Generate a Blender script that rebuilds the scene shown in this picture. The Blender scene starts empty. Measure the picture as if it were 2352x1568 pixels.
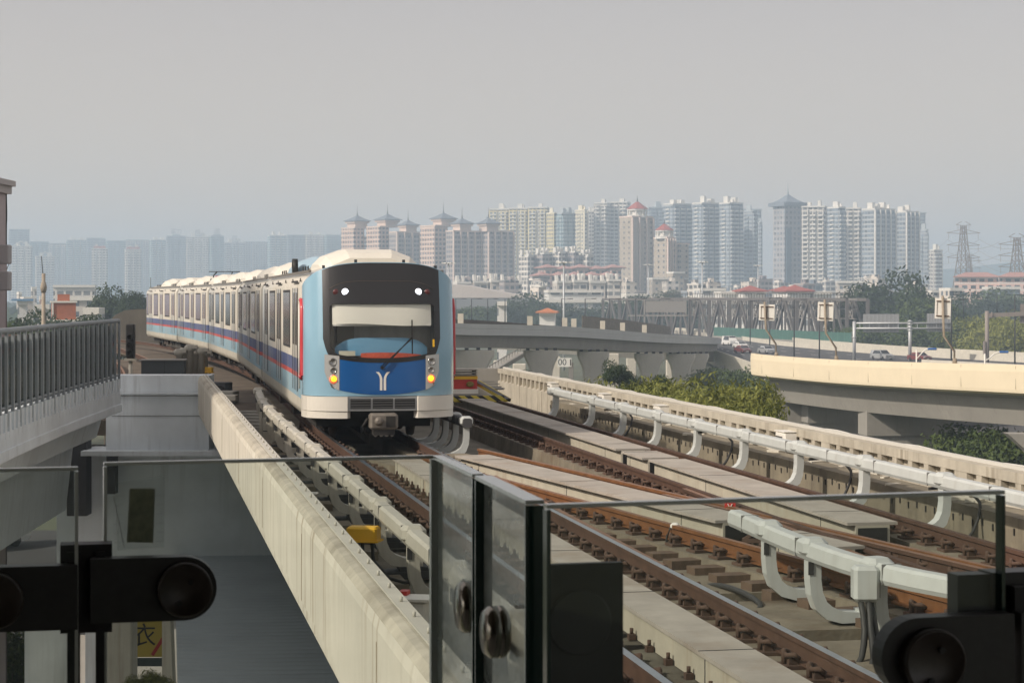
import bpy, bmesh, math, random
import numpy as np
from mathutils import Vector, Matrix
R = math.radians
scene = bpy.context.scene
col = scene.collection
random.seed(7)

# ---------------------------------------------------------------- camera, sky, sun, exposure
F, U0, V0, H = 4559.0, 1176.0, 680.0, 2.7     # focal length in px of a 2352 px wide view, centre column, horizon row, eye height above the rails
cam_data = bpy.data.cameras.new("Camera")
cam = bpy.data.objects.new("Camera", cam_data)
col.objects.link(cam)
cam.location = (0, 0, H)
cam.rotation_euler = (R(90), 0, 0)
cam_data.sensor_width = 36.0
cam_data.lens = 36.0 * F / 2352.0
cam_data.shift_y = -(784.0 - V0) / 2352.0
cam_data.clip_start = 0.1
cam_data.clip_end = 9000.0
cam_data.dof.use_dof = True
cam_data.dof.focus_distance = 45.0
cam_data.dof.aperture_fstop = 26.0
scene.camera = cam

SUN_EL, SUN_BACK = R(34), R(30)
SUN = Vector((-math.cos(SUN_BACK) * math.cos(SUN_EL), -math.sin(SUN_BACK) * math.cos(SUN_EL), math.sin(SUN_EL)))
world = bpy.data.worlds.new("World")
scene.world = world
world.use_nodes = True
wn = world.node_tree
wbg = wn.nodes["Background"]
sky = wn.nodes.new("ShaderNodeTexSky")
sky.sky_type = 'NISHITA'
sky.sun_disc = False
sky.sun_elevation = SUN_EL
sky.sun_rotation = math.atan2(SUN.x, SUN.y)
sky.air_density = 1.0
sky.dust_density = 5.0
sky.ozone_density = 1.0
hsv = wn.nodes.new("ShaderNodeHueSaturation")
hsv.inputs["Saturation"].default_value = 0.6
wn.links.new(sky.outputs[0], hsv.inputs["Color"])
veil = wn.nodes.new("ShaderNodeMix"); veil.data_type = 'RGBA'          # thin even overcast in front of the clear sky
veil.inputs[0].default_value = 0.62
wtc = wn.nodes.new("ShaderNodeTexCoord"); wsx = wn.nodes.new("ShaderNodeSeparateXYZ"); wn.links.new(wtc.outputs["Generated"], wsx.inputs[0])
wmr = wn.nodes.new("ShaderNodeMapRange"); wmr.inputs[1].default_value = 0.0; wmr.inputs[2].default_value = 0.16; wn.links.new(wsx.outputs[2], wmr.inputs[0])
grey = wn.nodes.new("ShaderNodeMix"); grey.data_type = 'RGBA'; grey.inputs[6].default_value = (8.1, 6.8, 5.5, 1); grey.inputs[7].default_value = (4.6, 3.95, 3.6, 1)
wn.links.new(wmr.outputs[0], grey.inputs[0]); wn.links.new(grey.outputs[2], veil.inputs[7])
wn.links.new(hsv.outputs[0], veil.inputs[6])
wn.links.new(veil.outputs[2], wbg.inputs["Color"])
wbg.inputs["Strength"].default_value = 0.13

sun_data = bpy.data.lights.new("Sun", 'SUN')
sun_data.energy = 3.5
sun_data.angle = R(1.2)
sun_data.color = (1.0, 0.88, 0.75)
sun = bpy.data.objects.new("Sun", sun_data)
col.objects.link(sun)
sun.rotation_euler = SUN.to_track_quat('Z', 'Y').to_euler()
sun.location = (-200, -100, 200)

scene.view_settings.view_transform = 'Standard'
scene.view_settings.look = 'None'
scene.view_settings.gamma = 1.0
scene.view_settings.exposure = 0.12
scene.view_settings.use_curve_mapping = False
scene.cycles.use_denoising = True
scene.cycles.max_bounces = 8
scene.cycles.transparent_max_bounces = 24
scene.cycles.volume_bounces = 1
scene.cycles.caustics_reflective = False
scene.cycles.caustics_refractive = False

# ---------------------------------------------------------------- helpers
def G(u, v, z):
    Y = F * (H - z) / (v - V0)
    return Vector(((u - U0) / F * Y, Y, z))
def X_at(u, Y): return (u - U0) / F * Y
def Z_at(v, Y): return H + (V0 - v) / F * Y

MATS = {}
def mat(name, c=(.5, .5, .5), rough=.8, metal=0.0, var=0.0, vscale=1.0, streak=0.0, bump=0.0, emit=None, strength=1.0,
        dirt=(.09, .075, .06), coat=0.0, spec=0.5, blotch=0.0):
    if name in MATS: return MATS[name]
    m = bpy.data.materials.new(name); m.use_nodes = True
    nt = m.node_tree; b = nt.nodes["Principled BSDF"]
    b.inputs["Base Color"].default_value = (*c, 1)
    b.inputs["Roughness"].default_value = rough
    b.inputs["Metallic"].default_value = metal
    b.inputs["Coat Weight"].default_value = coat
    b.inputs["Coat Roughness"].default_value = .08
    b.inputs["Specular IOR Level"].default_value = spec
    if emit:
        b.inputs["Emission Color"].default_value = (*emit, 1)
        b.inputs["Emission Strength"].default_value = strength
    if var or streak or bump or blotch:
        tc = nt.nodes.new("ShaderNodeTexCoord")
        n1 = nt.nodes.new("ShaderNodeTexNoise"); n1.inputs["Scale"].default_value = vscale
        n1.inputs["Detail"].default_value = 8; n1.inputs["Roughness"].default_value = .65
        nt.links.new(tc.outputs["Object"], n1.inputs["Vector"])
        mr = nt.nodes.new("ShaderNodeMapRange")
        mr.inputs[1].default_value = .25; mr.inputs[2].default_value = .75
        mr.inputs[3].default_value = 1 - var; mr.inputs[4].default_value = 1 + var
        nt.links.new(n1.outputs[0], mr.inputs[0])
        mx = nt.nodes.new("ShaderNodeMix"); mx.data_type = 'RGBA'; mx.blend_type = 'MULTIPLY'
        mx.inputs[0].default_value = 1
        mx.inputs[6].default_value = (*c, 1)
        nt.links.new(mr.outputs[0], mx.inputs[7])
        last = mx.outputs[2]
        if blotch:
            n3 = nt.nodes.new("ShaderNodeTexNoise"); n3.inputs["Scale"].default_value = vscale * .35
            n3.inputs["Detail"].default_value = 6; n3.inputs["Roughness"].default_value = .7
            nt.links.new(tc.outputs["Object"], n3.inputs["Vector"])
            r3 = nt.nodes.new("ShaderNodeMapRange"); r3.inputs[1].default_value = .5; r3.inputs[2].default_value = .68
            r3.inputs[3].default_value = 0; r3.inputs[4].default_value = blotch
            nt.links.new(n3.outputs[0], r3.inputs[0])
            x3 = nt.nodes.new("ShaderNodeMix"); x3.data_type = 'RGBA'
            x3.inputs[7].default_value = (*dirt, 1)
            nt.links.new(r3.outputs[0], x3.inputs[0]); nt.links.new(last, x3.inputs[6]); last = x3.outputs[2]
        if streak:
            mp = nt.nodes.new("ShaderNodeMapping"); mp.inputs["Scale"].default_value = (5.5, 5.5, .35)
            nt.links.new(tc.outputs["Object"], mp.inputs["Vector"])
            n2 = nt.nodes.new("ShaderNodeTexNoise"); n2.inputs["Scale"].default_value = 1.0
            n2.inputs["Detail"].default_value = 5; n2.inputs["Roughness"].default_value = .6
            nt.links.new(mp.outputs[0], n2.inputs["Vector"])
            r2 = nt.nodes.new("ShaderNodeMapRange"); r2.inputs[1].default_value = .52; r2.inputs[2].default_value = .78
            r2.inputs[3].default_value = 0; r2.inputs[4].default_value = streak
            nt.links.new(n2.outputs[0], r2.inputs[0])
            n5 = nt.nodes.new("ShaderNodeTexNoise"); n5.inputs["Scale"].default_value = .38; n5.inputs["Detail"].default_value = 3     # streaks come in patches
            nt.links.new(tc.outputs["Object"], n5.inputs["Vector"])
            r5 = nt.nodes.new("ShaderNodeMapRange"); r5.inputs[1].default_value = .38; r5.inputs[2].default_value = .62; r5.inputs[3].default_value = .12; r5.inputs[4].default_value = 1.25
            nt.links.new(n5.outputs[0], r5.inputs[0])
            mu = nt.nodes.new("ShaderNodeMath"); mu.operation = 'MULTIPLY'; mu.use_clamp = True
            nt.links.new(r2.outputs[0], mu.inputs[0]); nt.links.new(r5.outputs[0], mu.inputs[1])
            x2 = nt.nodes.new("ShaderNodeMix"); x2.data_type = 'RGBA'
            x2.inputs[7].default_value = (*dirt, 1)
            nt.links.new(mu.outputs[0], x2.inputs[0]); nt.links.new(last, x2.inputs[6]); last = x2.outputs[2]
        nt.links.new(last, b.inputs["Base Color"])
        if bump:
            bp = nt.nodes.new("ShaderNodeBump"); bp.inputs["Strength"].default_value = bump; bp.inputs["Distance"].default_value = .02
            n4 = nt.nodes.new("ShaderNodeTexNoise"); n4.inputs["Scale"].default_value = vscale * 12; n4.inputs["Detail"].default_value = 6
            nt.links.new(tc.outputs["Object"], n4.inputs["Vector"])
            nt.links.new(n4.outputs[0], bp.inputs["Height"]); nt.links.new(bp.outputs[0], b.inputs["Normal"])
    MATS[name] = m
    return m

def glass_mat(name, tint, gloss_rough=.02, ior=1.45, haze_mix=0.0, haze_col=(.3, .33, .32)):
    if name in MATS: return MATS[name]
    m = bpy.data.materials.new(name); m.use_nodes = True
    nt = m.node_tree; nt.nodes.clear()
    out = nt.nodes.new("ShaderNodeOutputMaterial")
    tr = nt.nodes.new("ShaderNodeBsdfTransparent"); tr.inputs[0].default_value = (*tint, 1)
    gl = nt.nodes.new("ShaderNodeBsdfGlossy"); gl.inputs["Roughness"].default_value = gloss_rough
    gl.inputs["Color"].default_value = (.95, .97, .97, 1)
    fr = nt.nodes.new("ShaderNodeFresnel"); ge = nt.nodes.new("ShaderNodeNewGeometry")
    io = nt.nodes.new("ShaderNodeMix"); io.inputs[2].default_value = ior; io.inputs[3].default_value = 1 / ior    # same reflectance from both sides of the thin sheet
    nt.links.new(ge.outputs["Backfacing"], io.inputs[0]); nt.links.new(io.outputs[0], fr.inputs[0])
    mx = nt.nodes.new("ShaderNodeMixShader")
    nt.links.new(fr.outputs[0], mx.inputs[0]); nt.links.new(tr.outputs[0], mx.inputs[1]); nt.links.new(gl.outputs[0], mx.inputs[2])
    last = mx.outputs[0]
    if haze_mix:
        df = nt.nodes.new("ShaderNodeBsdfDiffuse"); df.inputs[0].default_value = (*haze_col, 1)
        m2 = nt.nodes.new("ShaderNodeMixShader")
        tc = nt.nodes.new("ShaderNodeTexCoord")
        no = nt.nodes.new("ShaderNodeTexNoise"); no.inputs["Scale"].default_value = 6; no.inputs["Detail"].default_value = 4
        mp = nt.nodes.new("ShaderNodeMapping"); mp.inputs["Scale"].default_value = (1, 1, 3)
        nt.links.new(tc.outputs["Object"], mp.inputs[0]); nt.links.new(mp.outputs[0], no.inputs["Vector"])
        mr = nt.nodes.new("ShaderNodeMapRange"); mr.inputs[1].default_value = .3; mr.inputs[2].default_value = .7
        mr.inputs[3].default_value = haze_mix * .5; mr.inputs[4].default_value = haze_mix * 1.5
        nt.links.new(no.outputs[0], mr.inputs[0]); nt.links.new(mr.outputs[0], m2.inputs[0])
        nt.links.new(last, m2.inputs[1]); nt.links.new(df.outputs[0], m2.inputs[2]); last = m2.outputs[0]
    nt.links.new(last, out.inputs[0])
    MATS[name] = m
    return m

class MB:
    """collects faces; build() links them as one mesh object"""
    def __init__(s): s.v = []; s.f = []; s.m = []; s.sm = []
    def face(s, pts, m=0, smooth=False):
        i = len(s.v); s.v.extend([tuple(p) for p in pts]); s.f.append(tuple(range(i, i + len(pts)))); s.m.append(m); s.sm.append(smooth)
    def idx(s, verts, faces, m=0, smooth=False):
        i = len(s.v); s.v.extend([tuple(p) for p in verts])
        for f in faces: s.f.append(tuple(i + k for k in f)); s.m.append(m); s.sm.append(smooth)
        return s
    def hexa(s, b, t, m=0):
        s.idx(list(b) + list(t), [(3, 2, 1, 0), (4, 5, 6, 7), (0, 1, 5, 4), (1, 2, 6, 5), (2, 3, 7, 6), (3, 0, 4, 7)], m); return s
    def box(s, c, d, rz=0.0, m=0, taper=1.0):
        x, y, z = d[0] / 2, d[1] / 2, d[2] / 2
        cs, sn = math.cos(rz), math.sin(rz)
        def P(px, py, pz): return (c[0] + px * cs - py * sn, c[1] + px * sn + py * cs, c[2] + pz)
        b = [P(-x, -y, -z), P(x, -y, -z), P(x, y, -z), P(-x, y, -z)]
        t = [P(-x * taper, -y * taper, z), P(x * taper, -y * taper, z), P(x * taper, y * taper, z), P(-x * taper, y * taper, z)]
        return s.hexa(b, t, m)
    def bbox(s, c, d, r=.02, rz=0.0, m=0):
        """box with chamfered vertical edges and top"""
        x, y, z = d[0] / 2, d[1] / 2, d[2] / 2
        r = min(r, x * .6, y * .6, z * .9)
        cs, sn = math.cos(rz), math.sin(rz)
        def P(px, py, pz): return (c[0] + px * cs - py * sn, c[1] + px * sn + py * cs, c[2] + pz)
        def ring(q, zz): return [P(-x + q, -y, zz), P(x - q, -y, zz), P(x, -y + q, zz), P(x, y - q, zz), P(x - q, y, zz), P(-x + q, y, zz), P(-x, y - q, zz), P(-x, -y + q, zz)]
        def inner(zz):
            xi, yi = x - r, y - r; q = r * .5
            return [P(-xi + q, -yi, zz), P(xi - q, -yi, zz), P(xi, -yi + q, zz), P(xi, yi - q, zz), P(xi - q, yi, zz), P(-xi + q, yi, zz), P(-xi, yi - q, zz), P(-xi, -yi + q, zz)]
        s.loft([inner(-z), ring(r, -z + r), ring(r, z - r), inner(z)], m=m)
        return s
    def loft(s, rings, caps=True, m=0, smooth=False, closed=True):
        n = len(rings[0]); i0 = len(s.v)
        for r in rings: s.v.extend([tuple(p) for p in r])
        for k in range(len(rings) - 1):
            for j in range(n if closed else n - 1):
                a, b = i0 + k * n + j, i0 + k * n + (j + 1) % n
                s.f.append((a, b, b + n, a + n)); s.m.append(m); s.sm.append(smooth)
        if caps:
            s.f.append(tuple(i0 + j for j in reversed(range(n)))); s.m.append(m); s.sm.append(False)
            e = i0 + (len(rings) - 1) * n
            s.f.append(tuple(e + j for j in range(n))); s.m.append(m); s.sm.append(False)
        return s
    def bar(s, p, q, w, h=None, m=0, up=(0, 0, 1)):
        h = h or w
        p, q = Vector(p), Vector(q); d = (q - p).normalized(); up = Vector(up)
        if abs(d.dot(up)) > .98: up = Vector((0, 1, 0))
        a = d.cross(up).normalized() * w / 2; b = a.cross(d).normalized() * h / 2
        s.loft([[p - a - b, p + a - b, p + a + b, p - a + b], [q - a - b, q + a - b, q + a + b, q - a + b]], m=m); return s
    def tube(s, pts, r, n=8, m=0, r2=None, smooth=True):
        pts = [Vector(p) for p in pts]; rings = []
        for i, p in enumerate(pts):
            d = (pts[min(i + 1, len(pts) - 1)] - pts[max(i - 1, 0)]).normalized()
            up = Vector((0, 0, 1)) if abs(d.z) < .95 else Vector((0, 1, 0))
            a = d.cross(up).normalized(); b = a.cross(d)
            rr = r if r2 is None else r + (r2 - r) * i / (len(pts) - 1)
            rings.append([p + a * rr * math.cos(2 * math.pi * k / n) + b * rr * math.sin(2 * math.pi * k / n) for k in range(n)])
        s.loft(rings, m=m, smooth=smooth); return s
    def lathe(s, prof, c=(0, 0, 0), n=16, m=0, axis='z', smooth=True):
        rings = []
        for r, h in prof:
            ring = []
            for k in range(n):
                a = 2 * math.pi * k / n; x, y = r * math.cos(a), r * math.sin(a)
                p = (x, y, h) if axis == 'z' else ((x, h, y) if axis == 'y' else (h, x, y))
                ring.append((c[0] + p[0], c[1] + p[1], c[2] + p[2]))
            rings.append(ring)
        s.loft(rings, m=m, smooth=smooth); return s
    def sweep(s, path, prof, m=0, caps=True, smooth=False, mats=None):
        """path: (x, y, z) points; prof: closed (offset to the right, z) polygon"""
        N = len(path); n = len(prof); i0 = len(s.v)
        for i in range(N):
            a, b = Vector(path[max(i - 1, 0)]), Vector(path[min(i + 1, N - 1)])
            d = Vector((b.x - a.x, b.y - a.y)).normalized(); r = Vector((d.y, -d.x)); p = path[i]
            for o, z in prof: s.v.append((p[0] + r.x * o, p[1] + r.y * o, p[2] + z))
        for i in range(N - 1):
            for j in range(n):
                a, b = i0 + i * n + j, i0 + i * n + (j + 1) % n
                s.f.append((a, a + n, b + n, b)); s.m.append(mats[j] if mats else m); s.sm.append(smooth)
        if caps:
            s.f.append(tuple(i0 + j for j in range(n))); s.m.append(m); s.sm.append(False)
            e = i0 + (N - 1) * n
            s.f.append(tuple(e + j for j in reversed(range(n)))); s.m.append(m); s.sm.append(False)
        return s
    def prism(s, poly, z0, z1, m=0):
        s.loft([[(x, y, z0) for x, y in poly], [(x, y, z1) for x, y in poly]], m=m); return s
    def build(s, name, mats, parent=None, loc=None, rz=0.0, recalc=True):
        me = bpy.data.meshes.new(name)
        me.from_pydata([tuple(map(float, p)) for p in s.v], [], s.f)
        if not isinstance(mats, (list, tuple)): mats = [mats]
        for m in mats: me.materials.append(m)
        me.polygons.foreach_set("material_index", s.m)
        me.polygons.foreach_set("use_smooth", s.sm)
        if recalc:
            bm = bmesh.new(); bm.from_mesh(me)
            bmesh.ops.recalc_face_normals(bm, faces=bm.faces); bm.to_mesh(me); bm.free()
        me.update()
        o = bpy.data.objects.new(name, me); col.objects.link(o)
        if parent: o.parent = parent
        if loc is not None: o.location = loc
        o.rotation_euler.z = rz
        return o

def tag(o, label, cat, group=None, kind=None):
    o["label"] = label; o["category"] = cat
    if group: o["group"] = group
    if kind: o["kind"] = kind
    return o
def struct(o, kind="structure"):
    o["kind"] = kind; return o
def empty(name, loc, rz=0.0, label=None, cat=None, group=None):
    o = bpy.data.objects.new(name, None); col.objects.link(o)
    o.location = loc; o.rotation_euler = (0, 0, rz); o.empty_display_size = .5
    if label: tag(o, label, cat, group)
    return o
def children(o): return [c for c in bpy.data.objects if c.parent == o]
def copy_tree(o, parent=None, kids=None):
    kids = kids or {}
    c = o.copy(); col.objects.link(c)
    if parent: c.parent = parent
    for ch in o.children:
        copy_tree(ch, c)
    return c
def spline(pts, step):
    """Catmull-Rom through (x, y[, z]) points, resampled about every step metres"""
    P = [Vector((*p, 0)) if len(p) == 2 else Vector(p) for p in pts]
    P = [P[0] * 2 - P[1]] + P + [P[-1] * 2 - P[-2]]
    out = []
    for i in range(1, len(P) - 2):
        n = max(1, int(round((P[i + 1] - P[i]).length / step)))
        for k in range(n):
            t = k / n
            out.append(.5 * ((2 * P[i]) + (P[i + 1] - P[i - 1]) * t + (2 * P[i - 1] - 5 * P[i] + 4 * P[i + 1] - P[i + 2]) * t * t
                             + (3 * P[i] - P[i - 1] - 3 * P[i + 1] + P[i + 2]) * t ** 3))
    out.append(P[-2])
    return out
def offset(path, o, dz=0.0):
    out = []
    for i, p in enumerate(path):
        a, b = path[max(i - 1, 0)], path[min(i + 1, len(path) - 1)]
        d = Vector((b.x - a.x, b.y - a.y)).normalized()
        out.append(Vector((p.x + d.y * o, p.y - d.x * o, p.z + dz)))
    return out
def along(path, step, start=0.0):
    """(point, heading angle) every step metres"""
    out = []; need = start; acc = 0
    for i in range(len(path) - 1):
        d = path[i + 1] - path[i]; L = d.length
        while need <= acc + L + 1e-9:
            t = (need - acc) / L
            out.append((path[i] + d * t, math.atan2(d.y, d.x))); need += step
        acc += L
    return out
def clip(path, y0, y1):
    ys = [p.y for p in path]
    def at(y): return Vector((np.interp(y, ys, [p.x for p in path]), y, np.interp(y, ys, [p.z for p in path])))
    y0, y1 = max(y0, ys[0]), min(y1, ys[-1])
    return [at(y0)] + [p for p in path if y0 + .05 < p.y < y1 - .05] + [at(y1)]

# ---------------------------------------------------------------- palette
concrete = mat("concrete", (.40, .385, .345), .9, var=.16, vscale=.9, streak=.35, bump=.15)
concrete_light = mat("concrete_light", (.56, .53, .45), .85, var=.10, vscale=.7, streak=.30, bump=.1, dirt=(.2, .17, .12))
concrete_cream = mat("concrete_cream", (.60, .57, .49), .85, var=.14, vscale=.6, streak=1.0, blotch=.22, bump=.08, dirt=(.27, .21, .14))
concrete_old = mat("concrete_old", (.21, .185, .135), .95, var=.3, vscale=1.2, streak=.75, bump=.4, dirt=(.06, .052, .04), blotch=.5)
concrete_wall = mat("concrete_wall", (.46, .425, .35), .9, var=.22, vscale=1.6, streak=.9, blotch=.3, bump=.2, dirt=(.16, .13, .09))
concrete_blue = mat("concrete_blue", (.70, .755, .79), .85, var=.10, vscale=.8, streak=.45, bump=.1, dirt=(.33, .34, .34), blotch=.25)
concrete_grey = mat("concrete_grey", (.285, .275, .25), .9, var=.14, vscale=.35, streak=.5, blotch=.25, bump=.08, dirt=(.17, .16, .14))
concrete_stain = mat("concrete_stain", (.43, .40, .33), .9, var=.3, vscale=2.2, blotch=.7, dirt=(.20, .175, .13), bump=.15)
concrete_pier = mat("concrete_pier", (.55, .53, .48), .9, var=.1, vscale=.35, streak=.25, bump=.08, dirt=(.22, .2, .17))
concrete_ramp = mat("concrete_ramp", (.50, .515, .51), .9, var=.08, vscale=.3, streak=.2, dirt=(.28, .28, .27))
concrete_dark = mat("concrete_dark", (.12, .105, .085), .95, var=.25, vscale=.8, streak=.5, bump=.2, dirt=(.04, .035, .03))
bed = mat("track_bed_concrete", (.185, .172, .135), .95, var=.38, vscale=1.6, bump=.4, blotch=.8, dirt=(.065, .048, .034))
plinth_m = mat("plinth_concrete", (.19, .165, .122), .95, var=.35, vscale=1.9, streak=.6, bump=.35, blotch=.75, dirt=(.11, .07, .04))
rust = mat("rusty_rail_steel", (.085, .048, .033), .75, var=.35, vscale=4.0, bump=.1, spec=.3)
rust_orange = mat("orange_rail_steel", (.17, .075, .03), .7, var=.35, vscale=5.0, bump=.1, spec=.3)
shiny = mat("worn_rail_head", (.40, .42, .45), .28, metal=.9, var=.15, vscale=6)
rust_head = mat("rusty_rail_head", (.24, .12, .06), .5, metal=.3, var=.3, vscale=5)
clip_m = mat("rail_clip_iron", (.085, .05, .034), .85, var=.35, vscale=9)
timber = mat("brown_timber", (.12, .08, .054), .9, var=.3, vscale=6)
cover_m = mat("reaction_plate_cover", (.37, .34, .295), .8, var=.2, vscale=2.2, dirt=(.22, .15, .09), blotch=.5)
cover_side = mat("reaction_plate_side", (.44, .41, .33), .8, var=.16, vscale=2.2, streak=.6, dirt=(.25, .15, .08))
plastic = mat("pale_grey_plastic", (.52, .545, .525), .45, var=.09, vscale=3, coat=.15, streak=.4, dirt=(.33, .31, .26))
plastic_cream = mat("cream_plastic", (.47, .45, .385), .5, var=.1, vscale=3, streak=.5, dirt=(.27, .23, .17))
black_m = mat("black_rubber", (.012, .012, .012), .6)
cable_m = mat("grey_black_cable", (.035, .035, .034), .6)
dark_iron = mat("dark_iron", (.04, .04, .042), .7, var=.2, vscale=8)
white_paint = mat("white_paint", (.78, .76, .70), .5, var=.04, vscale=2)
yellow_paint = mat("yellow_paint", (.75, .43, .02), .5, var=.06, vscale=4)
red_paint = mat("red_paint", (.50, .035, .03), .45, var=.1, vscale=4)
galv = mat("galvanised_steel", (.50, .52, .53), .5, metal=.3, var=.08, vscale=1.0)
lamp_black = mat("black_lamp_post", (.028, .03, .033), .6)
asphalt = mat("asphalt", (.07, .07, .072), .95, var=.15, vscale=.12, blotch=.4, dirt=(.05, .05, .05))
soil = mat("ground_soil", (.09, .10, .06), 1.0, var=.4, vscale=.03)
# ---------------------------------------------------------------- large structure: ground, viaducts, track bed
g = MB(); g.box((0, 1500, -13.5), (6000, 5200, 1.0)); struct(g.build("ground", soil))
g = MB(); g.box((-18, 70, -12.99), (60, 110, .02)); struct(g.build("pavement", mat("pale_pavement", (.40, .38, .34), .9, var=.15, vscale=.3)))

PA = [(4.48 - .189 * 6, 6), (4.48 - .189 * 25, 25), (4.48 - .189 * 40, 40), (-5.13, 52.05), (-7.87, 67.35), (-11.2, 82.6), (-15.0, 97.5),
      (-19.3, 112.4), (-23.2, 123), (-28, 132.5), (-34, 140), (-42, 147), (-52, 152)]
A = spline(PA, 1.5)
B = [Vector((8.6 - .189 * y, y, 0)) for y in np.arange(6, 54.6, 1.5)]
Cc = [Vector((10.95 - .35 * y, y, -.003)) for y in np.arange(11.0, 37.6, 1.5)]

# deck of the near viaduct: one piece under track A, one flat piece out to the right wall
d = MB()
d.sweep(clip(A, 6, 43), [(-1.7, -.9), (1.6, -.9), (1.6, -.5), (-2.6, -.5), (-2.6, -.6)])
d.hexa([(4.48 - .189 * 6 + 1.6, 6, -.9), (11.2 - .189 * 6, 6, -.9), (11.2 - .189 * 64, 64, -.9), (4.48 - .189 * 64 + 1.6, 64, -.9)],
       [(4.48 - .189 * 6 + 1.6, 6, -.506), (11.2 - .189 * 6, 6, -.506), (11.2 - .189 * 64, 64, -.506), (4.48 - .189 * 64 + 1.6, 64, -.506)])
struct(d.build("track_bed", bed))
d = MB()
d.sweep(clip(A, 43, 152), [(-1.7, -.9), (1.6, -.9), (1.6, -.5), (-2.6, -.5), (-2.6, -.6)])
d.hexa([(-20, 51.3, -.9), (-7.75, 51.3, -.9), (-17.5, 100, -.9), (-34, 105, -.9)],
       [(-20, 51.3, -.51), (-7.75, 51.3, -.51), (-17.5, 100, -.51), (-34, 105, -.51)])
struct(d.build("side_track_bed", mat("brown_track_bed", (.12, .095, .07), 1, var=.45, vscale=1.5, blotch=.6, dirt=(.05, .04, .03))))

# concrete plinths that carry the rails
p = MB()
for path, y0, y1 in ((A, 6, 60), (B, 6, 54), (Cc, 18, 37)):
    q = clip(path, y0, y1)
    for o in (-.76, .76):
        p.sweep(q, [(o - .29, -.6), (o + .29, -.6), (o + .26, -.205 - (.004 if path is Cc else 0)), (o - .26, -.205 - (.004 if path is Cc else 0))])
struct(p.build("rail_plinths", plinth_m))
p = MB()
for i, (pt, h) in enumerate(along(offset(clip(A, 14, 30), 2.0), 2.3)):
    p.box((pt.x + .1 * math.sin(i * 3), pt.y, -.47), (1.25, 1.75, .30), h - math.pi / 2)
for i, (pt, h) in enumerate(along(offset(clip(A, 14, 48), -1.9), 2.8)):
    p.box((pt.x, pt.y, -.475), (.75, 1.3, .16), h - math.pi / 2)
struct(p.build("concrete_plinth_blocks", plinth_m))

# left parapet of the near viaduct (sunlit outer face)
par = MB()
pa = [Vector((1.76 - .189 * y, y, 0)) for y in np.arange(5, 50.2, 1.5)]
par.sweep(pa, [(-.20, -.26), (-.20, -.16), (-.215, -.15), (-.215, .56), (-.20, .635), (-.16, .685), (-.11, .70), (.02, .70), (.02, -.56), (-.05, -.56), (-.1, -.26)], mats=[0, 0, 0, 0, 1, 1, 1, 1, 0, 0, 0, 0])
parapet = par.build("viaduct_parapet", [concrete_cream, concrete_stain])
tag(parapet, "long cream concrete parapet with sunlit outer face left of the train's track", "parapet")
cap = MB()
cap.sweep(offset(pa, -.09, .703), [(0, 0), (.10, 0), (.10, .012), (0, .012)])
for pt, h in along(offset(pa, -.04, .715), .62): cap.lathe([(.011, 0), (.011, .03), (.004, .036)], pt, 6)
cap.build("capping_strip", mat("capping_strip", (.5, .48, .42), .7, var=.1, vscale=3), parapet)
jn = MB()
for pt, h in along(pa, 5.9, 2.0): jn.box((pt.x - .217, pt.y, .17), (.012, .014, .62), h - math.pi / 2)
jn.build("joint_seam", mat("cream_joint", (.36, .31, .23), .9), parapet)

# right wall with rectangular pockets
rw = MB()
RW = [Vector((11.6 - .189 * y, y, 0)) for y in np.arange(6, 64, .31)]
Lw = [Vector((11.6 - .189 * y, y, 0)) for y in (6, 63.7)]
rw.sweep(Lw, [(.10, -.62), (.32, -.62), (.32, .33), (.10, .33)])
rw.sweep(Lw, [(-.02, .24), (.09, .24), (.09, .34), (.34, .34), (.34, .38), (-.02, .38)])
rw.sweep(Lw, [(-.015, -.62), (.09, -.62), (.09, .03), (-.015, -.02)])
dirw = (Lw[1] - Lw[0]).normalized(); hw_ = math.atan2(dirw.y, dirw.x) - math.pi / 2
for i, (pt, h) in enumerate(along(Lw, .62)):
    big = (i % 9 == 0)
    rw.box((pt.x + .04, pt.y, .12), (.105, .42 if big else .17, .30), hw_)
right_wall = rw.build("pocketed_wall", concrete_wall)
tag(right_wall, "cream precast wall with a row of rectangular pockets on the outer edge of the viaduct", "wall")
wc = MB(); wc.sweep(offset(Lw, .15, .382), [(0, 0), (.06, 0), (.06, .05), (0, .05)])
random.seed(3)
for k in range(16):
    y0 = 8 + k * 3.5; pts = [Vector((11.6 + .2 - .189 * (y0 + t * 1.9), y0 + t * 1.9, .405 + .035 * math.sin(math.pi * t))) for t in (0, .25, .5, .75, 1)]
    wc.tube(pts, .012, 5)
wc.build("wall_cable", mat("pale_cable", (.55, .54, .5), .6), right_wall)
end = MB(); e0 = Vector((11.6 - .189 * 63.7, 63.7, 0))
end.box((e0.x - 1.6, 63.9, -.1), (3.3, .3, .95)); 
tag(end.build("end_wall", concrete_grey), "low grey concrete end wall behind the buffer stop", "wall")

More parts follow.
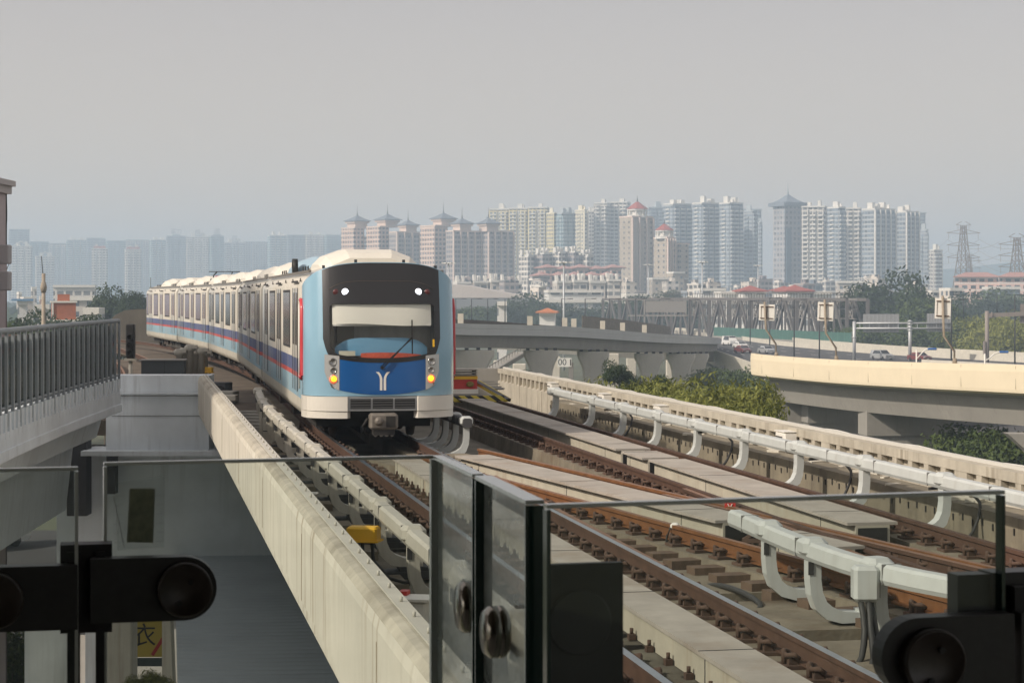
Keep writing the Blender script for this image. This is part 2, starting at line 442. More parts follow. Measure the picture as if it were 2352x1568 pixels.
# stained kerb with drain slots in front of that wall
kb = MB()
KP = [Vector((11.6 - .189 * y, y, 0)) for y in (6, 52)]
kb.sweep(KP, [(-.78, -.62), (-.30, -.62), (-.30, -.02), (-.42, 0.0), (-.78, -.02)])
kb.sweep(KP, [(-.28, -.62), (-.02, -.62), (-.02, -.14), (-.28, -.10)])
kerb = kb.build("drain_kerb", concrete_old)
tag(kerb, "stained concrete trough kerb with drain slots beside the outer track", "kerb")
sl = MB()
for pt, h in along(offset(KP, -.785), .31):
    sl.box((pt.x, pt.y, -.20 + .02 * math.sin(pt.y * 9)), (.014, .03, .085), hw_)
sl.build("drain_slots", black_m, kerb)
random.seed(11)
db = MB()
for i in range(60):
    y = random.uniform(8, 50); db.box((11.6 - .189 * y - random.uniform(.1, .7), y, .0 + random.uniform(-.02, .02)), (random.uniform(.05, .2), random.uniform(.08, .4), random.uniform(.02, .06)), random.uniform(0, 3))
db.build("loose_slabs", concrete_light, kerb)
# leaning broken slab with bent bars
bs = MB(); bx = 11.6 - .189 * 24.4
bs.hexa([(bx - .55, 24.2, -.1), (bx - .25, 23.9, -.1), (bx - .2, 24.3, -.1), (bx - .5, 24.6, -.1)], [(bx - .25, 24.4, .42), (bx + .05, 24.1, .42), (bx + .1, 24.5, .42), (bx - .2, 24.8, .42)])
bso = bs.build("broken_slab", concrete); tag(bso, "broken concrete slab with bent steel bars leaning on the pocketed wall", "slab")
rb = MB()
for k in range(4):
    x = bx - .25 + k * .09; rb.tube([(x, 24.35, .38), (x - .05, 24.3, .5), (x - .2, 24.25, .52)], .012, 5)
rb.build("bent_bars", rust, bso)
# dark gap in the wall behind it, small white boxes on the wall
for i, (u, v, s) in enumerate(((1243, 880, .34), (1392, 905, .34), (1480, 932, .36), (1768, 992, .4))):
    pt = G(u, v, .3); y = pt.y; x = 11.6 - .189 * y
    b = MB(); b.bbox((x - .12, y, .16), (.26, .5, .30), .03, hw_); b.box((x - .12, y, .318), (.28, .52, .014), hw_)
    for k in (0, 1, 2): b.box((x - .255, y, .08 + k * .07), (.012, .36, .02), hw_, 1)
    tag(b.build("wall_box", [white_paint, dark_iron]), ["white vented box on the pocketed wall at the far end of the conductor rail",
        "white vented box on the wall beside the second rail bracket from the far end", "white vented box on the wall above the trackside shadow edge",
        "white vented box in the wall gap, nearest of the four wall boxes"][i], "junction box", "white boxes along the pocketed wall")

# transverse wall closing the pit, lower pier cap, soffits
tw = MB()
tw.box((-8.95, 50.55, -.25), (2.6, .9, 1.9)); tw.box((-9.0, 50.0, .25), (2.56, .12, .02))
tw.box((-7.0, 51.6, -2.85), (9.4, 1.2, 3.3))
tw.box((-9.0, 50.6, -1.24), (3.6, 1.8, .12))
t_o = tw.build("transverse_wall", concrete_blue); tag(t_o, "blue grey concrete cross wall at the end of the pit between two viaducts", "wall")
t2 = MB()
t2.box((-11.0, 50.45, -1.9), (.5, .6, 1.9)); t2.box((-10.15, 50.4, -1.75), (.22, .4, 1.1))
t2.build("bracing_strut", dark_iron, t_o)
t3 = MB(); t3.box((-8.95, 50.085, .19), (2.5, .012, .016)); t3.box((-8.9, 50.085, -.32), (2.4, .012, .010)); t3.build("casting_seam", concrete_dark, t_o)
# strip under the near viaduct (soffit and girder, seen past the parapet's foot)
gd = MB(); gd.sweep(clip(A, 6, 50), [(-1.6, -2.6), (1.8, -2.6), (2.6, -.91), (-2.1, -.91)])
gd.hexa([(6.2, 6, -2.4), (9.5, 6, -2.4), (-1.4, 64, -2.4), (-4.7, 64, -2.4)], [(5.6, 6, -.91), (10.2, 6, -.91), (-.7, 64, -.91), (-5.4, 64, -.91)])
gd.box((-3.6, 54, -8), (2.2, 2.4, 11.2)); gd.box((3.6, 54, -8), (2.2, 2.4, 11.2))
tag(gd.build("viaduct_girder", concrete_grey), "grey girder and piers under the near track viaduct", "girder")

# corrugated canopy roof in the pit
rf = MB(); N = 620
vv = []; ff = []
for i in range(N + 1):
    y = 27.5 + i * (52.2 - 27.5) / N; x0 = -8.85 + (52 - y) * .1735
    z = -4.06 + .085 * abs(math.sin(i * (52.2 - 27.5) / N * math.pi / .40))
    vv += [(x0, y, z), (4.0, y, z + .2)]
for i in range(N): ff.append((2 * i, 2 * i + 1, 2 * i + 3, 2 * i + 2))
rf.idx(vv, ff, 0, True)
tag(rf.build("corrugated_roof", mat("blue_grey_sheet_metal", (.44, .49, .53), .6, var=.1, vscale=.6), recalc=False), "blue grey corrugated metal roof down in the pit below the tracks", "roof")

# left viaduct with steel railing
LV = spline([(-7.4, 24), (-8.3, 30), (-8.75, 33.9), (-9.35, 42), (-9.72, 49.3)], 1.0)
lv = MB()
lv.sweep(LV, [(0, -.12), (0, .33), (-.10, .33), (-.10, .62), (-.30, .62), (-.30, -.3), (-7, -.3), (-7, -.8), (-.6, -.8), (-.4, -.12)])
lv.sweep(LV, [(0.03, -.16), (.03, .02), (-.02, .02), (-.02, -.16)])
for pt, h in along(offset(LV, -.045), .44, .1): lv.box((pt.x, pt.y, .43), (.10, .20, .44), h - math.pi / 2)
lv.sweep(LV, [(-1.35, -2.6), (-5.5, -2.6), (-5.5, -.81), (-1.15, -.81)])
lvo = lv.build("walkway_viaduct", concrete_blue); tag(lvo, "shaded concrete viaduct edge with notched top under the steel railing", "viaduct")
rl = MB(); rl.tube(offset(LV, -.06, 2.09), .055, 8)
rl2 = MB()
for pt, h in along(offset(LV, -.03), .66, .3): rl2.box((pt.x, pt.y, 1.24), (.05, .10, 1.66), h - math.pi / 2)
rl2.tube(offset(LV, -.06, .74), .03, 6)
ro = empty("steel_railing", LV[0], 0, "grey steel railing with flat bars and tinted panels on the viaduct edge", "railing")
steel_blue = mat("blue_grey_steel", (.27, .30, .32), .6, metal=.2, var=.15, vscale=2)
for n, b in (("handrail", rl), ("upright_bars", rl2)):
    o = b.build(n, steel_blue, ro); o.location = -Vector(LV[0])
pn = MB(); pn.sweep(LV, [(-.17, .66), (-.155, .66), (-.155, 1.98), (-.17, 1.98)])
o = pn.build("tinted_panels", glass_mat("smoked_panel", (.28, .31, .30), .1, 1.3, .35, (.10, .12, .11)), ro); o.location = -Vector(LV[0])

# columns under the left viaduct
for (x, y, r, label, m) in ((-8.85, 38, .47, "round pale blue column in shade under the walkway viaduct", concrete_blue),):
    c = MB(); c.lathe([(r, -13), (r, -3.5), (r * 1.5, -2.75)], (x, y, 0), 20); tag(c.build("round_column", m), label, "column")
c = MB(); c.box((-8.3, 39.5, -8), (.32, .3, 10)); tag(c.build("square_post", concrete_blue), "narrow grey post beside the round blue column", "post")
c = MB(); c.bbox((X_at(275, 54.5), 54.5, -8.6), (.84, .8, 8.9), .05); tag(c.build("square_column", concrete_cream), "sunlit cream square column left of the yellow shop sign", "column")
c = MB(); yy = 51; c.loft([[(X_at(372, yy), yy, -13), (X_at(415, yy), yy, -13), (X_at(415, yy), yy + .5, -13), (X_at(372, yy), yy + .5, -13)],
                          [(X_at(372, yy), yy, -4), (X_at(386, yy), yy, -4), (X_at(386, yy), yy + .5, -4), (X_at(372, yy), yy + .5, -4)]])
tag(c.build("tapered_column", concrete_cream), "cream tapered column edge between the shop sign and corrugated roof", "column")
sg = empty("shop_sign", (X_at(341, 58), 58, Z_at(1462, 58)), 0, "yellow shop sign with one black character and a red stripe", "sign")
s = MB(); s.box((0, 0, 0), (.9, .08, 1.15)); s.build("sign_board", mat("sign_yellow", (.55, .42, .06), .6), sg)
for zz_ in (-.72, .72): s = MB(); s.box((0, -.046, zz_), (.9, .05, .24)); s.build("dark_band", mat("sign_dark", (.05, .07, .07), .7), sg)
s = MB(); s.bar((.12, -.05, -.52), (.44, -.05, -.02), .10, .012, up=(0, 1, 0)); s.build("red_stripe", red_paint, sg)
def text(name, body, size, m, parent, loc, rot=(R(90), 0, 0), ext=.004, align='CENTER'):
    cu = bpy.data.curves.new(name, 'FONT'); cu.body = body; cu.size = size; cu.extrude = ext; cu.align_x = align; cu.align_y = 'CENTER'
    tmp = bpy.data.objects.new(name + "_tmp", cu); col.objects.link(tmp)
    me = bpy.data.meshes.new_from_object(tmp.evaluated_get(bpy.context.evaluated_depsgraph_get()))
    bpy.data.objects.remove(tmp)
    me.materials.clear(); me.materials.append(m)
    o = bpy.data.objects.new(name, me); col.objects.link(o)
    if parent: o.parent = parent
    o.location = loc; o.rotation_euler = rot
    return o
text("sign_character", "衣", .72, black_m, sg, (-.12, -.05, .02))

# the station the picture is taken from: platform and canopy round the eye point
s = MB(); s.box((-2, -5.5, .2), (14, 17.4, 1.5)); struct(s.build("platform", concrete_grey))
s = MB(); s.box((-2, -5.0, 5.2), (15, 18, .3)); s.box((-2, -14, 2.9), (15, .3, 4.3)); s.box((-9.3, -8, 2.9), (.3, 12, 4.3)); struct(s.build("station_canopy", concrete_dark))
# far curved wall of the viaduct
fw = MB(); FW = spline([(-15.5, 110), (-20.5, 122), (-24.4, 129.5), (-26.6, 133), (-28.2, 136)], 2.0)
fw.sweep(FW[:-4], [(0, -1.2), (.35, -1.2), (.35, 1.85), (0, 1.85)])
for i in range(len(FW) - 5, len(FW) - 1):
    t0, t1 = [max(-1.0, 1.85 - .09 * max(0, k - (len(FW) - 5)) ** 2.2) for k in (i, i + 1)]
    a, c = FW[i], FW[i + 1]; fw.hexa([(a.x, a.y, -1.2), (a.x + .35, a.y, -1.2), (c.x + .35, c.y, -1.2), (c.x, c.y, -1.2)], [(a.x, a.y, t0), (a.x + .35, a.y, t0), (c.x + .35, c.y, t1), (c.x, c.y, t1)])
tag(fw.build("curved_sound_wall", mat("shaded_panel_concrete", (.055, .05, .04), .9, var=.3, vscale=.8, streak=.4)), "dark curved wall along the bend behind the tail of the train", "wall")  # the wall's shade is put into this very dark base colour
# ---------------------------------------------------------------- running rails with their fastenings
RAIL = [(-.036, 0), (.036, 0), (.036, -.040), (.010, -.052), (.010, -.150), (.072, -.162), (.072, -.176), (-.072, -.176), (-.072, -.162), (-.010, -.150), (-.010, -.052), (-.036, -.040)]
def clip_mesh():
    b = MB()
    b.box((0, 0, -.188), (.40, .17, .024))
    for s in (-1, 1):
        b.box((s * .115, 0, -.155), (.075, .085, .05))
        b.tube([(s * .085, -.07, -.135), (s * .13, -.075, -.105), (s * .165, -.02, -.12), (s * .15, .045, -.10), (s * .10, .07, -.115), (s * .08, .03, -.14)], .017, 6)
        b.lathe([(.022, -.18), (.022, -.095), (.012, -.08)], (s * .165, .02, 0), 6)
    return b
clip0 = clip_mesh().build("rail_clip", clip_m)
first_clip = [clip0]
def rail(path, o, label, m_side, m_top, y0, y1, cy0, cy1, name="running_rail", group="running rails of the tracks"):
    p0 = offset(path, o); p = [q for q in p0 if y0 <= q.y <= y1]
    base = p[0].copy()
    b = MB(); b.sweep([q - base for q in p], RAIL, mats=[1] + [0] * 11)
    r = b.build(name, [m_side, m_top], None, base); tag(r, label, "rail", group)
    n = 0
    for pt, h in along(p0, .6):
        if cy0 <= pt.y <= cy1 and n < 98:
            if first_clip: c = first_clip.pop()
            else: c = clip0.copy(); col.objects.link(c)
            c.parent = r; c.location = pt - base; c.rotation_euler = (0, 0, h - math.pi / 2 + random.uniform(-.06, .06)); c.scale = (1.05, 1.3, 1.25); c.location.z += .045; n += 1
    return r
rail(A, .757, "worn bright rail running from the lower right corner to the front of the train", rust, shiny, 8, 60, 14, 36)
rail(A, -.757, "worn rail running left of the reaction plate to the left wheels of the train", rust, shiny, 8, 150, 14, 44)
rail(B, -.757, "rusty inner rail of the outer track beside the long plate covers", rust, rust, 8, 54, 19, 52)
rail(B, .757, "rusty outermost rail beside the stained drain kerb", rust, rust, 8, 54, 17, 52)
rail(Cc, .757, "orange rusty crossover rail nearer the outer track", rust_orange, rust_head, 12, 36.2, 14, 34)
rail(Cc, -.757, "orange brown crossover rail passing behind the near conductor rail", rust_orange, rust_head, 12, 33.5, 14, 31)
# check rails and switch blades beside the crossover
def plain_rail(path, label, name="check_rail", m=rust):
    base = path[0].copy(); b = MB(); b.sweep([q - base for q in path], RAIL, mats=[1] + [0] * 11)
    tag(b.build(name, [m, rust_head], None, base), label, "rail", "short check rails and blades of the crossover")
plain_rail(offset(clip(Cc, 19, 27), .62, -.006), "short check rail close inside the orange crossover rail")
plain_rail([Vector((5.166 - .189 * y + .13 + .010 * (y - 20), y, -.006)) for y in np.arange(20, 31, 1.0)], "thin blade rail lying just right of the bright rail")
plain_rail([Vector((8.6 - .189 * y - .757 - .12 - .02 * (28 - y), y, -.006)) for y in np.arange(17, 29, 1.0)], "short blade rail splaying left of the outer track's inner rail")

# timber blocks between the bright rail and the crossover
tb = None
for i, (pt, h) in enumerate(along(offset(clip(Cc, 15, 30), -1.10), .62)):
    k = random.uniform(.42, .62)
    if tb is None:
        m_ = MB(); m_.box((0, 0, 0), (1, .24, .12)); tb = m_.build("timber_block", timber); o = tb
    else: o = tb.copy(); col.objects.link(o)
    o.location = (pt.x, pt.y, -.30); o.rotation_euler.z = h - math.pi / 2 + random.uniform(-.06, .06); o.scale = (k, 1, 1)
    tag(o, "brown timber block in the row left of the crossover rail", "timber block", "timber blocks beside the crossover")
tb2 = None
for i, (pt, h) in enumerate(along(offset(clip(A, 15, 34), .42), .62)):
    if tb2 is None:
        m_ = MB(); m_.box((0, 0, 0), (.46, .20, .10)); tb2 = m_.build("timber_block", timber); o = tb2
    else: o = tb2.copy(); col.objects.link(o)
    o.location = (pt.x, pt.y, -.32 ); o.rotation_euler.z = h - math.pi / 2 + random.uniform(-.05, .05)
    tag(o, "brown timber block in the row between the reaction plate and the bright rail", "timber block", "timber blocks beside the reaction plate")

for i, (pt, h) in enumerate(along(offset(clip(A, 18, 36), -.42), .62)):
    o = tb2.copy(); col.objects.link(o)
    o.location = (pt.x, pt.y, -.30); o.rotation_euler.z = h - math.pi / 2 + random.uniform(-.05, .05)
    tag(o, "brown timber block in the ladder-like row between the left rail and the cream plate", "timber block", "timber blocks left of the reaction plate")
# linear-motor reaction plates
def plate(path, y0, y1, label, top, w=.34, h=.27, lip=.05, seams=3.0, hollow=False):
    p = clip(path, y0, y1); base = p[0].copy(); q = [v - base for v in p]
    b = MB()
    b.sweep(q, [(-w / 2, top - h), (w / 2, top - h), (w / 2, top - .035), (-w / 2, top - .035)])
    o = b.build("reaction_plate", cover_side, None, base); tag(o, label, "plate", "reaction plates of the tracks")
    t = MB(); t.sweep(q, [(-w / 2 - lip, top - .034), (w / 2 + lip, top - .034), (w / 2 + lip, top), (-w / 2 - lip, top)]); t.build("top_plate", cover_m, o)
    s = MB()
    for pt, hh in along(q, seams, 1.2):
        s.box((pt.x, pt.y, top + .001), (w + 2 * lip + .004, .012, .006), hh - math.pi / 2); s.box((pt.x, pt.y, top - h / 2 - .02), (w + .008, .014, h - .05), hh - math.pi / 2)
    s.build("seams", dark_iron, o)
    bt = MB()
    for pt, hh in along(q, .6, .3):
        for sd in (-1, 1):
            r = Vector((math.sin(hh), -math.cos(hh), 0)); c = pt + r * sd * (w / 2 + .045)
            bt.box((c.x, c.y, top - h + .025), (.07, .06, .05), hh); bt.lathe([(.016, 0), (.016, .05)], (c.x, c.y, top - h + .05), 6)
    bt.build("bolt", clip_m, o)
    if hollow:
        e = MB(); c = q[0]; hh = math.atan2((q[1] - q[0]).y, (q[1] - q[0]).x)
        e.box((c.x, c.y - .004, top - h / 2 - .02), (w - .06, .012, h - .09), hh - math.pi / 2); e.build("open_end", black_m, o)
    return o
plate(A, 8, 33, "long cream plate cover in the middle of the train's track", .015)
plate(Cc, 23.6, 33.2, "cream capped plate between the crossover rails, its open end towards the platform", .05, .40, .33, .10, 4.0, True)
plate(Cc, 21.2, 22.6, "short stub of capped plate in front of the crossover plate", .03, .30, .30, .12, 4.0, True)
plate(B, 34.4, 52.6, "longest capped plate on the outer track, reaching the striped buffer stop", .06, .42, .36, .10, 5.0, True)
plate(B, 32.6, 34.0, "single short capped plate between two gaps on the outer track", .05, .42, .36, .10, 5.0, True)
plate(B, 23.2, 32.2, "capped plate nearest the platform on the outer track with its hollow end showing", .06, .42, .36, .10, 5.0, True)

# ---------------------------------------------------------------- conductor rails: covered beam on J-shaped brackets
def bracket_mb():
    b = MB(); pts = [(0, .30), (0, .05), (.015, -.08), (.06, -.19), (.14, -.26), (.26, -.30), (.46, -.305)]
    th = [.11, .11, .115, .125, .125, .11, .09]; rings = []
    for i, (x, z) in enumerate(pts):
        a, c = pts[max(i - 1, 0)], pts[min(i + 1, len(pts) - 1)]
        d = Vector((c[0] - a[0], c[1] - a[1])).normalized(); n = Vector((-d.y, d.x)); t = th[i] / 2
        w = .085
        rings.append([(x + n.x * t, -w, z + n.y * t), (x + n.x * t, w, z + n.y * t), (x - n.x * t, w, z - n.y * t), (x - n.x * t, -w, z - n.y * t)])
    b.loft(rings); 
    b.box((.45, 0, -.30), (.05, .19, .13))
    b.box((-.045, -.088, .16), (.05, .012, .12), 0, 1)
    return b
def conductor(path, side, label, m, top, brackets, name="conductor_rail", cover_dark=None):
    base = path[0].copy(); q = [p - base for p in path]
    b = MB(); b.sweep(q, [(-.07, top - .17), (.07, top - .17), (.09, top - .13), (.08, top - .025), (.05, top), (-.05, top), (-.08, top - .025), (-.09, top - .13)])
    o = b.build(name, cover_dark or m, None, base); tag(o, label, "conductor rail", "covered conductor rails")
    s = MB()
    for pt, h in along(q, 1.9, .9): s.box((pt.x, pt.y, pt.z + top - .083), (.184, .010, .172), h - math.pi / 2)
    s.build("cover_joints", mat("joint_grey", (.2, .2, .19), .8), o)  # dark grey bands at the cover joints
    p_b = p_c = p_f = None
    for pt, h in brackets(q):
        rz = h - math.pi / 2 + (0 if side > 0 else math.pi)
        if p_b is None:
            bm = bracket_mb(); p_b = bm.build("bracket", [m, dark_iron], o); br = p_b
            cm = MB(); cm.bbox((0, 0, top - .055), (.245, .25, .175), .045); p_c = cm.build("cap", m, o); cp = p_c
            fm = MB(); fm.box((.42, 0, -.345), (.42, .28, .05)); fm.box((.36, 0, -.41), (.62, .34, .08)); p_f = fm.build("foot_block", dark_iron, o); ft = p_f
        else:
            br, cp, ft = p_b.copy(), p_c.copy(), p_f.copy()
            for k in (br, cp, ft): col.objects.link(k); k.parent = o
        for k in (br, cp, ft): k.location = pt; k.rotation_euler.z = rz
        br.location.z += top - .42 + .02
    return o
LC = [p.copy() for p in offset(clip(A, 8, 47), -1.73)]
for p in LC:
    if p.y > 44: p.z += .05 * (p.y - 44)
conductor(LC, 1, "long cream covered conductor rail on brackets left of the train's track", plastic_cream, .42, lambda q: along(q, 2.72, 1.2))
RC = [Vector((9.38 + .93 - .189 * y, y, 0)) for y in np.arange(8, 48.6, 1.0)]
for p in RC:
    if p.y > 44.5: p.x -= .06 * (p.y - 44.5) ** 1.3; p.z += .02 * (p.y - 44.5)
conductor(RC, -1, "long pale grey covered conductor rail beside the pocketed wall", plastic, .42, lambda q: along(q, 2.84, .6))
MC = spline([(2.36, 20.95), (2.47, 20.2), (2.66, 18.9), (2.95, 17.4), (3.35, 16.3), (3.95, 15.4), (4.8, 14.4)], .4)
MC.reverse()
conductor(MC, 1, "short curved grey conductor rail section standing between the two nearest tracks", plastic, .45,
          lambda q: along(q, 1.42, .2), "conductor_rail")
SC = [Vector((5.166 + 1.0 - .189 * y, y, 0)) for y in np.arange(37.0, 42, 1.0)]
conductor(SC, -1, "short conductor rail with dark cover beside the right corner of the train", plastic, .42, lambda q: along(q, 1.25, .2), "conductor_rail", mat("dark_cover", (.06, .06, .062), .6))
SD = offset(clip(A, 58, 116), -4.4)
plain_rail(offset(SD, .757, -.02), "rusty side track rail nearer the train's far cars", "running_rail")
plain_rail(offset(SD, -.757, -.02), "rusty side track rail beside the black signal", "running_rail")
conductor(offset(clip(A, 60, 112), -6.1), 1, "pale conductor rail curving behind the black signal", plastic, .42, lambda q: along(q, 5.0, 1.0))
rg = random.Random(4)
for i in range(12):
    y = rg.uniform(53, 80); p = offset(clip(A, y, y + 3), rg.choice((-2.1, -2.3, -3.0, -6.9)))[0]
    b = MB(); b.bbox((0, 0, 0), (rg.uniform(.3, .7), rg.uniform(.3, .6), rg.uniform(.15, .4)), .02); tag(b.build("trackside_box", rg.choice((concrete_light, concrete, dark_iron, timber)), None, (p.x, p.y, -.32), rg.uniform(-.3, .3)), "small box among the clutter on the side track beyond the cross wall", "track box", "clutter boxes beyond the cross wall")
# cable junction box and cables of the middle section
jb = MB(); jb.bbox((0, 0, 0), (.22, .2, .30), .03); J = Vector((2.98, 16.75, .28))
jbo = jb.build("cable_box", plastic, None, J); tag(jbo, "small grey plastic box with hanging cables on the middle conductor rail", "cable box")
def cable(pts, r, label, name="black_cable", group="black cables on the track bed"):
    b = MB(); b0 = Vector(pts[0]); b.tube([p - b0 for p in spline(pts, .12)], r, 6); tag(b.build(name, cable_m, None, b0), label, "cable", group)
cable([(2.93, 16.7, .15), (2.95, 16.6, -.1), (2.85, 16.4, -.36), (2.6, 16.5, -.45), (2.3, 16.9, -.46), (2.05, 17.1, -.45)], .028, "outer black cable looping from the small grey box down to the bright rail")
cable([(3.0, 16.7, .15), (3.0, 16.6, -.08), (2.95, 16.3, -.36), (2.65, 16.25, -.46), (2.35, 16.6, -.44), (2.2, 16.9, -.40)], .028, "lower black cable from the small grey box lying on the concrete")
cable([(3.03, 16.72, .12), (3.05, 16.62, -.1), (3.03, 16.5, -.36), (2.95, 16.75, -.40), (2.6, 17.2, -.36), (2.5, 17.3, -.40)], .022, "inner thin black cable from the small grey box passing the concrete blocks")
cable([(1.95, 21.2, -.42), (2.15, 20.6, -.30), (2.35, 19.8, -.28), (2.42, 19.3, -.33), (2.2, 19.2, -.42)], .03, "black cable lying loose between the bright rail and the timber blocks")
for k, y in enumerate((43.5, 36.2, 30.2, 25.6, 22.0)):
    x = 11.6 - .189 * y
    cable([(x - 1.35, y + .2, .2), (x - 1.0, y + .1, .22), (x - .75, y - .1, .05), (x - .9, y - .35, -.3), (x - 1.1, y - .5, -.45)], .022,
          "black cable over the drain kerb, " + ("farthest one near the buffer stop", "second farthest one", "middle one of five", "second nearest one", "nearest one")[k], group="cables drooping over the kerb")

cable([(3.9, 14.2, -.44), (3.2, 15.0, -.44), (2.75, 15.6, -.45), (2.4, 15.7, -.44), (2.1, 16.2, -.45)], .02, "thin black cable on the concrete in front of the middle conductor rail")
cable([(1.5, 24.8, -.42), (1.75, 24.0, -.38), (1.85, 23.3, -.42), (1.7, 22.4, -.42), (1.95, 21.8, -.42)], .022, "black cable curling right of the bright rail beyond the glass corner")
cable([(-2.0, 23.6, -.45), (-1.7, 22.6, -.44), (-1.75, 21.4, -.45), (-1.35, 20.4, -.44), (-1.2, 19.2, -.45)], .022, "black cable lying under the left conductor rail past the yellow box")
cable([(-3.1, 30.0, -.45), (-2.95, 28.8, -.42), (-3.0, 27.5, -.45), (-2.6, 26.0, -.44)], .022, "black cable lying between parapet and left conductor rail farther on")
cable([(.95, 15.4, -.44), (.75, 16.0, -.40), (.82, 16.7, -.44), (.6, 17.6, -.45), (.55, 18.4, -.44)], .025, "grey black cable coil left of the bright rail beside the cream plate")
cable([(3.4, 34.0, -.44), (2.9, 33.2, -.40), (2.6, 32.0, -.44), (2.2, 31.0, -.45)], .02, "thin cable lying between crossover and outer track")
ch0 = None
for i in range(9):
    y = 20.6 + i * .58; x = 8.6 - .189 * y - 1.06 - .012 * i
    if ch0 is None:
        b = MB(); b.box((0, 0, 0), (.62, .15, .05)); b.box((-.1, 0, .06), (.10, .13, .10)); b.bar((-.28, 0, .02), (-.04, 0, .15), .10, .03); b.lathe([(.03, 0), (.03, .09)], (-.2, 0, .02), 6); ch0 = b.build("slide_chair", clip_m); k = ch0
    else: k = ch0.copy(); col.objects.link(k)
    k.location = (x, y, -.19); k.rotation_euler.z = R(-10.7); tag(k, "dark ribbed slide chair in the row beside the outer track's inner rail", "slide chair", "slide chairs of the crossover")
# yellow trackside boxes, cabinets, signal and other equipment on the near deck
def yellow_box(p, w, h, label):
    o = empty("yellow_track_box", p, R(-11), label, "track box", "yellow track boxes")
    b = MB(); b.bbox((0, 0, h / 2), (w, w * .6, h), .02); b.box((0, 0, .012), (w + .04, w * .6 + .04, .02)); b.build("box_body", yellow_paint, o)
    s = MB()
    for k in (-1, 1): s.box((k * w * .3, 0, -.22), (.03, .03, .45))
    s.build("stand", dark_iron, o)
    c = MB()
    for k in (-.1, 0, .1): c.tube([(k * 1.0, -.05, 0), (k * 1.2 + .02, -.08, -.2), (k * 2 + .1, -.05, -.38), (k * 2.4 + .25, .1, -.46)], .02, 6)
    c.build("hanging_cable", cable_m, o)
yellow_box(G(835, 1243, .06), .34, .165, "large yellow box on a stand between cream parapet and left conductor rail")
yellow_box(G(475, 856, .38), .36, .17, "small distant yellow box near the wheels beyond the cross wall")
o = empty("white_cabinet", G(957, 1432, -.02), R(-11), "small white cabinet with a red corner beside the cream parapet", "cabinet")
b = MB(); b.bbox((0, 0, .05), (.20, .24, .30), .015); b.box((0, .0, .215), (.27, .30, .02)); b.build("cabinet_body", white_paint, o)
b = MB(); b.box((-.13, .1, .24), (.07, .12, .04)); b.build("red_corner", red_paint, o)
b = MB(); b.box((0, -.125, .05), (.012, .01, .24)); b.build("door_edge", dark_iron, o)
def lamp_box(p, label):
    o = empty("marker_lamp", p, R(-11), label, "marker lamp", "white marker lamps on the parapet")
    b = MB(); b.box((0, 0, .02), (.16, .10, .015)); b.box((-.09, 0, .04), (.02, .09, .10)); b.build("lamp_plate", white_paint, o)
    b = MB(); b.box((0, 0, -.08), (.03, .03, .2)); b.build("lamp_stem", plastic_cream, o)
lamp_box(G(712, 1136, .55), "white marker bracket on the inner side of the cream parapet, nearer one")
lamp_box(G(646, 1062, .62), "white marker bracket beside the tall cream cabinet")
o = empty("trackside_cabinet", G(620, 1024, -.5), R(-10), "tall cream cabinet beside the far end of the left conductor rail", "cabinet")
b = MB(); b.bbox((0, 0, .33), (.26, .28, .56), .02); b.build("cabinet_body", plastic_cream, o)
b = MB(); b.box((-.2, 0, .35), (.06, .06, .75)); b.build("post", plastic_cream, o)
b = MB(); b.box((0, -.142, .33), (.22, .008, .02)); b.build("door_gap", dark_iron, o)
o = empty("equipment_cabinet", G(376, 866, .32), R(4), "dark grey two-door cabinet standing behind the cross wall", "cabinet")
Yc = o.location.y
b = MB(); b.box((0, 0, .24), (1.24, .6, .52)); b.build("cabinet_body", mat("dark_cabinet", (.055, .065, .07), .6, var=.15), o)
b = MB(); b.box((0, 0, .512), (1.34, .7, .03)); b.build("lid", mat("grey_lid", (.33, .32, .3), .7), o)
b = MB(); b.box((.05, -.305, .24), (.012, .008, .5)); b.build("door_gap", black_m, o)
# signal
ps = G(300, 850, .2); o = empty("signal", (ps.x, ps.y, -.5), 0, "black three-lens track signal on a short cream post left of the train", "signal")
b = MB(); b.tube([(0, 0, 0), (0, 0, 1.02)], .07, 10); b.box((0, 0, 1.06), (.4, .3, .08)); b.build("post", plastic_cream, o)
zt = Z_at(744, ps.y) + .5; b = MB(); b.bbox((0, 0, (1.10 + zt) / 2), (.30, .26, zt - 1.10), .04); b.build("signal_head", black_m, o)
for k in range(3):
    b = MB(); b.lathe([(.095, -.135), (.10, -.24), (.085, -.24), (.08, -.15)], (0, 0, 1.30 + k * .26), 14, axis='y'); b.build("lens_hood", black_m, o)
# insulators behind the cross wall
for i, (u, v) in enumerate(((412, 806), (424, 803), (437, 796), (452, 806), (463, 803), (470, 808))):
    y = 60 + (i % 2) * .8; b = MB(); z1 = Z_at(v, y)
    b.lathe([(.10, -.5), (.10, z1 - .15), (.16, z1 - .12), (.18, z1), (.12, z1 + .06)], (0, 0, 0), 10); b.box((.08, -.1, z1), (.3, .12, .10))
    tag(b.build("cable_riser", plastic_cream, None, (X_at(u, y), y, 0)), "cream capped cable riser in the cluster beside the train's underframe", "cable riser", "cream cable risers beyond the cross wall")
for i in range(6):
    y = 44.5 + i * 1.25; b = MB(); b.box((0, 0, 0), (1.0, .28, .22)); x = 3.64 - .55 - .189 * y
    tag(b.build("concrete_sleeper_block", concrete, None, (x, y, -.35), R(-11)), "concrete cross block beside the wheels of the front car", "concrete block", "concrete blocks beside the front car")
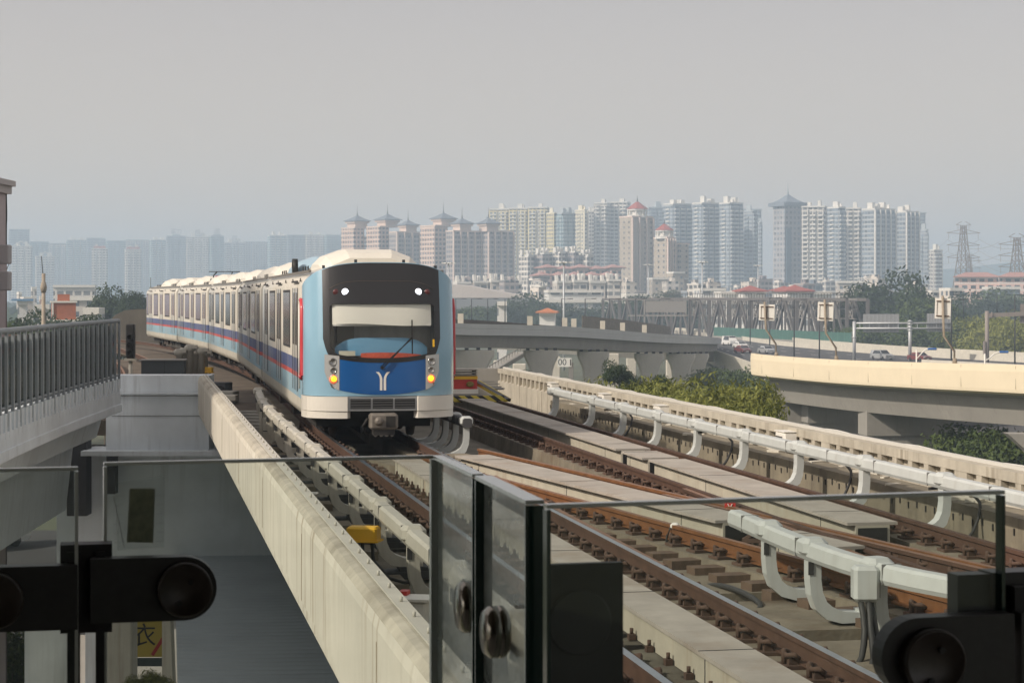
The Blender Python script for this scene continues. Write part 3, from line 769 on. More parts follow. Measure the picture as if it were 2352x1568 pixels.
# red plate sign and white fitting by the crossover
pr = G(1677, 1170, -.05); o = empty("red_marker", pr, R(-12), "small red marker plate with a white mark between the crossover rails", "marker")
b = MB(); b.box((0, 0, .02), (.14, .03, .22)); b.build("plate", red_paint, o)
b = MB(); b.bar((-.03, -.02, .08), (.035, -.02, -.03), .018, .01); b.bar((-.03, -.02, -.03), (.03, -.02, .08), .018, .01); b.bar((.0, -.02, -.05), (.035, -.02, -.08), .018, .01); b.build("white_mark", white_paint, o)
pf = G(1550, 1207, -.02); o = empty("rail_connector", pf, R(-12), "small white cable fitting clamped on the crossover rail", "cable fitting")
b = MB(); b.bbox((0, 0, 0), (.10, .12, .07), .02); b.bbox((.06, -.02, -.02), (.08, .06, .06), .02); b.build("fitting_body", white_paint, o)
b = MB(); b.tube([(-.05, 0, -.02), (-.09, -.02, -.12), (-.1, -.05, -.3)], .015, 6); b.build("fitting_cable", cable_m, o)
# buffer stop
yb = 52.6; xb = 8.6 - .189 * yb; o = empty("buffer_stop", (xb, yb, .02), R(10.7), "red and yellow buffer stop with black striped frame at the end of the outer track", "buffer stop")
b = MB(); b.box((0, 0, .58), (.9, .5, .42)); b.build("red_panel", red_paint, o)
b = MB(); b.lathe([(.12, -.26), (.12, -.30), (.08, -.31)], (.22, 0, .58), 16, axis='y'); b.build("round_mark", mat("olive_mark", (.22, .16, .04), .7), o)
b = MB(); b.box((0, 0, .85), (.92, .54, .13)); b.box((-.43, -.01, .58), (.12, .54, .42)); b.build("yellow_band", yellow_paint, o)
b = MB()
for k in range(3): b.box((0, 0, .96 + k * .11), (.92, .5, .05)); 
b.box((-.4, 0, 1.05), (.05, .4, .3)); b.box((.4, 0, 1.05), (.05, .4, .3)); b.build("top_slats", concrete_grey, o)
b = MB(); b.box((0, 0, .27), (.96, .56, .20)); b.build("base_plate", white_paint, o)
st = bpy.data.materials.new("hazard_stripes"); st.use_nodes = True; nt = st.node_tree
tc = nt.nodes.new("ShaderNodeTexCoord"); sx = nt.nodes.new("ShaderNodeSeparateXYZ"); nt.links.new(tc.outputs["Object"], sx.inputs[0])
ad = nt.nodes.new("ShaderNodeMath"); ad.operation = 'ADD'; nt.links.new(sx.outputs[0], ad.inputs[0]); nt.links.new(sx.outputs[2], ad.inputs[1])
ml = nt.nodes.new("ShaderNodeMath"); ml.operation = 'MULTIPLY'; ml.inputs[1].default_value = 2.7; nt.links.new(ad.outputs[0], ml.inputs[0])
fr = nt.nodes.new("ShaderNodeMath"); fr.operation = 'FRACT'; nt.links.new(ml.outputs[0], fr.inputs[0])
gt = nt.nodes.new("ShaderNodeMath"); gt.operation = 'GREATER_THAN'; gt.inputs[1].default_value = .5; nt.links.new(fr.outputs[0], gt.inputs[0])
mx = nt.nodes.new("ShaderNodeMix"); mx.data_type = 'RGBA'; mx.inputs[6].default_value = (.02, .02, .02, 1); mx.inputs[7].default_value = (.62, .5, .06, 1)
nt.links.new(gt.outputs[0], mx.inputs[0]); nt.links.new(mx.outputs[2], nt.nodes["Principled BSDF"].inputs["Base Color"])
b = MB(); b.box((.1, -1.4, .05), (1.9, .10, .26)); b.bar((1.15, -1.45, -.02), (.55, .3, .62), .22, .14); b.bar((-.95, -1.4, -.02), (-.6, .4, .55), .2, .12); b.build("striped_frame", st, o)
b = MB(); b.box((1.15, .5, .35), (.5, .8, .04)); 
for k in range(4): b.box((1.15, .4 + .3 * k, .3 + k * .09), (.55, .05, .04))
b.build("rear_struts", concrete_grey, o)
o.scale = (.85, 1, .62)
# number board
yn = 46; xn = 11.9 - .189 * yn
pn_ = G(1297, 832, 1.0); yn = 55.6; xn = X_at(1297, yn)
o = empty("number_board", (xn, yn, Z_at(832, yn)), R(-8), "white number board on a post behind the pocketed wall", "sign")
b = MB(); b.box((0, 0, 0), (.27, .03, .17)); b.build("board", mat("board_white", (.62, .64, .62), .6), o)
text("digits", "00", .17, mat("dark_blue_ink", (.05, .07, .09), .6), o, (-.045, -.017, 0), ext=.001)
b = MB(); b.box((.115, -.018, 0), (.02, .004, .12)); b.build("slot", dark_iron, o)
b = MB(); b.box((.12, .03, -.75), (.09, .05, 1.5)); b.build("post", mat("dull_post", (.22, .225, .22), .7), o)
o.scale = (1.45, 1, 1.45)
# ---------------------------------------------------------------- the metro train
def livery():
    m = bpy.data.materials.new("train_side_paint"); m.use_nodes = True
    nt = m.node_tree; b = nt.nodes["Principled BSDF"]; b.inputs["Roughness"].default_value = .32
    b.inputs["Coat Weight"].default_value = .25; b.inputs["Coat Roughness"].default_value = .12
    tc = nt.nodes.new("ShaderNodeTexCoord"); sx = nt.nodes.new("ShaderNodeSeparateXYZ"); nt.links.new(tc.outputs["Object"], sx.inputs[0])
    mr = nt.nodes.new("ShaderNodeMapRange"); mr.inputs[1].default_value = 0; mr.inputs[2].default_value = 4; nt.links.new(sx.outputs[2], mr.inputs[0])
    cr = nt.nodes.new("ShaderNodeValToRGB"); cr.color_ramp.interpolation = 'CONSTANT'
    E = [(0, (.55, .53, .46)), (.76, (.25, .42, .53)), (1.13, (.50, .045, .05)), (1.22, (.04, .075, .22)), (1.50, (.60, .575, .51))]
    el = cr.color_ramp.elements
    el[0].position = 0; el[0].color = (*E[0][1], 1); el[1].position = E[1][0] / 4; el[1].color = (*E[1][1], 1)
    for z, c in E[2:]:
        e = el.new(z / 4); e.color = (*c, 1)
    nt.links.new(mr.outputs[0], cr.inputs[0])
    n = nt.nodes.new("ShaderNodeTexNoise"); mp = nt.nodes.new("ShaderNodeMapping"); mp.inputs["Scale"].default_value = (3, 3, .5)
    nt.links.new(tc.outputs["Object"], mp.inputs[0]); nt.links.new(mp.outputs[0], n.inputs["Vector"]); n.inputs["Scale"].default_value = 1.5; n.inputs["Detail"].default_value = 6
    r2 = nt.nodes.new("ShaderNodeMapRange"); r2.inputs[1].default_value = .42; r2.inputs[2].default_value = .72; r2.inputs[3].default_value = 0.05; r2.inputs[4].default_value = .55
    nt.links.new(n.outputs[0], r2.inputs[0])
    mx = nt.nodes.new("ShaderNodeMix"); mx.data_type = 'RGBA'; mx.inputs[7].default_value = (.36, .33, .27, 1)
    nt.links.new(r2.outputs[0], mx.inputs[0]); nt.links.new(cr.outputs[0], mx.inputs[6]); nt.links.new(mx.outputs[2], b.inputs["Base Color"])
    return m
side_paint = livery()
blue_light = mat("train_light_blue", (.26, .44, .56), .22, var=.03, vscale=2, coat=.5)
blue_deep = mat("train_deep_blue", (.006, .095, .32), .2, var=.05, vscale=1.5, coat=.5)
mask_black = mat("train_mask_black", (.016, .015, .015), .3, coat=.35)
roof_grey = mat("train_roof", (.33, .33, .31), .6, var=.15, vscale=2)
ac_white = mat("roof_unit_white", (.72, .69, .61), .45, var=.06, vscale=1.5, streak=.12, dirt=(.45, .38, .25))
ac_grey = mat("roof_unit_grey", (.17, .16, .145), .7, var=.15, vscale=3)
ac_blue = mat("roof_unit_blue", (.36, .50, .60), .4, var=.05, vscale=1.5)
bumper_white = mat("bumper_white", (.70, .67, .60), .35, var=.04, vscale=2, coat=.2)
door_paint = mat("train_door_paint", (.60, .565, .485), .4, var=.06, vscale=2)
side_glass = mat("train_side_glass", (.07, .06, .058), .12, var=.4, vscale=1.2, coat=.3)
red_glass = mat("train_red_seats_glass", (.15, .05, .045), .15, var=.5, vscale=1.8, coat=.3)
under = mat("underframe_black", (.022, .02, .018), .85, var=.4, vscale=3)
under_brown = mat("underframe_brown", (.06, .043, .03), .85, var=.4, vscale=3)
bellow_m = mat("gangway_light", (.50, .53, .54), .55)
silver = mat("headlamp_silver", (.60, .60, .59), .25, metal=.5)
glassy = mat("lamp_glass", (.30, .30, .29), .12, metal=.5)
red_line = mat("train_red", (.56, .035, .045), .35, coat=.3)

HW, ZS, ZT = 1.42, 2.88, 3.33
def ztop(x): return ZS + (ZT - ZS) * max(0.0, 1 - (abs(x) / HW) ** 3.2) ** .62
def section(zb=.45, inset=0.0):
    xs = [HW * math.sin(R(a)) for a in range(-90, 91, 12)]
    hw = HW - inset
    pts = [(-hw + .07, zb), (-hw, zb + .16), (-hw, 1.5)] + [(x / HW * hw, ztop(x) - inset) for x in xs] + [(hw, 1.5), (hw, zb + .16), (hw - .07, zb)]
    return pts
joints = [(-2.38, 36.6), (-5.13, 52.05), (-7.87, 67.35), (-11.2, 82.6), (-15.0, 97.5), (-19.3, 112.4)]
train = empty("metro_train", (joints[0][0], joints[0][1], 0), 0, "blue and white metro train with lit headlamps coming round the bend", "train")
T0 = train.location.copy()

def roof_unit(y0, parent, m_cover, length=4.6):
    """white faceted cover in front, grey vented tail behind"""
    b = MB()
    def ring(y, hw, z): return [(-hw, y, 3.10), (-hw, y, z - .30), (-hw * .84, y, z - .14), (-hw * .46, y, z), (hw * .46, y, z), (hw * .84, y, z - .14), (hw, y, z - .30), (hw, y, 3.10)]
    b.loft([ring(y0, .88, 3.44), ring(y0 - .14, .93, 3.54), ring(y0 - .5, .99, 3.62), ring(y0 - 1.9, 1.0, 3.64), ring(y0 - 2.3, 1.0, 3.56)])
    o = b.build("roof_unit", m_cover, parent)
    v = MB()
    v.loft([ring(y0 - 2.3, 1.02, 3.52), ring(y0 - length, 1.02, 3.44)])
    v.build("roof_vents", ac_grey, parent)
    s = MB()
    for k in range(3):
        yy = y0 - 2.65 - k * .72
        for sd in (-1, 1):
            s.box((sd * 1.022, yy, 3.26), (.012, .30, .13), 0, 0); s.box((sd * .5, yy, 3.50 - k * .02), (.42, .26, .02), 0, 0)
    s.build("vent_grilles", black_m, parent)
    if m_cover is ac_blue:
        f = MB()
        f.lathe([(.20, 0), (.20, .12), (.14, .12), (.14, .02)], (.92, y0 - .1, 3.36), 16, axis='x'); f.build("roof_fan", black_m, parent)

def car(k, parent):
    p, q = Vector((*joints[k], 0)), Vector((*joints[k + 1], 0))
    d = (p - q); L = d.length; d.normalize(); c = (p + q) / 2
    front = (k == 0)
    ya = L / 2 - (.95 if front else .42); yb = -L / 2 + .42
    b = MB(); sec = section()
    b.loft([[(x, y, z) for x, z in sec] for y in (yb, yb + .02, ya)], smooth=True)
    body = b.build("front_car" if front else "train_car", side_paint, parent, c - T0, math.atan2(d.y, d.x) - math.pi / 2)
    for f in body.data.polygons: f.use_smooth = abs(f.normal.y) < .5 and abs(f.normal.z) < .8
    Lb = ya - yb
    # gangway
    if k < len(joints) - 2:
        g_ = MB(); s2 = section(.7, .05); g_.loft([[(x, y, z) for x, z in s2] for y in (-L / 2 - .42, -L / 2 + .42)]); g_.build("gangway", bellow_m, body)
    # skirt line, roof rail
    w = MB()
    for s in (-1, 1): w.box((s * 1.26, (ya + yb) / 2, 3.17), (.05, Lb - .3, .05))
    w.build("roof_rail", ac_grey, body)
    # doors and windows on both sides
    first = None; firstw = None
    offs = (.10, .47, .84) if not front else (.125, .50, .87)
    for s in (1, -1):
        for f in offs:
            y = ya - f * Lb
            if first is None:
                dm = MB()
                dm.box((0, 0, 1.86), (.014, 1.42, 2.0), 0, 0)
                for t in (-1, 1):
                    dm.box((.008, t * .36, 2.26), (.016, .36, 1.02), 0, 1)
                dm.box((.008, 0, 1.86), (.010, .018, 1.98), 0, 2); dm.box((.008, .71, 1.86), (.010, .02, 2.0), 0, 2); dm.box((.008, -.71, 1.86), (.010, .02, 2.0), 0, 2)
                dm.box((.012, 0, 2.98), (.03, 1.5, .035), 0, 2)
                o = dm.build("car_door", [door_stripe, red_glass if k >= 3 else side_glass, dark_iron], body); first = o
            else:
                o = first.copy(); col.objects.link(o); o.parent = body
            o.location = (s * (HW + .004), y, 0); o.rotation_euler.z = 0 if s > 0 else math.pi
        ww = [(offs[0] + offs[1]) / 2, (offs[1] + offs[2]) / 2]
        ww += [.955] if not front else []
        for f in ww:
            y = ya - f * Lb
            if firstw is None:
                wm = MB(); wm.bbox((0, 0, 2.24), (.016, 2.1, 1.08), .012, 0, 0); wm.box((-.003, 0, 2.24), (.016, 2.2, 1.18), 0, 1)
                o = wm.build("car_window", [red_glass if k >= 3 else side_glass, dark_iron], body); firstw = o
            else:
                o = firstw.copy(); col.objects.link(o); o.parent = body
            o.location = (s * (HW + .006), y, 0); o.scale = (1, .42 if f == .955 else 1, 1)
    # grab marks on the cantrail
    gm = MB()
    for f in (.05, .2, .36, .55, .7, .93):
        gm.box((HW - .02, ya - f * Lb, 2.99), (.03, .16, .02)); gm.box((HW - .02, ya - f * Lb, 3.02), (.02, .03, .05))
    gm.build("cantrail_hooks", dark_iron, body)
    # underframe: bogies, wheels, boxes
    u = MB()
    u.box((0, (ya + yb) / 2, .55), (2.3, Lb - .6, .30)); 
    for yy in (ya - 2.3 if not front else ya - 2.0, yb + 2.3):
        u.box((0, yy, .33), (2.2, 2.6, .28)); u.box((0, yy, .12), (.5, 2.4, .12))
    rr = random.Random(k)
    for i in range(9):
        yy = yb + 3.9 + i * (Lb - 7.6) / 8; u.box((rr.uniform(.7, .9) * rr.choice((1, 1, -1)), yy, .36), (.7, rr.uniform(.5, 1.0), rr.uniform(.2, .42)), 0, rr.choice((0, 1)))
    u.build("underframe", [under, under_brown], body)
    wh = None
    for yy in (ya - 1.1, ya - 2.9, yb + 1.3, yb + 3.2):
        for s in (-1, 1):
            if wh is None:
                m_ = MB(); m_.lathe([(.33, -.06), (.35, -.02), (.33, .06), (.12, .07), (.10, .11)], (0, 0, 0), 20, axis='x'); wh = m_.build("wheel", under_brown, body); o = wh
            else: o = wh.copy(); col.objects.link(o); o.parent = body
            o.location = (s * .757, yy, .335)
    # roof
    if front:
        roof_unit(ya - 1.2, body, ac_white); roof_unit(ya - 8.4, body, ac_blue)
    else:
        cm = ac_white
        roof_unit(ya - 1.4, body, cm); roof_unit(ya - 8.6, body, cm if k != 1 else ac_white)
    if k == 3:
        pg = MB(); y0 = ya - 7.2
        for s in (-.5, .5):
            pg.tube([(s, y0 + .9, 3.34), (s * .8, y0 - .5, 3.62), (s * .7, y0 + .5, 3.78)], .03, 6)
        pg.tube([(-.7, y0 + .5, 3.8), (.7, y0 + .5, 3.8)], .02, 6, 0); pg.box((0, y0 + .2, 3.42), (1.1, 1.4, .12), 0, 0); pg.box((.3, y0 + 1.0, 3.55), (.3, .5, .12), 0, 1)
        pg.build("pantograph", [dark_iron, red_line], body)
    if k == 4:
        an = MB(); an.tube([(1.2, yb + .1, 3.2), (1.2, yb + .1, 3.75)], .015, 5); an.build("antenna", dark_iron, body)
    return body, ya, L
# door paint carries the same bands as the side
door_stripe = side_paint
cars = [car(k, train) for k in range(len(joints) - 1)]

# --- nose of the front car
fc, ya0, L0 = cars[0]
YF = L0 / 2
def nose(x, z):
    e = min(1.0, abs(x) / HW)
    y = -.78 * (1 - max(0.0, 1 - e ** 3.4) ** (1 / 2.1))
    if z > 1.6: y -= .30 * ((z - 1.6) / 1.73) ** 1.7
    if z < 1.0: y -= .08 * ((1.0 - z) / .55) ** 2
    return YF + y
def in_window(x, z): return abs(x) < 1.03 and 1.53 < z < 2.63
nb = MB(); NX, NZ = 56, 44
xs = [HW * math.sin(math.pi / 2 * (2 * i / NX - 1)) for i in range(NX + 1)]
ZB = .86
grid = [[(x, nose(x, ZB + (ztop(x) - ZB) * j / NZ), ZB + (ztop(x) - ZB) * j / NZ) for j in range(NZ + 1)] for x in xs]
verts = [p for colm in grid for p in colm]; faces = []
for i in range(NX):
    for j in range(NZ):
        c = [grid[i][j], grid[i + 1][j], grid[i + 1][j + 1], grid[i][j + 1]]
        cx, cz = sum(p[0] for p in c) / 4, sum(p[2] for p in c) / 4
        if not in_window(cx, cz):
            a = i * (NZ + 1) + j; faces.append((a, a + 1, a + NZ + 2, a + NZ + 1))
nb.idx(verts, faces, 0, True)
bound = [grid[0][j] for j in range(NZ + 1)] + [grid[i][NZ] for i in range(1, NX + 1)] + [grid[NX][j] for j in range(NZ - 1, -1, -1)]
nb.loft([[p for p in bound], [(p[0], ya0 - .003, p[2]) for p in bound]], caps=False, closed=False, smooth=True)
nb.build("nose", blue_light, fc, recalc=False)
def patch(cols, off, name, m, parent, nz=14, smooth=True, thick=0.0):
    """cols: (x, z low, z high) columns laid on the nose, raised by off"""
    b = MB(); n = len(cols)
    V = [(x, nose(x, lo + (hi - lo) * j / nz) + off, lo + (hi - lo) * j / nz) for x, lo, hi in cols for j in range(nz + 1)]
    Fc = [(i * (nz + 1) + j, i * (nz + 1) + j + 1, (i + 1) * (nz + 1) + j + 1, (i + 1) * (nz + 1) + j) for i in range(n - 1) for j in range(nz)]
    b.idx(V, Fc, 0, smooth)
    return b.build(name, m, parent, recalc=False)
def lin(a, b, n): return [a + (b - a) * i / n for i in range(n + 1)]
MW = 1.09
def mlo(x):
    e = abs(x) / MW
    return 1.475 + .14 * e ** 2.4 + (.30 * ((e - .86) / .14) ** 2.2 if e > .86 else 0)
def mhi(x): return ztop(x) - .012
def wlo(x): return mlo(x) + .085 + (.1 * max(0, abs(x) - .85) / .12)
WW, WT = .97, 2.56
def wtop(x): return WT - (.05 * max(0, abs(x) - .9) / .07)
mk = MB()
def add_patch(b, cols, off, nz=10):
    n = len(cols)
    V = [(x, nose(x, lo + (hi - lo) * j / nz) + off, lo + (hi - lo) * j / nz) for x, lo, hi in cols for j in range(nz + 1)]
    Fc = [(i * (nz + 1) + j, i * (nz + 1) + j + 1, (i + 1) * (nz + 1) + j + 1, (i + 1) * (nz + 1) + j) for i in range(n - 1) for j in range(nz)]
    b.idx(V, Fc, 0, True)
add_patch(mk, [(x, wtop(x), mhi(x)) for x in lin(-WW, WW, 30)], .012)
add_patch(mk, [(x, mlo(x), wlo(x)) for x in lin(-WW, WW, 30)], .012)
for s in (-1, 1): add_patch(mk, [(x, mlo(x), mhi(x)) for x in (lin(WW, MW, 6) if s > 0 else lin(-MW, -WW, 6))], .012)
# flange that closes the edge of the mask
for s in (-1, 1):
    mk.loft([[(s * MW, nose(MW, z) + .012, z), (s * MW, nose(MW, z) - .03, z)] for z in lin(mlo(MW), mhi(MW), 12)], caps=False, closed=False)
mk.build("front_mask", mask_black, fc, recalc=False)
ws = patch([(x, wlo(x) - .01, wtop(x) + .01) for x in lin(-WW - .01, WW + .01, 30)], .004, "windscreen", glass_mat("windscreen_glass", (.93, .95, .95), .03, 1.40), fc)
# cab behind the windscreen
cb = MB(); y1, y0 = YF - .42, YF - 1.7
cb.idx([(-1.0, y1, 1.45), (1.0, y1, 1.45), (1.0, y1, 2.6), (-1.0, y1, 2.6), (-1.0, y0, 1.45), (1.0, y0, 1.45), (1.0, y0, 2.6), (-1.0, y0, 2.6)],
       [(0, 1, 5, 4), (1, 2, 6, 5), (2, 3, 7, 6), (3, 0, 4, 7), (4, 5, 6, 7)])
cb.build("cab_interior", mat("cab_grey", (.26, .27, .27), .7, var=.2, vscale=3), fc)
patch([(x, 2.17 + .02 * math.sin(x * 3), 2.55) for x in lin(-.92, .92, 20)], -.035, "sun_blind", mat("blind_cream", (.80, .77, .68), .8, var=.05), fc)
b = MB(); b.box((0, YF - .16, 2.165), (1.82, .03, .03)); b.build("blind_bar", white_paint, fc)
patch([(x, 1.60, 1.93 - .18 * (abs(x) / .86) ** 5) for x in lin(-.86, .86, 24)], -.22, "driver_desk", mat("desk_blue", (.16, .36, .54), .5), fc)
patch([(x, 1.55, 1.66 - .04 * (x / .7) ** 2) for x in lin(-.72, .40, 20)], -.09, "red_cloth", mat("red_cloth", (.62, .10, .05), .9, var=.3, vscale=6), fc)
patch([(x, 1.60, 1.69) for x in lin(.50, .80, 6)], -.09, "paper_sheet", mat("paper_cream", (.55, .53, .42), .8), fc)
b = MB(); b.box((.62, YF - .9, 2.0), (.32, .3, .35)); b.box((.9, YF - .7, 2.1), (.1, .3, .9)); b.build("cab_seat", mat("cab_beige", (.30, .26, .2), .8), fc)
# lamps at the top
head_on = mat("headlamp_lit", (.9, .92, 1), .3, emit=(.88, .94, 1.0), strength=2.2)
tail_red = mat("tail_lamp_red", (.10, .022, .022), .3, coat=.3)
def disc(x, z, r, name, m, off=.018):
    b = MB(); y = nose(x, z) + off
    b.lathe([(r, -.02), (r, 0), (r * .6, .008), (.002, .012)], (x, y, z), 20, axis='y'); return b.build(name, m, fc)
for s in (-1, 1):
    disc(s * .68, 2.78, .062, "headlight", head_on); disc(s * .85, 2.775, .055, "tail_light", tail_red)
# thin arched seam on the mask
sm = MB(); sm.tube([(x, nose(x, 2.98 - .16 * (abs(x) / .98) ** 5) + .014, 2.98 - .16 * (abs(x) / .98) ** 5) for x in lin(-.98, .98, 30)], .006, 5); sm.build("mask_seam", mat("seam_brown", (.09, .07, .055), .5), fc)
# deep blue lower panel, lamp clusters
def plow(x): return .885 + .10 * (abs(x) / .84) ** 2.2
patch([(x, plow(x), mlo(x) + .01) for x in lin(-.84, .84, 30)], .007, "lower_panel", blue_deep, fc)
for s in (-1, 1):
    cl = []
    for t in lin(0, 1, 10):
        x = .80 + .265 * t
        cl.append((s * x, .965 + .12 * t + .5 * max(0, t - .3) ** 2.2, 1.60 + .03 * t))
    if s < 0: cl.reverse()
    h = patch(cl, .014, "light_cluster", silver, fc)
    for z, r, m, nm, em in ((1.49, .058, glassy, "upper_lamp", 0), (1.335, .047, glassy, "middle_lamp", 0)):
        bb = MB(); x = s * (.915 if z > 1.4 else .905); bb.lathe([(r * 1.35, 0), (r * 1.3, .025), (r, .03), (r * .9, .015), (.002, .012)], (x, nose(x, z) + .012, z), 18, axis='y'); bb.build(nm, [m], h)
    bb = MB(); x = s * .90; bb.lathe([(.055, 0), (.05, .03), (.03, .045), (.002, .05)], (x, nose(x, 1.18) + .012, 1.18), 18, axis='y'); bb.build("indicator_lamp", mat("indicator_lit", (1, .45, .02), .3, emit=(1.0, .40, .01), strength=3.2), h)
    bb = MB(); bb.lathe([(.085, .0), (.07, .02), (.055, .022)], (x, nose(x, 1.17) + .012, 1.17), 18, axis='y'); bb.build("indicator_glow_lens", mat("amber_lens", (.75, .20, .12), .3, emit=(1, .2, .06), strength=.5), h)
    bb = MB(); x = s * .94; bb.bar((x, nose(x, 1.06) + .016, 1.03), (x + s * .03, nose(x, 1.1) + .016, 1.10), .05, .012); bb.build("lower_lamp", glassy, h)
# emblem: two mirrored strokes
em = MB()
for s in (-1, 1):
    pr = []
    for t in lin(0, 1, 12):
        z = 1.305 - .34 * t
        xi = .012 + .062 * max(0, 1 - t / .42) ** 1.9; xo = .058 + .075 * max(0, 1 - t / .42) ** 2.2
        pr.append((s * xi, s * xo, z))
    for i in range(12):
        a, c = pr[i], pr[i + 1]
        P_ = [(a[0], a[2]), (a[1], a[2] ), (c[1], c[2]), (c[0], c[2])]
        em.face([(x, nose(x, z) + .012, z) for x, z in P_])
em.build("emblem", white_paint, fc, recalc=False)
# bumper with grille
for s in (-1, 1):
    bm_ = MB()
    xs_ = lin(.655, HW, 14); 
    for z0, z1, dz in ((.585, .852, 0), (.45, .578, .02)):
        prof = []
        for x in xs_:
            prof.append((s * x, nose(x, 1.2) + .035 - dz))
        prof.append((s * (HW + .012), ya0 - .02))
        inner = [(x * .9, y - .12) for x, y in prof]
        bm_.loft([[(x, y, z0) for x, y in prof + inner[::-1]], [(x, y, z1) for x, y in prof + inner[::-1]]])
    bm_.build("bumper", bumper_white, fc)
bf = MB(); bf.box((0, YF - .10, .72), (1.30, .16, .265)); 
bf.build("grille_frame", mat("grille_grey", (.33, .34, .34), .5, metal=.2), fc)
bg_ = MB()
for k in (-1, 0, 1):
    bg_.box((k * .41, YF - .018, .72), (.375, .012, .185), 0, 0)
    for j in range(4): bg_.box((k * .41, YF - .008, .65 + j * .047), (.36, .02, .014), 0, 1)
bg_.build("grille", [black_m, mat("grille_bar", (.10, .10, .10), .5)], fc)
bf = MB(); bf.box((0, YF - .62, .66), (1.9, .7, .36)); bf.build("bumper_core", under, fc)
# coupler
cp = MB(); cp.bbox((0, YF + .05, .40), (.52, .34, .30), .04, 0, 0); cp.lathe([(.07, 0), (.085, .05), (.03, .09)], (.10, YF + .22, .41), 14, 0, 'y'); cp.box((-.12, YF + .222, .40), (.17, .02, .20), 0, 1)
cp.box((0, YF - .3, .38), (.3, .6, .22), 0, 1); cp.box((0, YF + .05, .20), (.40, .26, .10), 0, 1); cp.tube([(.28, YF, .45), (.36, YF - .1, .3), (.3, YF - .2, .15)], .025, 6, 1)
for k in range(4): cp.box((-.15 + .1 * k, YF + .14, .15), (.05, .06, .05), 0, 0)
cp.build("coupler", [mat("coupler_grey", (.19, .17, .145), .6, metal=.3, var=.3, vscale=8), under], fc)
# wiper: two arms and a blade
wp = MB()
def nm(x, z, o=.05): return Vector((x, nose(x, z) + o, z))
wp.bar(nm(.0, 1.38), nm(-.54, 1.95, .06), .018); wp.bar(nm(.05, 1.39), nm(-.55, 1.93, .06), .018); wp.bar(nm(-.545, 1.63, .03), nm(-.545, 2.26, .03), .022); wp.lathe([(.03, 0), (.03, .05)], nm(.02, 1.385, 0), 10, axis='y')
wp.build("wiper", black_m, fc)
b = MB(); x = -.955; b.bar(nm(x, 1.76, .018), nm(x, 1.90, .018), .035, .01); b.build("yellow_tag", yellow_paint, fc)
# red framed cab side window
for s in (1, -1):
    b = MB(); X = s * (HW + .006)
    yk = ya0 + .14
    b.tube([(X, yk - .42, 2.63), (X, yk - .10, 2.62), (X, yk + .0, 2.45), (X, yk + .03, 1.9), (X, yk + .02, 1.22), (X, yk - .05, 1.17), (X, yk - .6, 1.175)], .045, 6)
    b.build("red_frame", red_line, fc)
    b = MB(); b.box((s * (HW + .002), yk - .22, 2.02), (.014, .36, 1.10)); b.build("cab_side_window", side_glass, fc)
    b = MB(); b.box((s * (HW + .002), yk - .17, 1.36), (.014, .34, .27)); b.build("blue_corner_panel", mat("corner_blue", (.01, .14, .42), .3, coat=.3), fc)
    b = MB(); b.tube([(s * (HW + .03), ya0 - .32, .95), (s * (HW + .03), ya0 - .32, 2.55)], .016, 6); b.build("grab_rail", white_paint, fc)
b = MB()
for x in (-1.05, -.45, .45, 1.05): b.box((x, YF - .55, ztop(x) + .03), (.05, .06, .06))
b.build("roof_hooks", dark_iron, fc)
# ---------------------------------------------------------------- grey ramp viaduct behind the tracks
def ramp_path(rows, step=4.0): return spline([(X_at(u, y), y, z) for u, y, z in rows], step)
GV = ramp_path([(700, 170, 1.2), (900, 176, .8), (1042, 185, .19), (1270, 203, -.33), (1400, 222, -1.05), (1516, 247, -2.0), (1600, 287, -3.1), (1648, 335, -4.3), (1655, 375, -5.2), (1640, 415, -6.0)], 4)
gv = MB()
gv.sweep(GV, [(0, -1.08), (0, -.55), (-.03, -.5), (0, -.45), (0, 0), (-.25, 0), (-.30, -.75), (-8.2, -.75), (-8.25, .52), (-8.5, .52), (-8.5, -1.08), (-8.0, -1.15), (-.5, -1.15)], mats=[2, 2, 2, 2, 2, 0, 1, 1, 1, 0, 0, 0, 0])
gv.sweep(GV, [(-.75, -2.3), (-.62, -1.16), (-7.9, -1.16), (-7.6, -2.3)])
gvo = gv.build("ramp_viaduct", [concrete_grey, concrete_dark, concrete_ramp]); tag(gvo, "grey curved ramp viaduct on flared piers behind the train", "viaduct")
b = MB()
for u in (1058, 1217, 1297, 1318, 1384, 1430, 1480):
    y = np.interp(u, [1042, 1270, 1400, 1516], [185, 203, 222, 247]); z = np.interp(u, [1042, 1270, 1400, 1516], [.19, -.33, -1.05, -2.0])
    b.box((X_at(u, y + 6), y + 6, z + .35), (.55, .5, 1.0))
b.build("small_posts", concrete_light, gvo)
def pier(u, y, ztop_, w, label, zbot=-13.5, neck=.46, depth=1.8):
    x = X_at(u, y + .7)
    pr = [(1.0, 0), (1.0, -.5), (.96, -.7), (.86, -1.05), (.75, -1.5), (.67, -2.0), (.62, -2.6), (.59, -3.4), (.57, zbot - ztop_)]
    b = MB(); rings = []
    for k, (s, z) in enumerate(pr):
        hw = w / 2 * s; d = depth / 2; c = .22
        rings.append([(-hw + c, -d, z), (hw - c, -d, z), (hw, -d + c, z), (hw, d - c, z), (hw - c, d, z), (-hw + c, d, z), (-hw, d - c, z), (-hw, -d + c, z)])
    b.loft(rings)
    for s in (-.75, -.2, .3, .8): b.box((s * w / 2, 0, .13), (.35, 1.0, .24), 0, 1)
    o = b.build("flared_pier", [concrete_pier, dark_iron], None, (x, y + depth / 2 + .7, ztop_), 0); tag(o, label, "pier", "flared piers under the grey ramp")
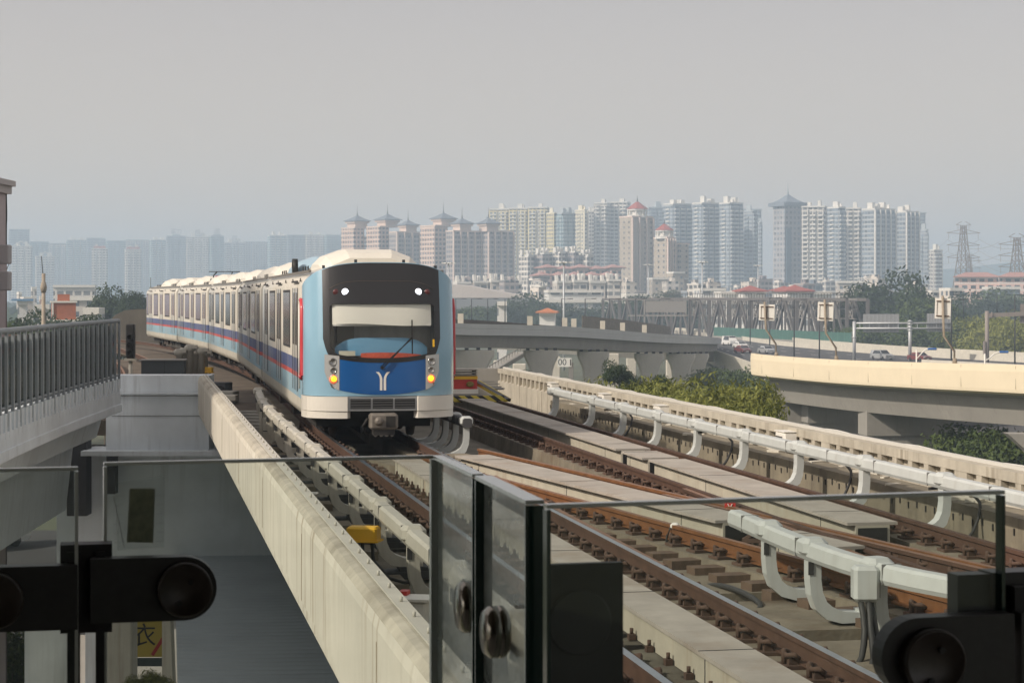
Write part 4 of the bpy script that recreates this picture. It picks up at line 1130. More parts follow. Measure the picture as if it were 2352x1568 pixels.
for u, y, w, lab in ((1082, 188, 4.4, "flared pier partly hidden by the right edge of the train"), (1243, 201, 3.6, "flared pier left of the number board"), (1363, 216, 3.5, "flared pier right of the number board"),
                     (1492, 241, 3.6, "flared pier rising behind the leafy trees"), (1565, 268, 3.9, "flared pier second from the outer end of the ramp, beside the last one"), (1603, 292, 3.4, "last flared pier under the outer bend of the ramp")):
    z = np.interp(y, [185, 203, 222, 247, 287, 335], [.19, -.33, -1.05, -2.0, -3.1, -4.3]) - 2.55
    pier(u, y, z, w, lab)

# ---------------------------------------------------------------- cream curved viaduct on the right
YV = spline([(36, 84, -.75), (31.5, 98.5, -.95), (28.5, 110, -1.12), (24.9, 123, -1.40), (21.5, 136, -1.62), (18.35, 149, -1.66), (18.75, 153.5, -1.72), (20.2, 159, -2.2), (23.0, 164, -2.9), (28, 168, -3.6), (38, 171, -4.6)], 1.2)
yv = MB()
yv.sweep(YV, [(0, -1.40), (-.04, -.4), (0, 0), (.30, 0), (.34, -1.0), (8.6, -1.0), (8.6, -1.9), (.9, -1.9), (.45, -1.72), (.03, -1.58)], mats=[1, 1, 1, 1, 0, 0, 0, 0, 1, 1])
yv.sweep(YV, [(1.9, -3.55), (1.3, -1.91), (7.6, -1.91), (6.8, -3.55)])
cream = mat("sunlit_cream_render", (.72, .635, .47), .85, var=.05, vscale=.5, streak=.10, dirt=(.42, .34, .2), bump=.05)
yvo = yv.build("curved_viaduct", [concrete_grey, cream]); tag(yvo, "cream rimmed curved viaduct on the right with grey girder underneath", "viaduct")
b = MB()
for pt, h in along(YV, 6.3, 3.0):
    b.box((pt.x, pt.y, pt.z - .72), (.05, .03, 1.30), h - math.pi / 2)
b.build("panel_joints", mat("joint_brown", (.30, .25, .17), .9), yvo)
for u, y, w, zt_, lab, h in ((2088, 134, 6.0, -5.0, "wide pier cap in front under the cream viaduct, one edge sunlit", 1.72), (1922, 148, 4.6, -5.1, "farther pier cap under the cream viaduct behind the front one", 1.65)):
    b = MB(); x = X_at(u, y)
    b.box((0, 0, -h / 2), (w, 2.2, h)); b.loft([[(-w * .47, -.9, -h), (w * .47, -.9, -h), (w * .47, .9, -h), (-w * .47, .9, -h)], [(-w * .46, -.9, -h - 1.0), (w * .43, -.9, -h - 1.0), (w * .43, .9, -h - 1.0), (-w * .46, .9, -h - 1.0)],
            [(-w * .42, -.9, -h - 2.6), (w * .30, -.9, -h - 2.6), (w * .30, .9, -h - 2.6), (-w * .42, .9, -h - 2.6)], [(-w * .25, -.9, -10), (w * .25, -.9, -10), (w * .25, .9, -10), (-w * .25, .9, -10)]])
    tag(b.build("wide_pier", concrete_grey, None, (x, y + 1.2, zt_), R(6)), lab, "pier", "wide piers under the cream viaduct")
b = MB(); b.box((0, 0, -4.5), (6.6, 3, 9)); tag(b.build("abutment", concrete_grey, None, (X_at(1885, 150), 151.5, Z_at(917, 150)), R(8)), "grey concrete abutment block left of the pier caps", "abutment")
b = MB(); b.loft([[(0, 0, -9), (1.5, 0, -9), (1.5, 1.2, -9), (0, 1.2, -9)], [(0, 0, -4), (1.5, 0, -4), (1.5, 1.2, -4), (0, 1.2, -4)], [(-.6, 0, -2.2), (1.8, 0, -2.2), (1.8, 1.2, -2.2), (-.6, 1.2, -2.2)], [(-1.6, 0, -.9), (2.4, 0, -.9), (2.4, 1.2, -.9), (-1.6, 1.2, -.9)], [(-2.6, 0, 0), (3, 0, 0), (3, 1.2, 0), (-2.6, 1.2, 0)]])
tag(b.build("flared_pier", concrete_grey, None, (X_at(2445, 100), 101, -4.3), 0), "pale flared pier at the right edge under the cream viaduct", "pier", "wide piers under the cream viaduct")

# rear faces of signs on bent posts fixed to the cream rim
def mirror_sign(u0, v0, u1, vb, vt, ub, label, tilt):
    y = float(np.interp(u0, [1731, 1898, 2099, 2352], [149, 136, 123, 110])) + .15
    o = empty("sign_board", (X_at(u0, y), y, Z_at(v0, y)), 0, label, "sign", "white sign backs on the cream rim")
    k = y / F; P = lambda u, v: ((u - u0) * k, 0, (v0 - v) * k)
    b = MB(); b.tube([P(u0, v0), P(u0 - 1, v0 - 28), P(u1, v0 - 62), P(u1 - 3, vt - 6)], .075, 8); b.lathe([(.16, -.02), (.11, .3)], (0, 0, 0), 8); b.build("bent_post", mat("brown_steel", (.30, .25, .19), .7, var=.2, vscale=3), o)
    cu = ub; w, h = 36 * k, (vb - vt) * k; cz = (v0 - (vb + vt) / 2) * k; cx = (cu - u0) * k
    bo = MB(); bo.bbox((0, 0, 0), (w, .05, h), .01); bd = bo.build("board", white_paint, o, (cx, .16, cz)); bd.rotation_euler = (0, R(tilt), R(-12))
    f = MB()
    f.box((0, -.06, h * .36), (w * .82, .06, .06)); f.box((0, -.06, -h * .36), (w * .82, .06, .06)); f.box((0, -.07, -.02), (.10, .07, h * .8)); f.box((-w * .36, -.04, 0), (.02, .03, h * .72)); 
    fo = f.build("back_frame", mat("rust_brown_frame", (.11, .065, .04), .8), o, (cx, .16, cz)); fo.rotation_euler = (0, R(tilt), R(-12))
mirror_sign(1783, 818, 1759, 736, 699, 1762, "white sign back on a bent post, leftmost of the three on the cream rim", 2)
mirror_sign(1921, 827, 1897, 737, 694, 1897, "white sign back on a bent post, middle one of three on the cream rim", 2)
mirror_sign(2193, 834, 2168, 732, 685, 2167, "white sign back on a bent post, rightmost and largest on the cream rim", 2)

# ---------------------------------------------------------------- highway
HZ = -8.0
def hp(u, v): 
    p = G(u, v, HZ); return (p.x, p.y)
b = MB()
near = [(22, 150), (31, 215), (34.5, 283.5), (37, 381), (40, 440), (36, 520), (20, 620)]
far = [(36, 628), (53, 520), (57.5, 440), (62, 400), (68, 366), (79, 330), (98, 280), (130, 225), (160, 190)]
# strip mesh between the two edges
nN = spline([(x, y) for x, y in near], 8); nF = spline([(x, y) for x, y in reversed(far)], 8)
def resample(p, n):
    L = [0]
    for i in range(len(p) - 1): L.append(L[-1] + (p[i + 1] - p[i]).length)
    return [Vector((np.interp(t, L, [q.x for q in p]), np.interp(t, L, [q.y for q in p]), 0)) for t in np.linspace(0, L[-1], n)]
NN, FF = resample(nN, 60), resample(nF, 60)
for i in range(59):
    a, c, e, f = NN[i], FF[i], FF[i + 1], NN[i + 1]
    b.hexa([(a.x, a.y, HZ - 1), (c.x, c.y, HZ - 1), (e.x, e.y, HZ - 1), (f.x, f.y, HZ - 1)], [(a.x, a.y, HZ), (c.x, c.y, HZ), (e.x, e.y, HZ), (f.x, f.y, HZ)])
struct(b.build("highway", asphalt))
mk_ = MB(); lp = {}
for t in (.2, .4, .6, .8):
    ln = [NN[i].lerp(FF[i], t) for i in range(60)]; lp[t] = ln
    for pt, h in along(ln, 12.0, 3):
        mk_.box((pt.x, pt.y, HZ + .006), (4.5, .18, .004), h)
struct(mk_.build("lane_markings", white_paint))
pb = MB(); pb.sweep(resample(nF, 80), [(0, HZ - .8), (.35, HZ - .8), (.22, HZ + .95), (.08, HZ + .95)])
pb.sweep(offset(resample(nF, 80), 7.0), [(0, HZ - .8), (.35, HZ - .8), (.22, HZ + 1.3), (.08, HZ + 1.3)])
tag(pb.build("highway_barrier", concrete_light), "pale concrete barrier along the far side of the highway", "barrier")
pb = MB(); pb.sweep(resample(nN, 80), [(-.1, HZ - 1.7), (.35, HZ - 1.7), (.30, HZ + 1.05), (0, HZ + 1.05)])
pb.sweep(offset(resample(nN, 80), 2.0), [(-.1, HZ - 2.6), (4, HZ - 2.6), (4, HZ - 1.02), (0, HZ - 1.02)])
tag(pb.build("highway_edge_wall", concrete_light), "pale curved edge wall on the near side of the highway", "wall")
# second barrier on the right, just behind the cream viaduct
pb = MB(); q = [G(2120, 826, -6.6), G(2352, 838, -6.6), G(2480, 846, -6.6)]
pb.sweep(q, [(0, -1.6), (.35, -1.6), (.25, .05), (.05, .05)]); tag(pb.build("near_barrier", concrete_light), "pale concrete barrier just above the cream rim at right", "barrier")
# pillars of the highway and pale deck seen under the ramp
for i, (u, y, w) in enumerate(((1110, 262, 2.0), (1145, 300, 1.5), (1193, 285, 1.9), (1240, 330, 2.0), (1275, 320, 1.6), (1408, 335, 2.0), (1450, 370, 1.8), (1542, 380, 2.0), (1660, 330, .9), (1680, 345, .8), (1700, 320, .8), (1716, 305, .8))):
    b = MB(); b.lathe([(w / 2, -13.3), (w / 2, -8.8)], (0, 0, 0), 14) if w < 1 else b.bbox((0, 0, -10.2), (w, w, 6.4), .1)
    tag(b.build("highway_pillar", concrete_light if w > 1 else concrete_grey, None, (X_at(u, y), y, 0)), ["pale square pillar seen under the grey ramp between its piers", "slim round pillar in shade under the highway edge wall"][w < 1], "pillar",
        ["pale pillars seen under the grey ramp", "round pillars under the highway edge"][w < 1])
b = MB(); q = spline([(X_at(u, y), y, z) for u, y, z in ((960, 322, -2.6), (1095, 325, -3.7), (1240, 330, -4.6), (1400, 335, -5.6), (1530, 340, -6.2), (1640, 350, -6.9))], 8)
b.sweep(q, [(0, -2.0), (0, 1.1), (-.3, 1.1), (-.3, .2), (-9, .2), (-9, -1.3), (-2, -2.0)]); tag(b.build("pale_viaduct", concrete_light), "pale sunlit viaduct edge glimpsed under the grey ramp", "viaduct")
b = MB(); q = [Vector((X_at(1112, 240), 240, Z_at(862, 240))), Vector((X_at(1195, 250), 250, Z_at(812, 250)))]
b.bar(q[0], q[1], 1.6, .5); 
for i in range(14):
    p0 = q[0].lerp(q[1], i / 13); b.box((p0.x, p0.y - .8, p0.z + .5), (.12, .1, .6))
b.bar(q[0] + Vector((0, -.8, .8)), q[1] + Vector((0, -.8, .8)), .1, .1)
tag(b.build("footbridge_stair", concrete_grey), "sloping footbridge stair with railing under the grey ramp", "stair")

# ---------------------------------------------------------------- vehicles
tyre = mat("tyre", (.02, .02, .02), .8); car_glass = mat("car_glass", (.03, .035, .04), .08, coat=.4); chrome = mat("car_chrome", (.6, .6, .6), .2, metal=.8)
def car_proto(paint, van=False, suv=False):
    """length along +y (front), origin on the road"""
    L, W_ = (4.9, 1.85) if van else (4.5, 1.78)
    if van: top = [(-2.45, .5), (-2.43, 1.9), (-2.3, 2.05), (1.35, 2.05), (2.0, 1.25), (2.4, 1.05), (2.45, .5)]
    elif suv: top = [(-2.25, .5), (-2.22, 1.05), (-2.0, 1.62), (.35, 1.66), (1.1, 1.05), (2.1, .92), (2.25, .6), (2.25, .5)]
    else: top = [(-2.25, .45), (-2.22, .95), (-1.55, 1.02), (-.95, 1.42), (.35, 1.45), (1.15, .98), (2.1, .82), (2.25, .6), (2.25, .45)]
    belt = 1.15 if van else (1.02 if suv else .95)
    rings = []
    for s in (-1, -.82, .82, 1):
        ring = []
        for y, z in top:
            inset = .18 * max(0, (z - belt) / .6) if abs(s) == 1 else .0
            ring.append((s * (W_ / 2 - inset), y * (.985 if abs(s) == 1 else 1), z if abs(s) < 1 else z - .03))
        ring.append((s * W_ / 2, 2.2, .28)); ring.append((s * W_ / 2, -2.2, .28)); rings.append(ring)
    b = MB(); b.loft(rings); o = b.build("car_van" if van else "car_saloon", paint)
    w = MB(); zt_ = 2.0 if van else (1.58 if suv else 1.38)
    yf0, yf1 = (1.92, 1.42) if van else ((1.08, .42) if suv else (1.12, .42))
    for s in (-1, 1):
        x0, x1 = s * (W_ / 2 + .005), s * (W_ / 2 - .16)
        w.face([(x0, yf0 - .25, belt + .03), (x0, -1.5, belt + .03), (x1, -1.2, zt_ - .04), (x1, yf1 - .05, zt_ - .04)])
    w.face([(-W_ / 2 + .12, yf0 + .02, belt + .04), (W_ / 2 - .12, yf0 + .02, belt + .04), (W_ / 2 - .24, yf1 + .03, zt_ + .015), (-W_ / 2 + .24, yf1 + .03, zt_ + .015)])
    w.build("car_windows", car_glass, o, recalc=False)
    wh = None
    for yy in (-1.4, 1.42):
        for s in (-1, 1):
            if wh is None:
                m_ = MB(); m_.lathe([(.31, -.1), (.33, -.07), (.33, .07), (.31, .1), (.19, .11)], (0, 0, 0), 16, axis='x'); wh = m_.build("wheel", tyre, o); k = wh
            else: k = wh.copy(); col.objects.link(k); k.parent = o
            k.location = (s * (W_ / 2 - .1), yy, .33)
    for s in (-1, 1):
        h = MB(); h.box((s * .62, 2.235, .68), (.38, .06, .16)); h.build("headlight", chrome, o)
    h = MB(); h.box((0, 2.245, .62), (.7, .04, .14)); h.build("front_grille", dark_iron, o)
    h = MB(); h.box((0, 2.25, .40), (.5, .03, .12)); h.build("number_plate", white_paint, o)
    return o
silver_paint = mat("silver_car_paint", (.50, .52, .53), .3, metal=.4, coat=.6); white_car = mat("white_car_paint", (.72, .72, .70), .3, coat=.6); red_car = mat("dark_red_car_paint", (.16, .03, .03), .3, coat=.6)
def put_car(o, u, v, heading, label):
    p = G(u, v, HZ); o.location = (p.x, p.y, HZ + .01); o.rotation_euler.z = heading; tag(o, label, "car", "cars on the highway")
toward = R(196)
put_car(car_proto(white_car, van=True), 1676, 793, toward, "white van farthest along the highway beside the ramp end")
put_car(car_proto(white_car), 1701, 800, toward, "white saloon car just in front of the white van")
put_car(car_proto(red_car), 1706, 811, toward, "dark red car in front of the white saloon near the edge wall")
put_car(car_proto(silver_paint), 1761, 812, toward, "silver saloon car alone beside the bent sign post")
put_car(car_proto(silver_paint, suv=True), 2026, 826, R(205), "silver estate car on the open road left of the gantry post")
put_car(car_proto(red_car), 2112, 829, R(205), "dark red car right behind the silver gantry post")
vw = car_proto(white_car, van=True); vw.location = (X_at(-38, 100), 100, -10.0); vw.rotation_euler.z = R(150); tag(vw, "white van roof showing at the left edge beside the pale column", "car", "cars on the highway"); vw["group"] = "vehicles below the left viaduct"
vb = MB(); vb.box((X_at(2, 100), 100, -11.5), (14, 16, 2.96)); struct(vb.build("parking_deck", asphalt))

# ---------------------------------------------------------------- street furniture
lamp0 = None
def street_lamp(u, vb, vt, y, label, arm=1, group="black street lamps along the highway"):
    global lamp0
    zb, zt_ = Z_at(vb, y), Z_at(vt, y); h = zt_ - zb
    o = empty("street_lamp", (X_at(u, y), y, zb), 0, label, "street lamp", group)
    b = MB(); b.lathe([(.13, 0), (.09, h)], (0, 0, 0), 8); b.build("pole", lamp_black, o)
    b = MB(); b.bar((0, 0, h), (arm * 1.5, 0, h + .05), .08, .08); b.build("arm", lamp_black, o)
    b = MB(); b.bbox((arm * 1.75, 0, h + .02), (1.1, .36, .16), .03); b.build("lamp_head", lamp_black, o)
lamps = [(1723, 800, 690, 440, 1), (1768, 803, 684, 400, 1), (1824, 822, 688, 350, 1), (1882, 840, 700, 330, 1), (2185, 830, 688, 300, 1), (2353 - 22, 850, 678, 300, 1), (1659, 760, 685, 520, 1), (1715, 775, 692, 480, 1), (1795, 790, 683, 470, 1),
         (1870, 700, 686, 520, 1), (1940, 720, 678, 520, -1), (2020, 700, 676, 560, -1), (2213, 730, 677, 420, -1), (2290, 720, 676, 420, -1), (1047, 738, 686, 420, 1), (1083, 738, 686, 420, 1), (1120, 740, 686, 420, 1), (1160, 740, 686, 420, 1),
         (1290, 752, 686, 400, 1), (1344, 756, 686, 400, 1), (1400, 756, 686, 400, 1), (1460, 760, 686, 400, 1), (1515, 770, 687, 420, 1), (1584, 775, 688, 440, 1)]
lab_l = ["second lamp right of the ramp's outer end, before the truss", "lamp passing just left of the white car and first sign back", "tall lamp hidden partly by the leftmost white sign back", "tall lamp just right of the leftmost white sign back",
         "tall lamp touching the left edge of the largest sign back", "thick nearest lamp by the right picture edge", "lamp just above the outer end of the ramp deck", "thin lamp in front of the truss, left of the second", "lamp above the truss under the red hipped roofs",
         "short lamp on top of the truss at its middle", "short lamp above the right end of the truss", "lamp head showing over the big dark tree's left side", "lamp among trees right of the largest sign back", "lamp among trees left of the thick nearest lamp",
         "faint lamp closest to the train's right edge", "faint lamp second from the train's right edge", "faint lamp third from the train's right edge", "faint lamp beside the small white bus shelter", "lamp in front of the orange roofed pavilion", "lamp right of the orange roofed pavilion",
         "lamp above the ramp left of the first truss posts", "lamp above the ramp at the first truss posts", "lamp with grey panel beside it above the ramp", "lamp beside the grey panel, before the ramp's outer bend"]
for (u, vb, vt, y, a), l in zip(lamps, lab_l): street_lamp(u, vb, vt, y, "black street lamp, " + l, a)
def high_mast(u, vt, y, label):
    z = Z_at(vt, y); o = empty("light_mast", (X_at(u, y), y, -13), 0, label, "light mast", "tall floodlight masts")
    b = MB(); b.lathe([(.30, 0), (.16, z + 13)], (0, 0, 0), 8); b.build("mast", galv, o)
    b = MB(); b.lathe([(1.0, 0), (1.15, .12), (1.0, .24)], (0, 0, z + 12.6), 12)
    for k in range(6):
        a = k * math.pi / 3; b.box((1.4 * math.cos(a), 1.4 * math.sin(a), z + 12.75), (.6, .6, .22), a)
    b.build("lamp_ring", white_paint, o)
high_mast(1030, 602, 480, "tall floodlight mast just right of the train's roof"); high_mast(1295, 600, 420, "tall floodlight mast left of the red roofed tower"); high_mast(1613, 600, 560, "tall floodlight mast right of the shorter red roofed tower")
high_mast(1489, 606, 700, "faint floodlight mast in front of the tall red roofed tower"); high_mast(1741, 608, 700, "faint floodlight mast before the slab towers' right end")
def blue_lamp(u, vb, vt, ue, ve, y, label):
    o = empty("curved_lamp", (X_at(u, y), y, Z_at(vb, y) - 1.5), 0, label, "street lamp", "white curved lamps with blue heads")
    k = y / F; h = (vb - vt) * k + 1.5; dx = (ue - u) * k; dz = (vb - ve) * k + 1.5
    b = MB(); b.lathe([(.09, -3), (.07, h)], (0, 0, 0), 8); b.build("pole", white_paint, o)
    b = MB(); b.tube(spline([(0, 0, dz - .75 * h * .45), (dx * .25, 0, dz - .6), (dx * .6, 0, dz - .12), (dx, 0, dz)], .3), .06, 6); b.build("curved_arm", white_paint, o)
    b = MB(); b.bbox((dx + .25, 0, dz + .03), (.85, .3, .2), .05); b.build("lamp_head", mat("blue_lamp_head", (.03, .13, .40), .4), o)
blue_lamp(2105, 833, 803, 2135, 802, 190, "white curved lamp with blue head, left of the bent post of the largest sign back")
blue_lamp(2262, 833, 812, 2300, 809, 190, "white curved lamp with blue head at the foot of the right gantry post")
# sign gantries
o = empty("sign_gantry", (X_at(1962, 330), 330, HZ), 0, "silver sign gantry with two grey panel backs over the highway", "gantry"); k = 330 / F
def GP(u, v): return ((u - 1962) * k, 0, (V0 - v) * k + H - HZ)
b = MB(); b.tube([(0, 0, 0), GP(1962, 738)], .28, 10); p = GP(2090, 735); b.tube([(p[0], 0, 0), p], .28, 10); b.lathe([(.42, -.1), (.42, .05)], (0, 0, 3.9), 8); b.build("posts", galv, o)
b = MB()
for v in (742, 754): b.tube([GP(1962, v), GP(2187, v)], .15, 8)
for u in range(1975, 2190, 22): b.bar(GP(u, 742), GP(u, 754), .10, .10)
for v in (738, 744, 752, 758): pp = GP(2090, v); b.lathe([(.5, -.05), (.5, .05)], pp, 8)
b.build("beam", galv, o)
for u0, u1, v0, v1 in ((1983, 2066, 721, 763), (2130, 2187, 720, 762)):
    b = MB(); c0, c1 = GP(u0, v1), GP(u1, v0)
    b.box(((c0[0] + c1[0]) / 2, .35, (c0[2] + c1[2]) / 2), (c1[0] - c0[0], .1, c1[2] - c0[2]), 0, 0)
    for t in range(9): b.box((c0[0] + (c1[0] - c0[0]) * (t + .5) / 9, .28, (c0[2] + c1[2]) / 2), (.06, .05, c1[2] - c0[2]), 0, 1)
    b.build("sign_panel", [mat("panel_back", (.30, .31, .32), .6, var=.05), galv], o)
o = empty("sign_gantry", (X_at(2267, 300), 300, HZ - 1), 0, "brown grey gantry post with a long beam at the right edge", "gantry"); k = 300 / F
def GQ(u, v): return ((u - 2267) * k, 0, (V0 - v) * k + H - HZ + 1)
brown_grey = mat("brown_grey_steel", (.25, .22, .20), .7, var=.1)
b = MB(); b.tube([(0, 0, 0), GQ(2267, 714)], .32, 10); b.bbox((-.45, -.2, 3.9), (.3, .5, 2.0), .03); b.build("post", brown_grey, o)
b = MB(); p0, p1 = GQ(2267, 724), GQ(2420, 718); b.bar(p0, p1, .45, .6); b.lathe([(.5, -.06), (.5, .06)], (p0[0] + .7, 0, p0[2]), 8, axis='x'); b.build("beam", brown_grey, o)
b = MB(); c0, c1 = GQ(2345, 742), GQ(2420, 698); b.box(((c0[0] + c1[0]) / 2, .5, (c0[2] + c1[2]) / 2), (c1[0] - c0[0], .1, c1[2] - c0[2])); b.build("sign_panel", brown_grey, o)
b = MB(); y = 420; b.box((0, 0, 0), (8.6, .2, 2.4)); b.box((-4.6, 0, -2), (.3, .3, 7)); b.bar((-8, 0, -1.9), (4.5, 0, -1.9), .3, .3)
tag(b.build("panel_gantry", mat("grey_brown_panel", (.27, .26, .25), .7), None, (X_at(1530, y), y, Z_at(704, y))), "grey panel back on a gantry above the ramp viaduct", "gantry")

# ---------------------------------------------------------------- steel truss with green fence
ts = mat("truss_steel", (.12, .11, .105), .7, var=.15, vscale=.4)
T0_, T1_ = Vector((X_at(1385, 585), 585, 0)), Vector((X_at(1945, 455), 455, 0))
o = empty("truss_bridge", (T0_.x, T0_.y, 0), 0, "long grey brown steel truss bridge behind the highway", "bridge")
zb, zt_ = -10.0, 1.9
N = 24; D = (T1_ - T0_); nrm = Vector((D.y, -D.x, 0)).normalized()
ch = MB(); dg = (MB(), MB()); lc = MB(); dk = MB()
for side in (0, 5.5):
    off = nrm * -side
    P_ = [D * (i / N) + off for i in range(N + 1)]
    ch.bar(P_[7] + Vector((0, 0, zt_)), P_[N] + Vector((0, 0, zt_)), .7, .7); ch.bar(P_[0] + Vector((0, 0, zb + 1.0)), P_[N] + Vector((0, 0, zb + 1.0)), .7, .9)
    ch.bar(P_[0] + Vector((0, 0, zt_ - .2)), P_[7] + Vector((0, 0, zt_)), .6, .6)
    for i in range(N + 1):
        w = .75 if i % 2 == 0 else .45
        dg[side > 0].bar(P_[i] + Vector((0, 0, zb)), P_[i] + Vector((0, 0, zt_)), w, w)
        if i < N:
            a, c = (P_[i], P_[i + 1]) if i % 2 else (P_[i + 1], P_[i])
            dg[side > 0].bar(a + Vector((0, 0, zt_)), c + Vector((0, 0, zb + 1)), .5, .5)
for i in range(6, N):
    a, c = D * (i / N), D * ((i + 1) / N)
    m1 = a.lerp(c, .35); m2 = a.lerp(c, .65)
    for (p, q) in (((m1, zt_ + .1), (m1, zt_ - 4.4)), ((m2, zt_ + .1), (m2, zt_ - 4.4)), ((m1, zt_), (m2, zt_ - 2.2)), ((m2, zt_), (m1, zt_ - 2.2)), ((m1, zt_ - 2.2), (m2, zt_ - 4.4)), ((m2, zt_ - 2.2), (m1, zt_ - 4.4))):
        off = nrm * -2.7
        lc.bar(p[0] + off + Vector((0, 0, p[1])), q[0] + off + Vector((0, 0, q[1])), .22, .22)
    for t in (0, .25, .5, .75): 
        pp = a.lerp(c, t); dk.bar(pp + Vector((0, 0, zt_ + .3)), pp + Vector((0, 0, zt_ + 1.5)), .12, .12)
for zz_ in (zt_ + .05, zt_ - 2.2, zt_ - 4.4): lc.bar(D * (6.2 / N) + nrm * -2.7 + Vector((0, 0, zz_)), D + nrm * -2.7 + Vector((0, 0, zz_)), .2, .2)
dk.bar(D * (7 / N) + Vector((0, 0, zt_ + 1.5)), D + Vector((0, 0, zt_ + 1.5)), .15, .15)
ch.build("chords", ts, o); dg[0].build("post_lattice", ts, o); dg[1].build("post_lattice", ts, o); lc.build("cross_lattice", mat("pale_truss_steel", (.25, .235, .22), .7), o); dk.build("top_railing", ts, o)
b = MB(); g0, g1 = G(1640, 771, -7.3), G(1955, 788, -7.3)
gp = [g0.lerp(g1, t / 24) for t in range(25)]
b.sweep(gp, [(0, 0), (.1, 0), (.1, 2.2), (0, 2.2)], 0)
gf = b.build("green_fence", mat("green_mesh_fence", (.045, .13, .105), .7, var=.2, vscale=.5)); tag(gf, "green mesh fence in front of the truss bridge", "fence")
fp = None
for i in range(0, 25):
    if fp is None: b = MB(); b.box((0, 0, 0), (.14, .14, 2.5)); fp = b.build("fence_post", mat("fence_post", (.16, .25, .22), .7), gf); k = fp
    else: k = fp.copy(); col.objects.link(k); k.parent = gf
    k.location = (gp[i].x, gp[i].y - .15, gp[i].z + 1.15)
b = MB(); b.sweep(gp, [(-.3, -3.2), (.4, -3.2), (.4, .02), (-.3, .02)]); tag(b.build("fence_base_wall", concrete_grey), "grey concrete wall under the green fence", "wall")
b = MB(); q = [Vector((X_at(u, y), y, z)) for u, y, z in ((1480, 262, -1.9), (1560, 285, -2.7), (1620, 310, -3.6), (1652, 345, -4.6))]
b.sweep(offset(q, -8.5), [(0, 0), (.06, 0), (.06, 2.0), (0, 2.0)]); tag(b.build("mesh_screen", mat("brown_mesh", (.20, .18, .15), .8, var=.3, vscale=1.5)), "brown grey mesh screen along the far side of the ramp", "screen")
# ---------------------------------------------------------------- trees
def leaf_mat(name, dark, light):
    m = bpy.data.materials.new(name); m.use_nodes = True; nt = m.node_tree; b = nt.nodes["Principled BSDF"]
    b.inputs["Roughness"].default_value = .6; b.inputs["Specular IOR Level"].default_value = .25
    tc = nt.nodes.new("ShaderNodeTexCoord"); n = nt.nodes.new("ShaderNodeTexNoise"); n.inputs["Scale"].default_value = 9.0; n.inputs["Detail"].default_value = 3
    nt.links.new(tc.outputs["Object"], n.inputs["Vector"])
    oi = nt.nodes.new("ShaderNodeObjectInfo")
    ad = nt.nodes.new("ShaderNodeMath"); ad.operation = 'MULTIPLY_ADD'; ad.inputs[1].default_value = .35; nt.links.new(oi.outputs["Random"], ad.inputs[0])
    mr = nt.nodes.new("ShaderNodeMapRange"); mr.inputs[1].default_value = .35; mr.inputs[2].default_value = .65; mr.inputs[3].default_value = 0; mr.inputs[4].default_value = .8
    nt.links.new(n.outputs[0], mr.inputs[0]); nt.links.new(mr.outputs[0], ad.inputs[2])
    mx = nt.nodes.new("ShaderNodeMix"); mx.data_type = 'RGBA'; mx.inputs[6].default_value = (*dark, 1); mx.inputs[7].default_value = (*light, 1)
    nt.links.new(ad.outputs[0], mx.inputs[0]); nt.links.new(mx.outputs[2], b.inputs["Base Color"])
    tr = nt.nodes.new("ShaderNodeBsdfTranslucent"); nt.links.new(mx.outputs[2], tr.inputs[0])
    ms = nt.nodes.new("ShaderNodeMixShader"); ms.inputs[0].default_value = .3
    nt.links.new(b.outputs[0], ms.inputs[1]); nt.links.new(tr.outputs[0], ms.inputs[2]); nt.links.new(ms.outputs[0], nt.nodes["Material Output"].inputs[0])
    return m
leaf_dark = leaf_mat("leaves_dark", (.016, .032, .012), (.045, .075, .024))
leaf_mid = leaf_mat("leaves_mid", (.025, .05, .014), (.11, .15, .04))
leaf_bright = leaf_mat("leaves_bright", (.04, .065, .012), (.30, .31, .075))
bark = mat("bark", (.12, .09, .065), .95, var=.3, vscale=3)
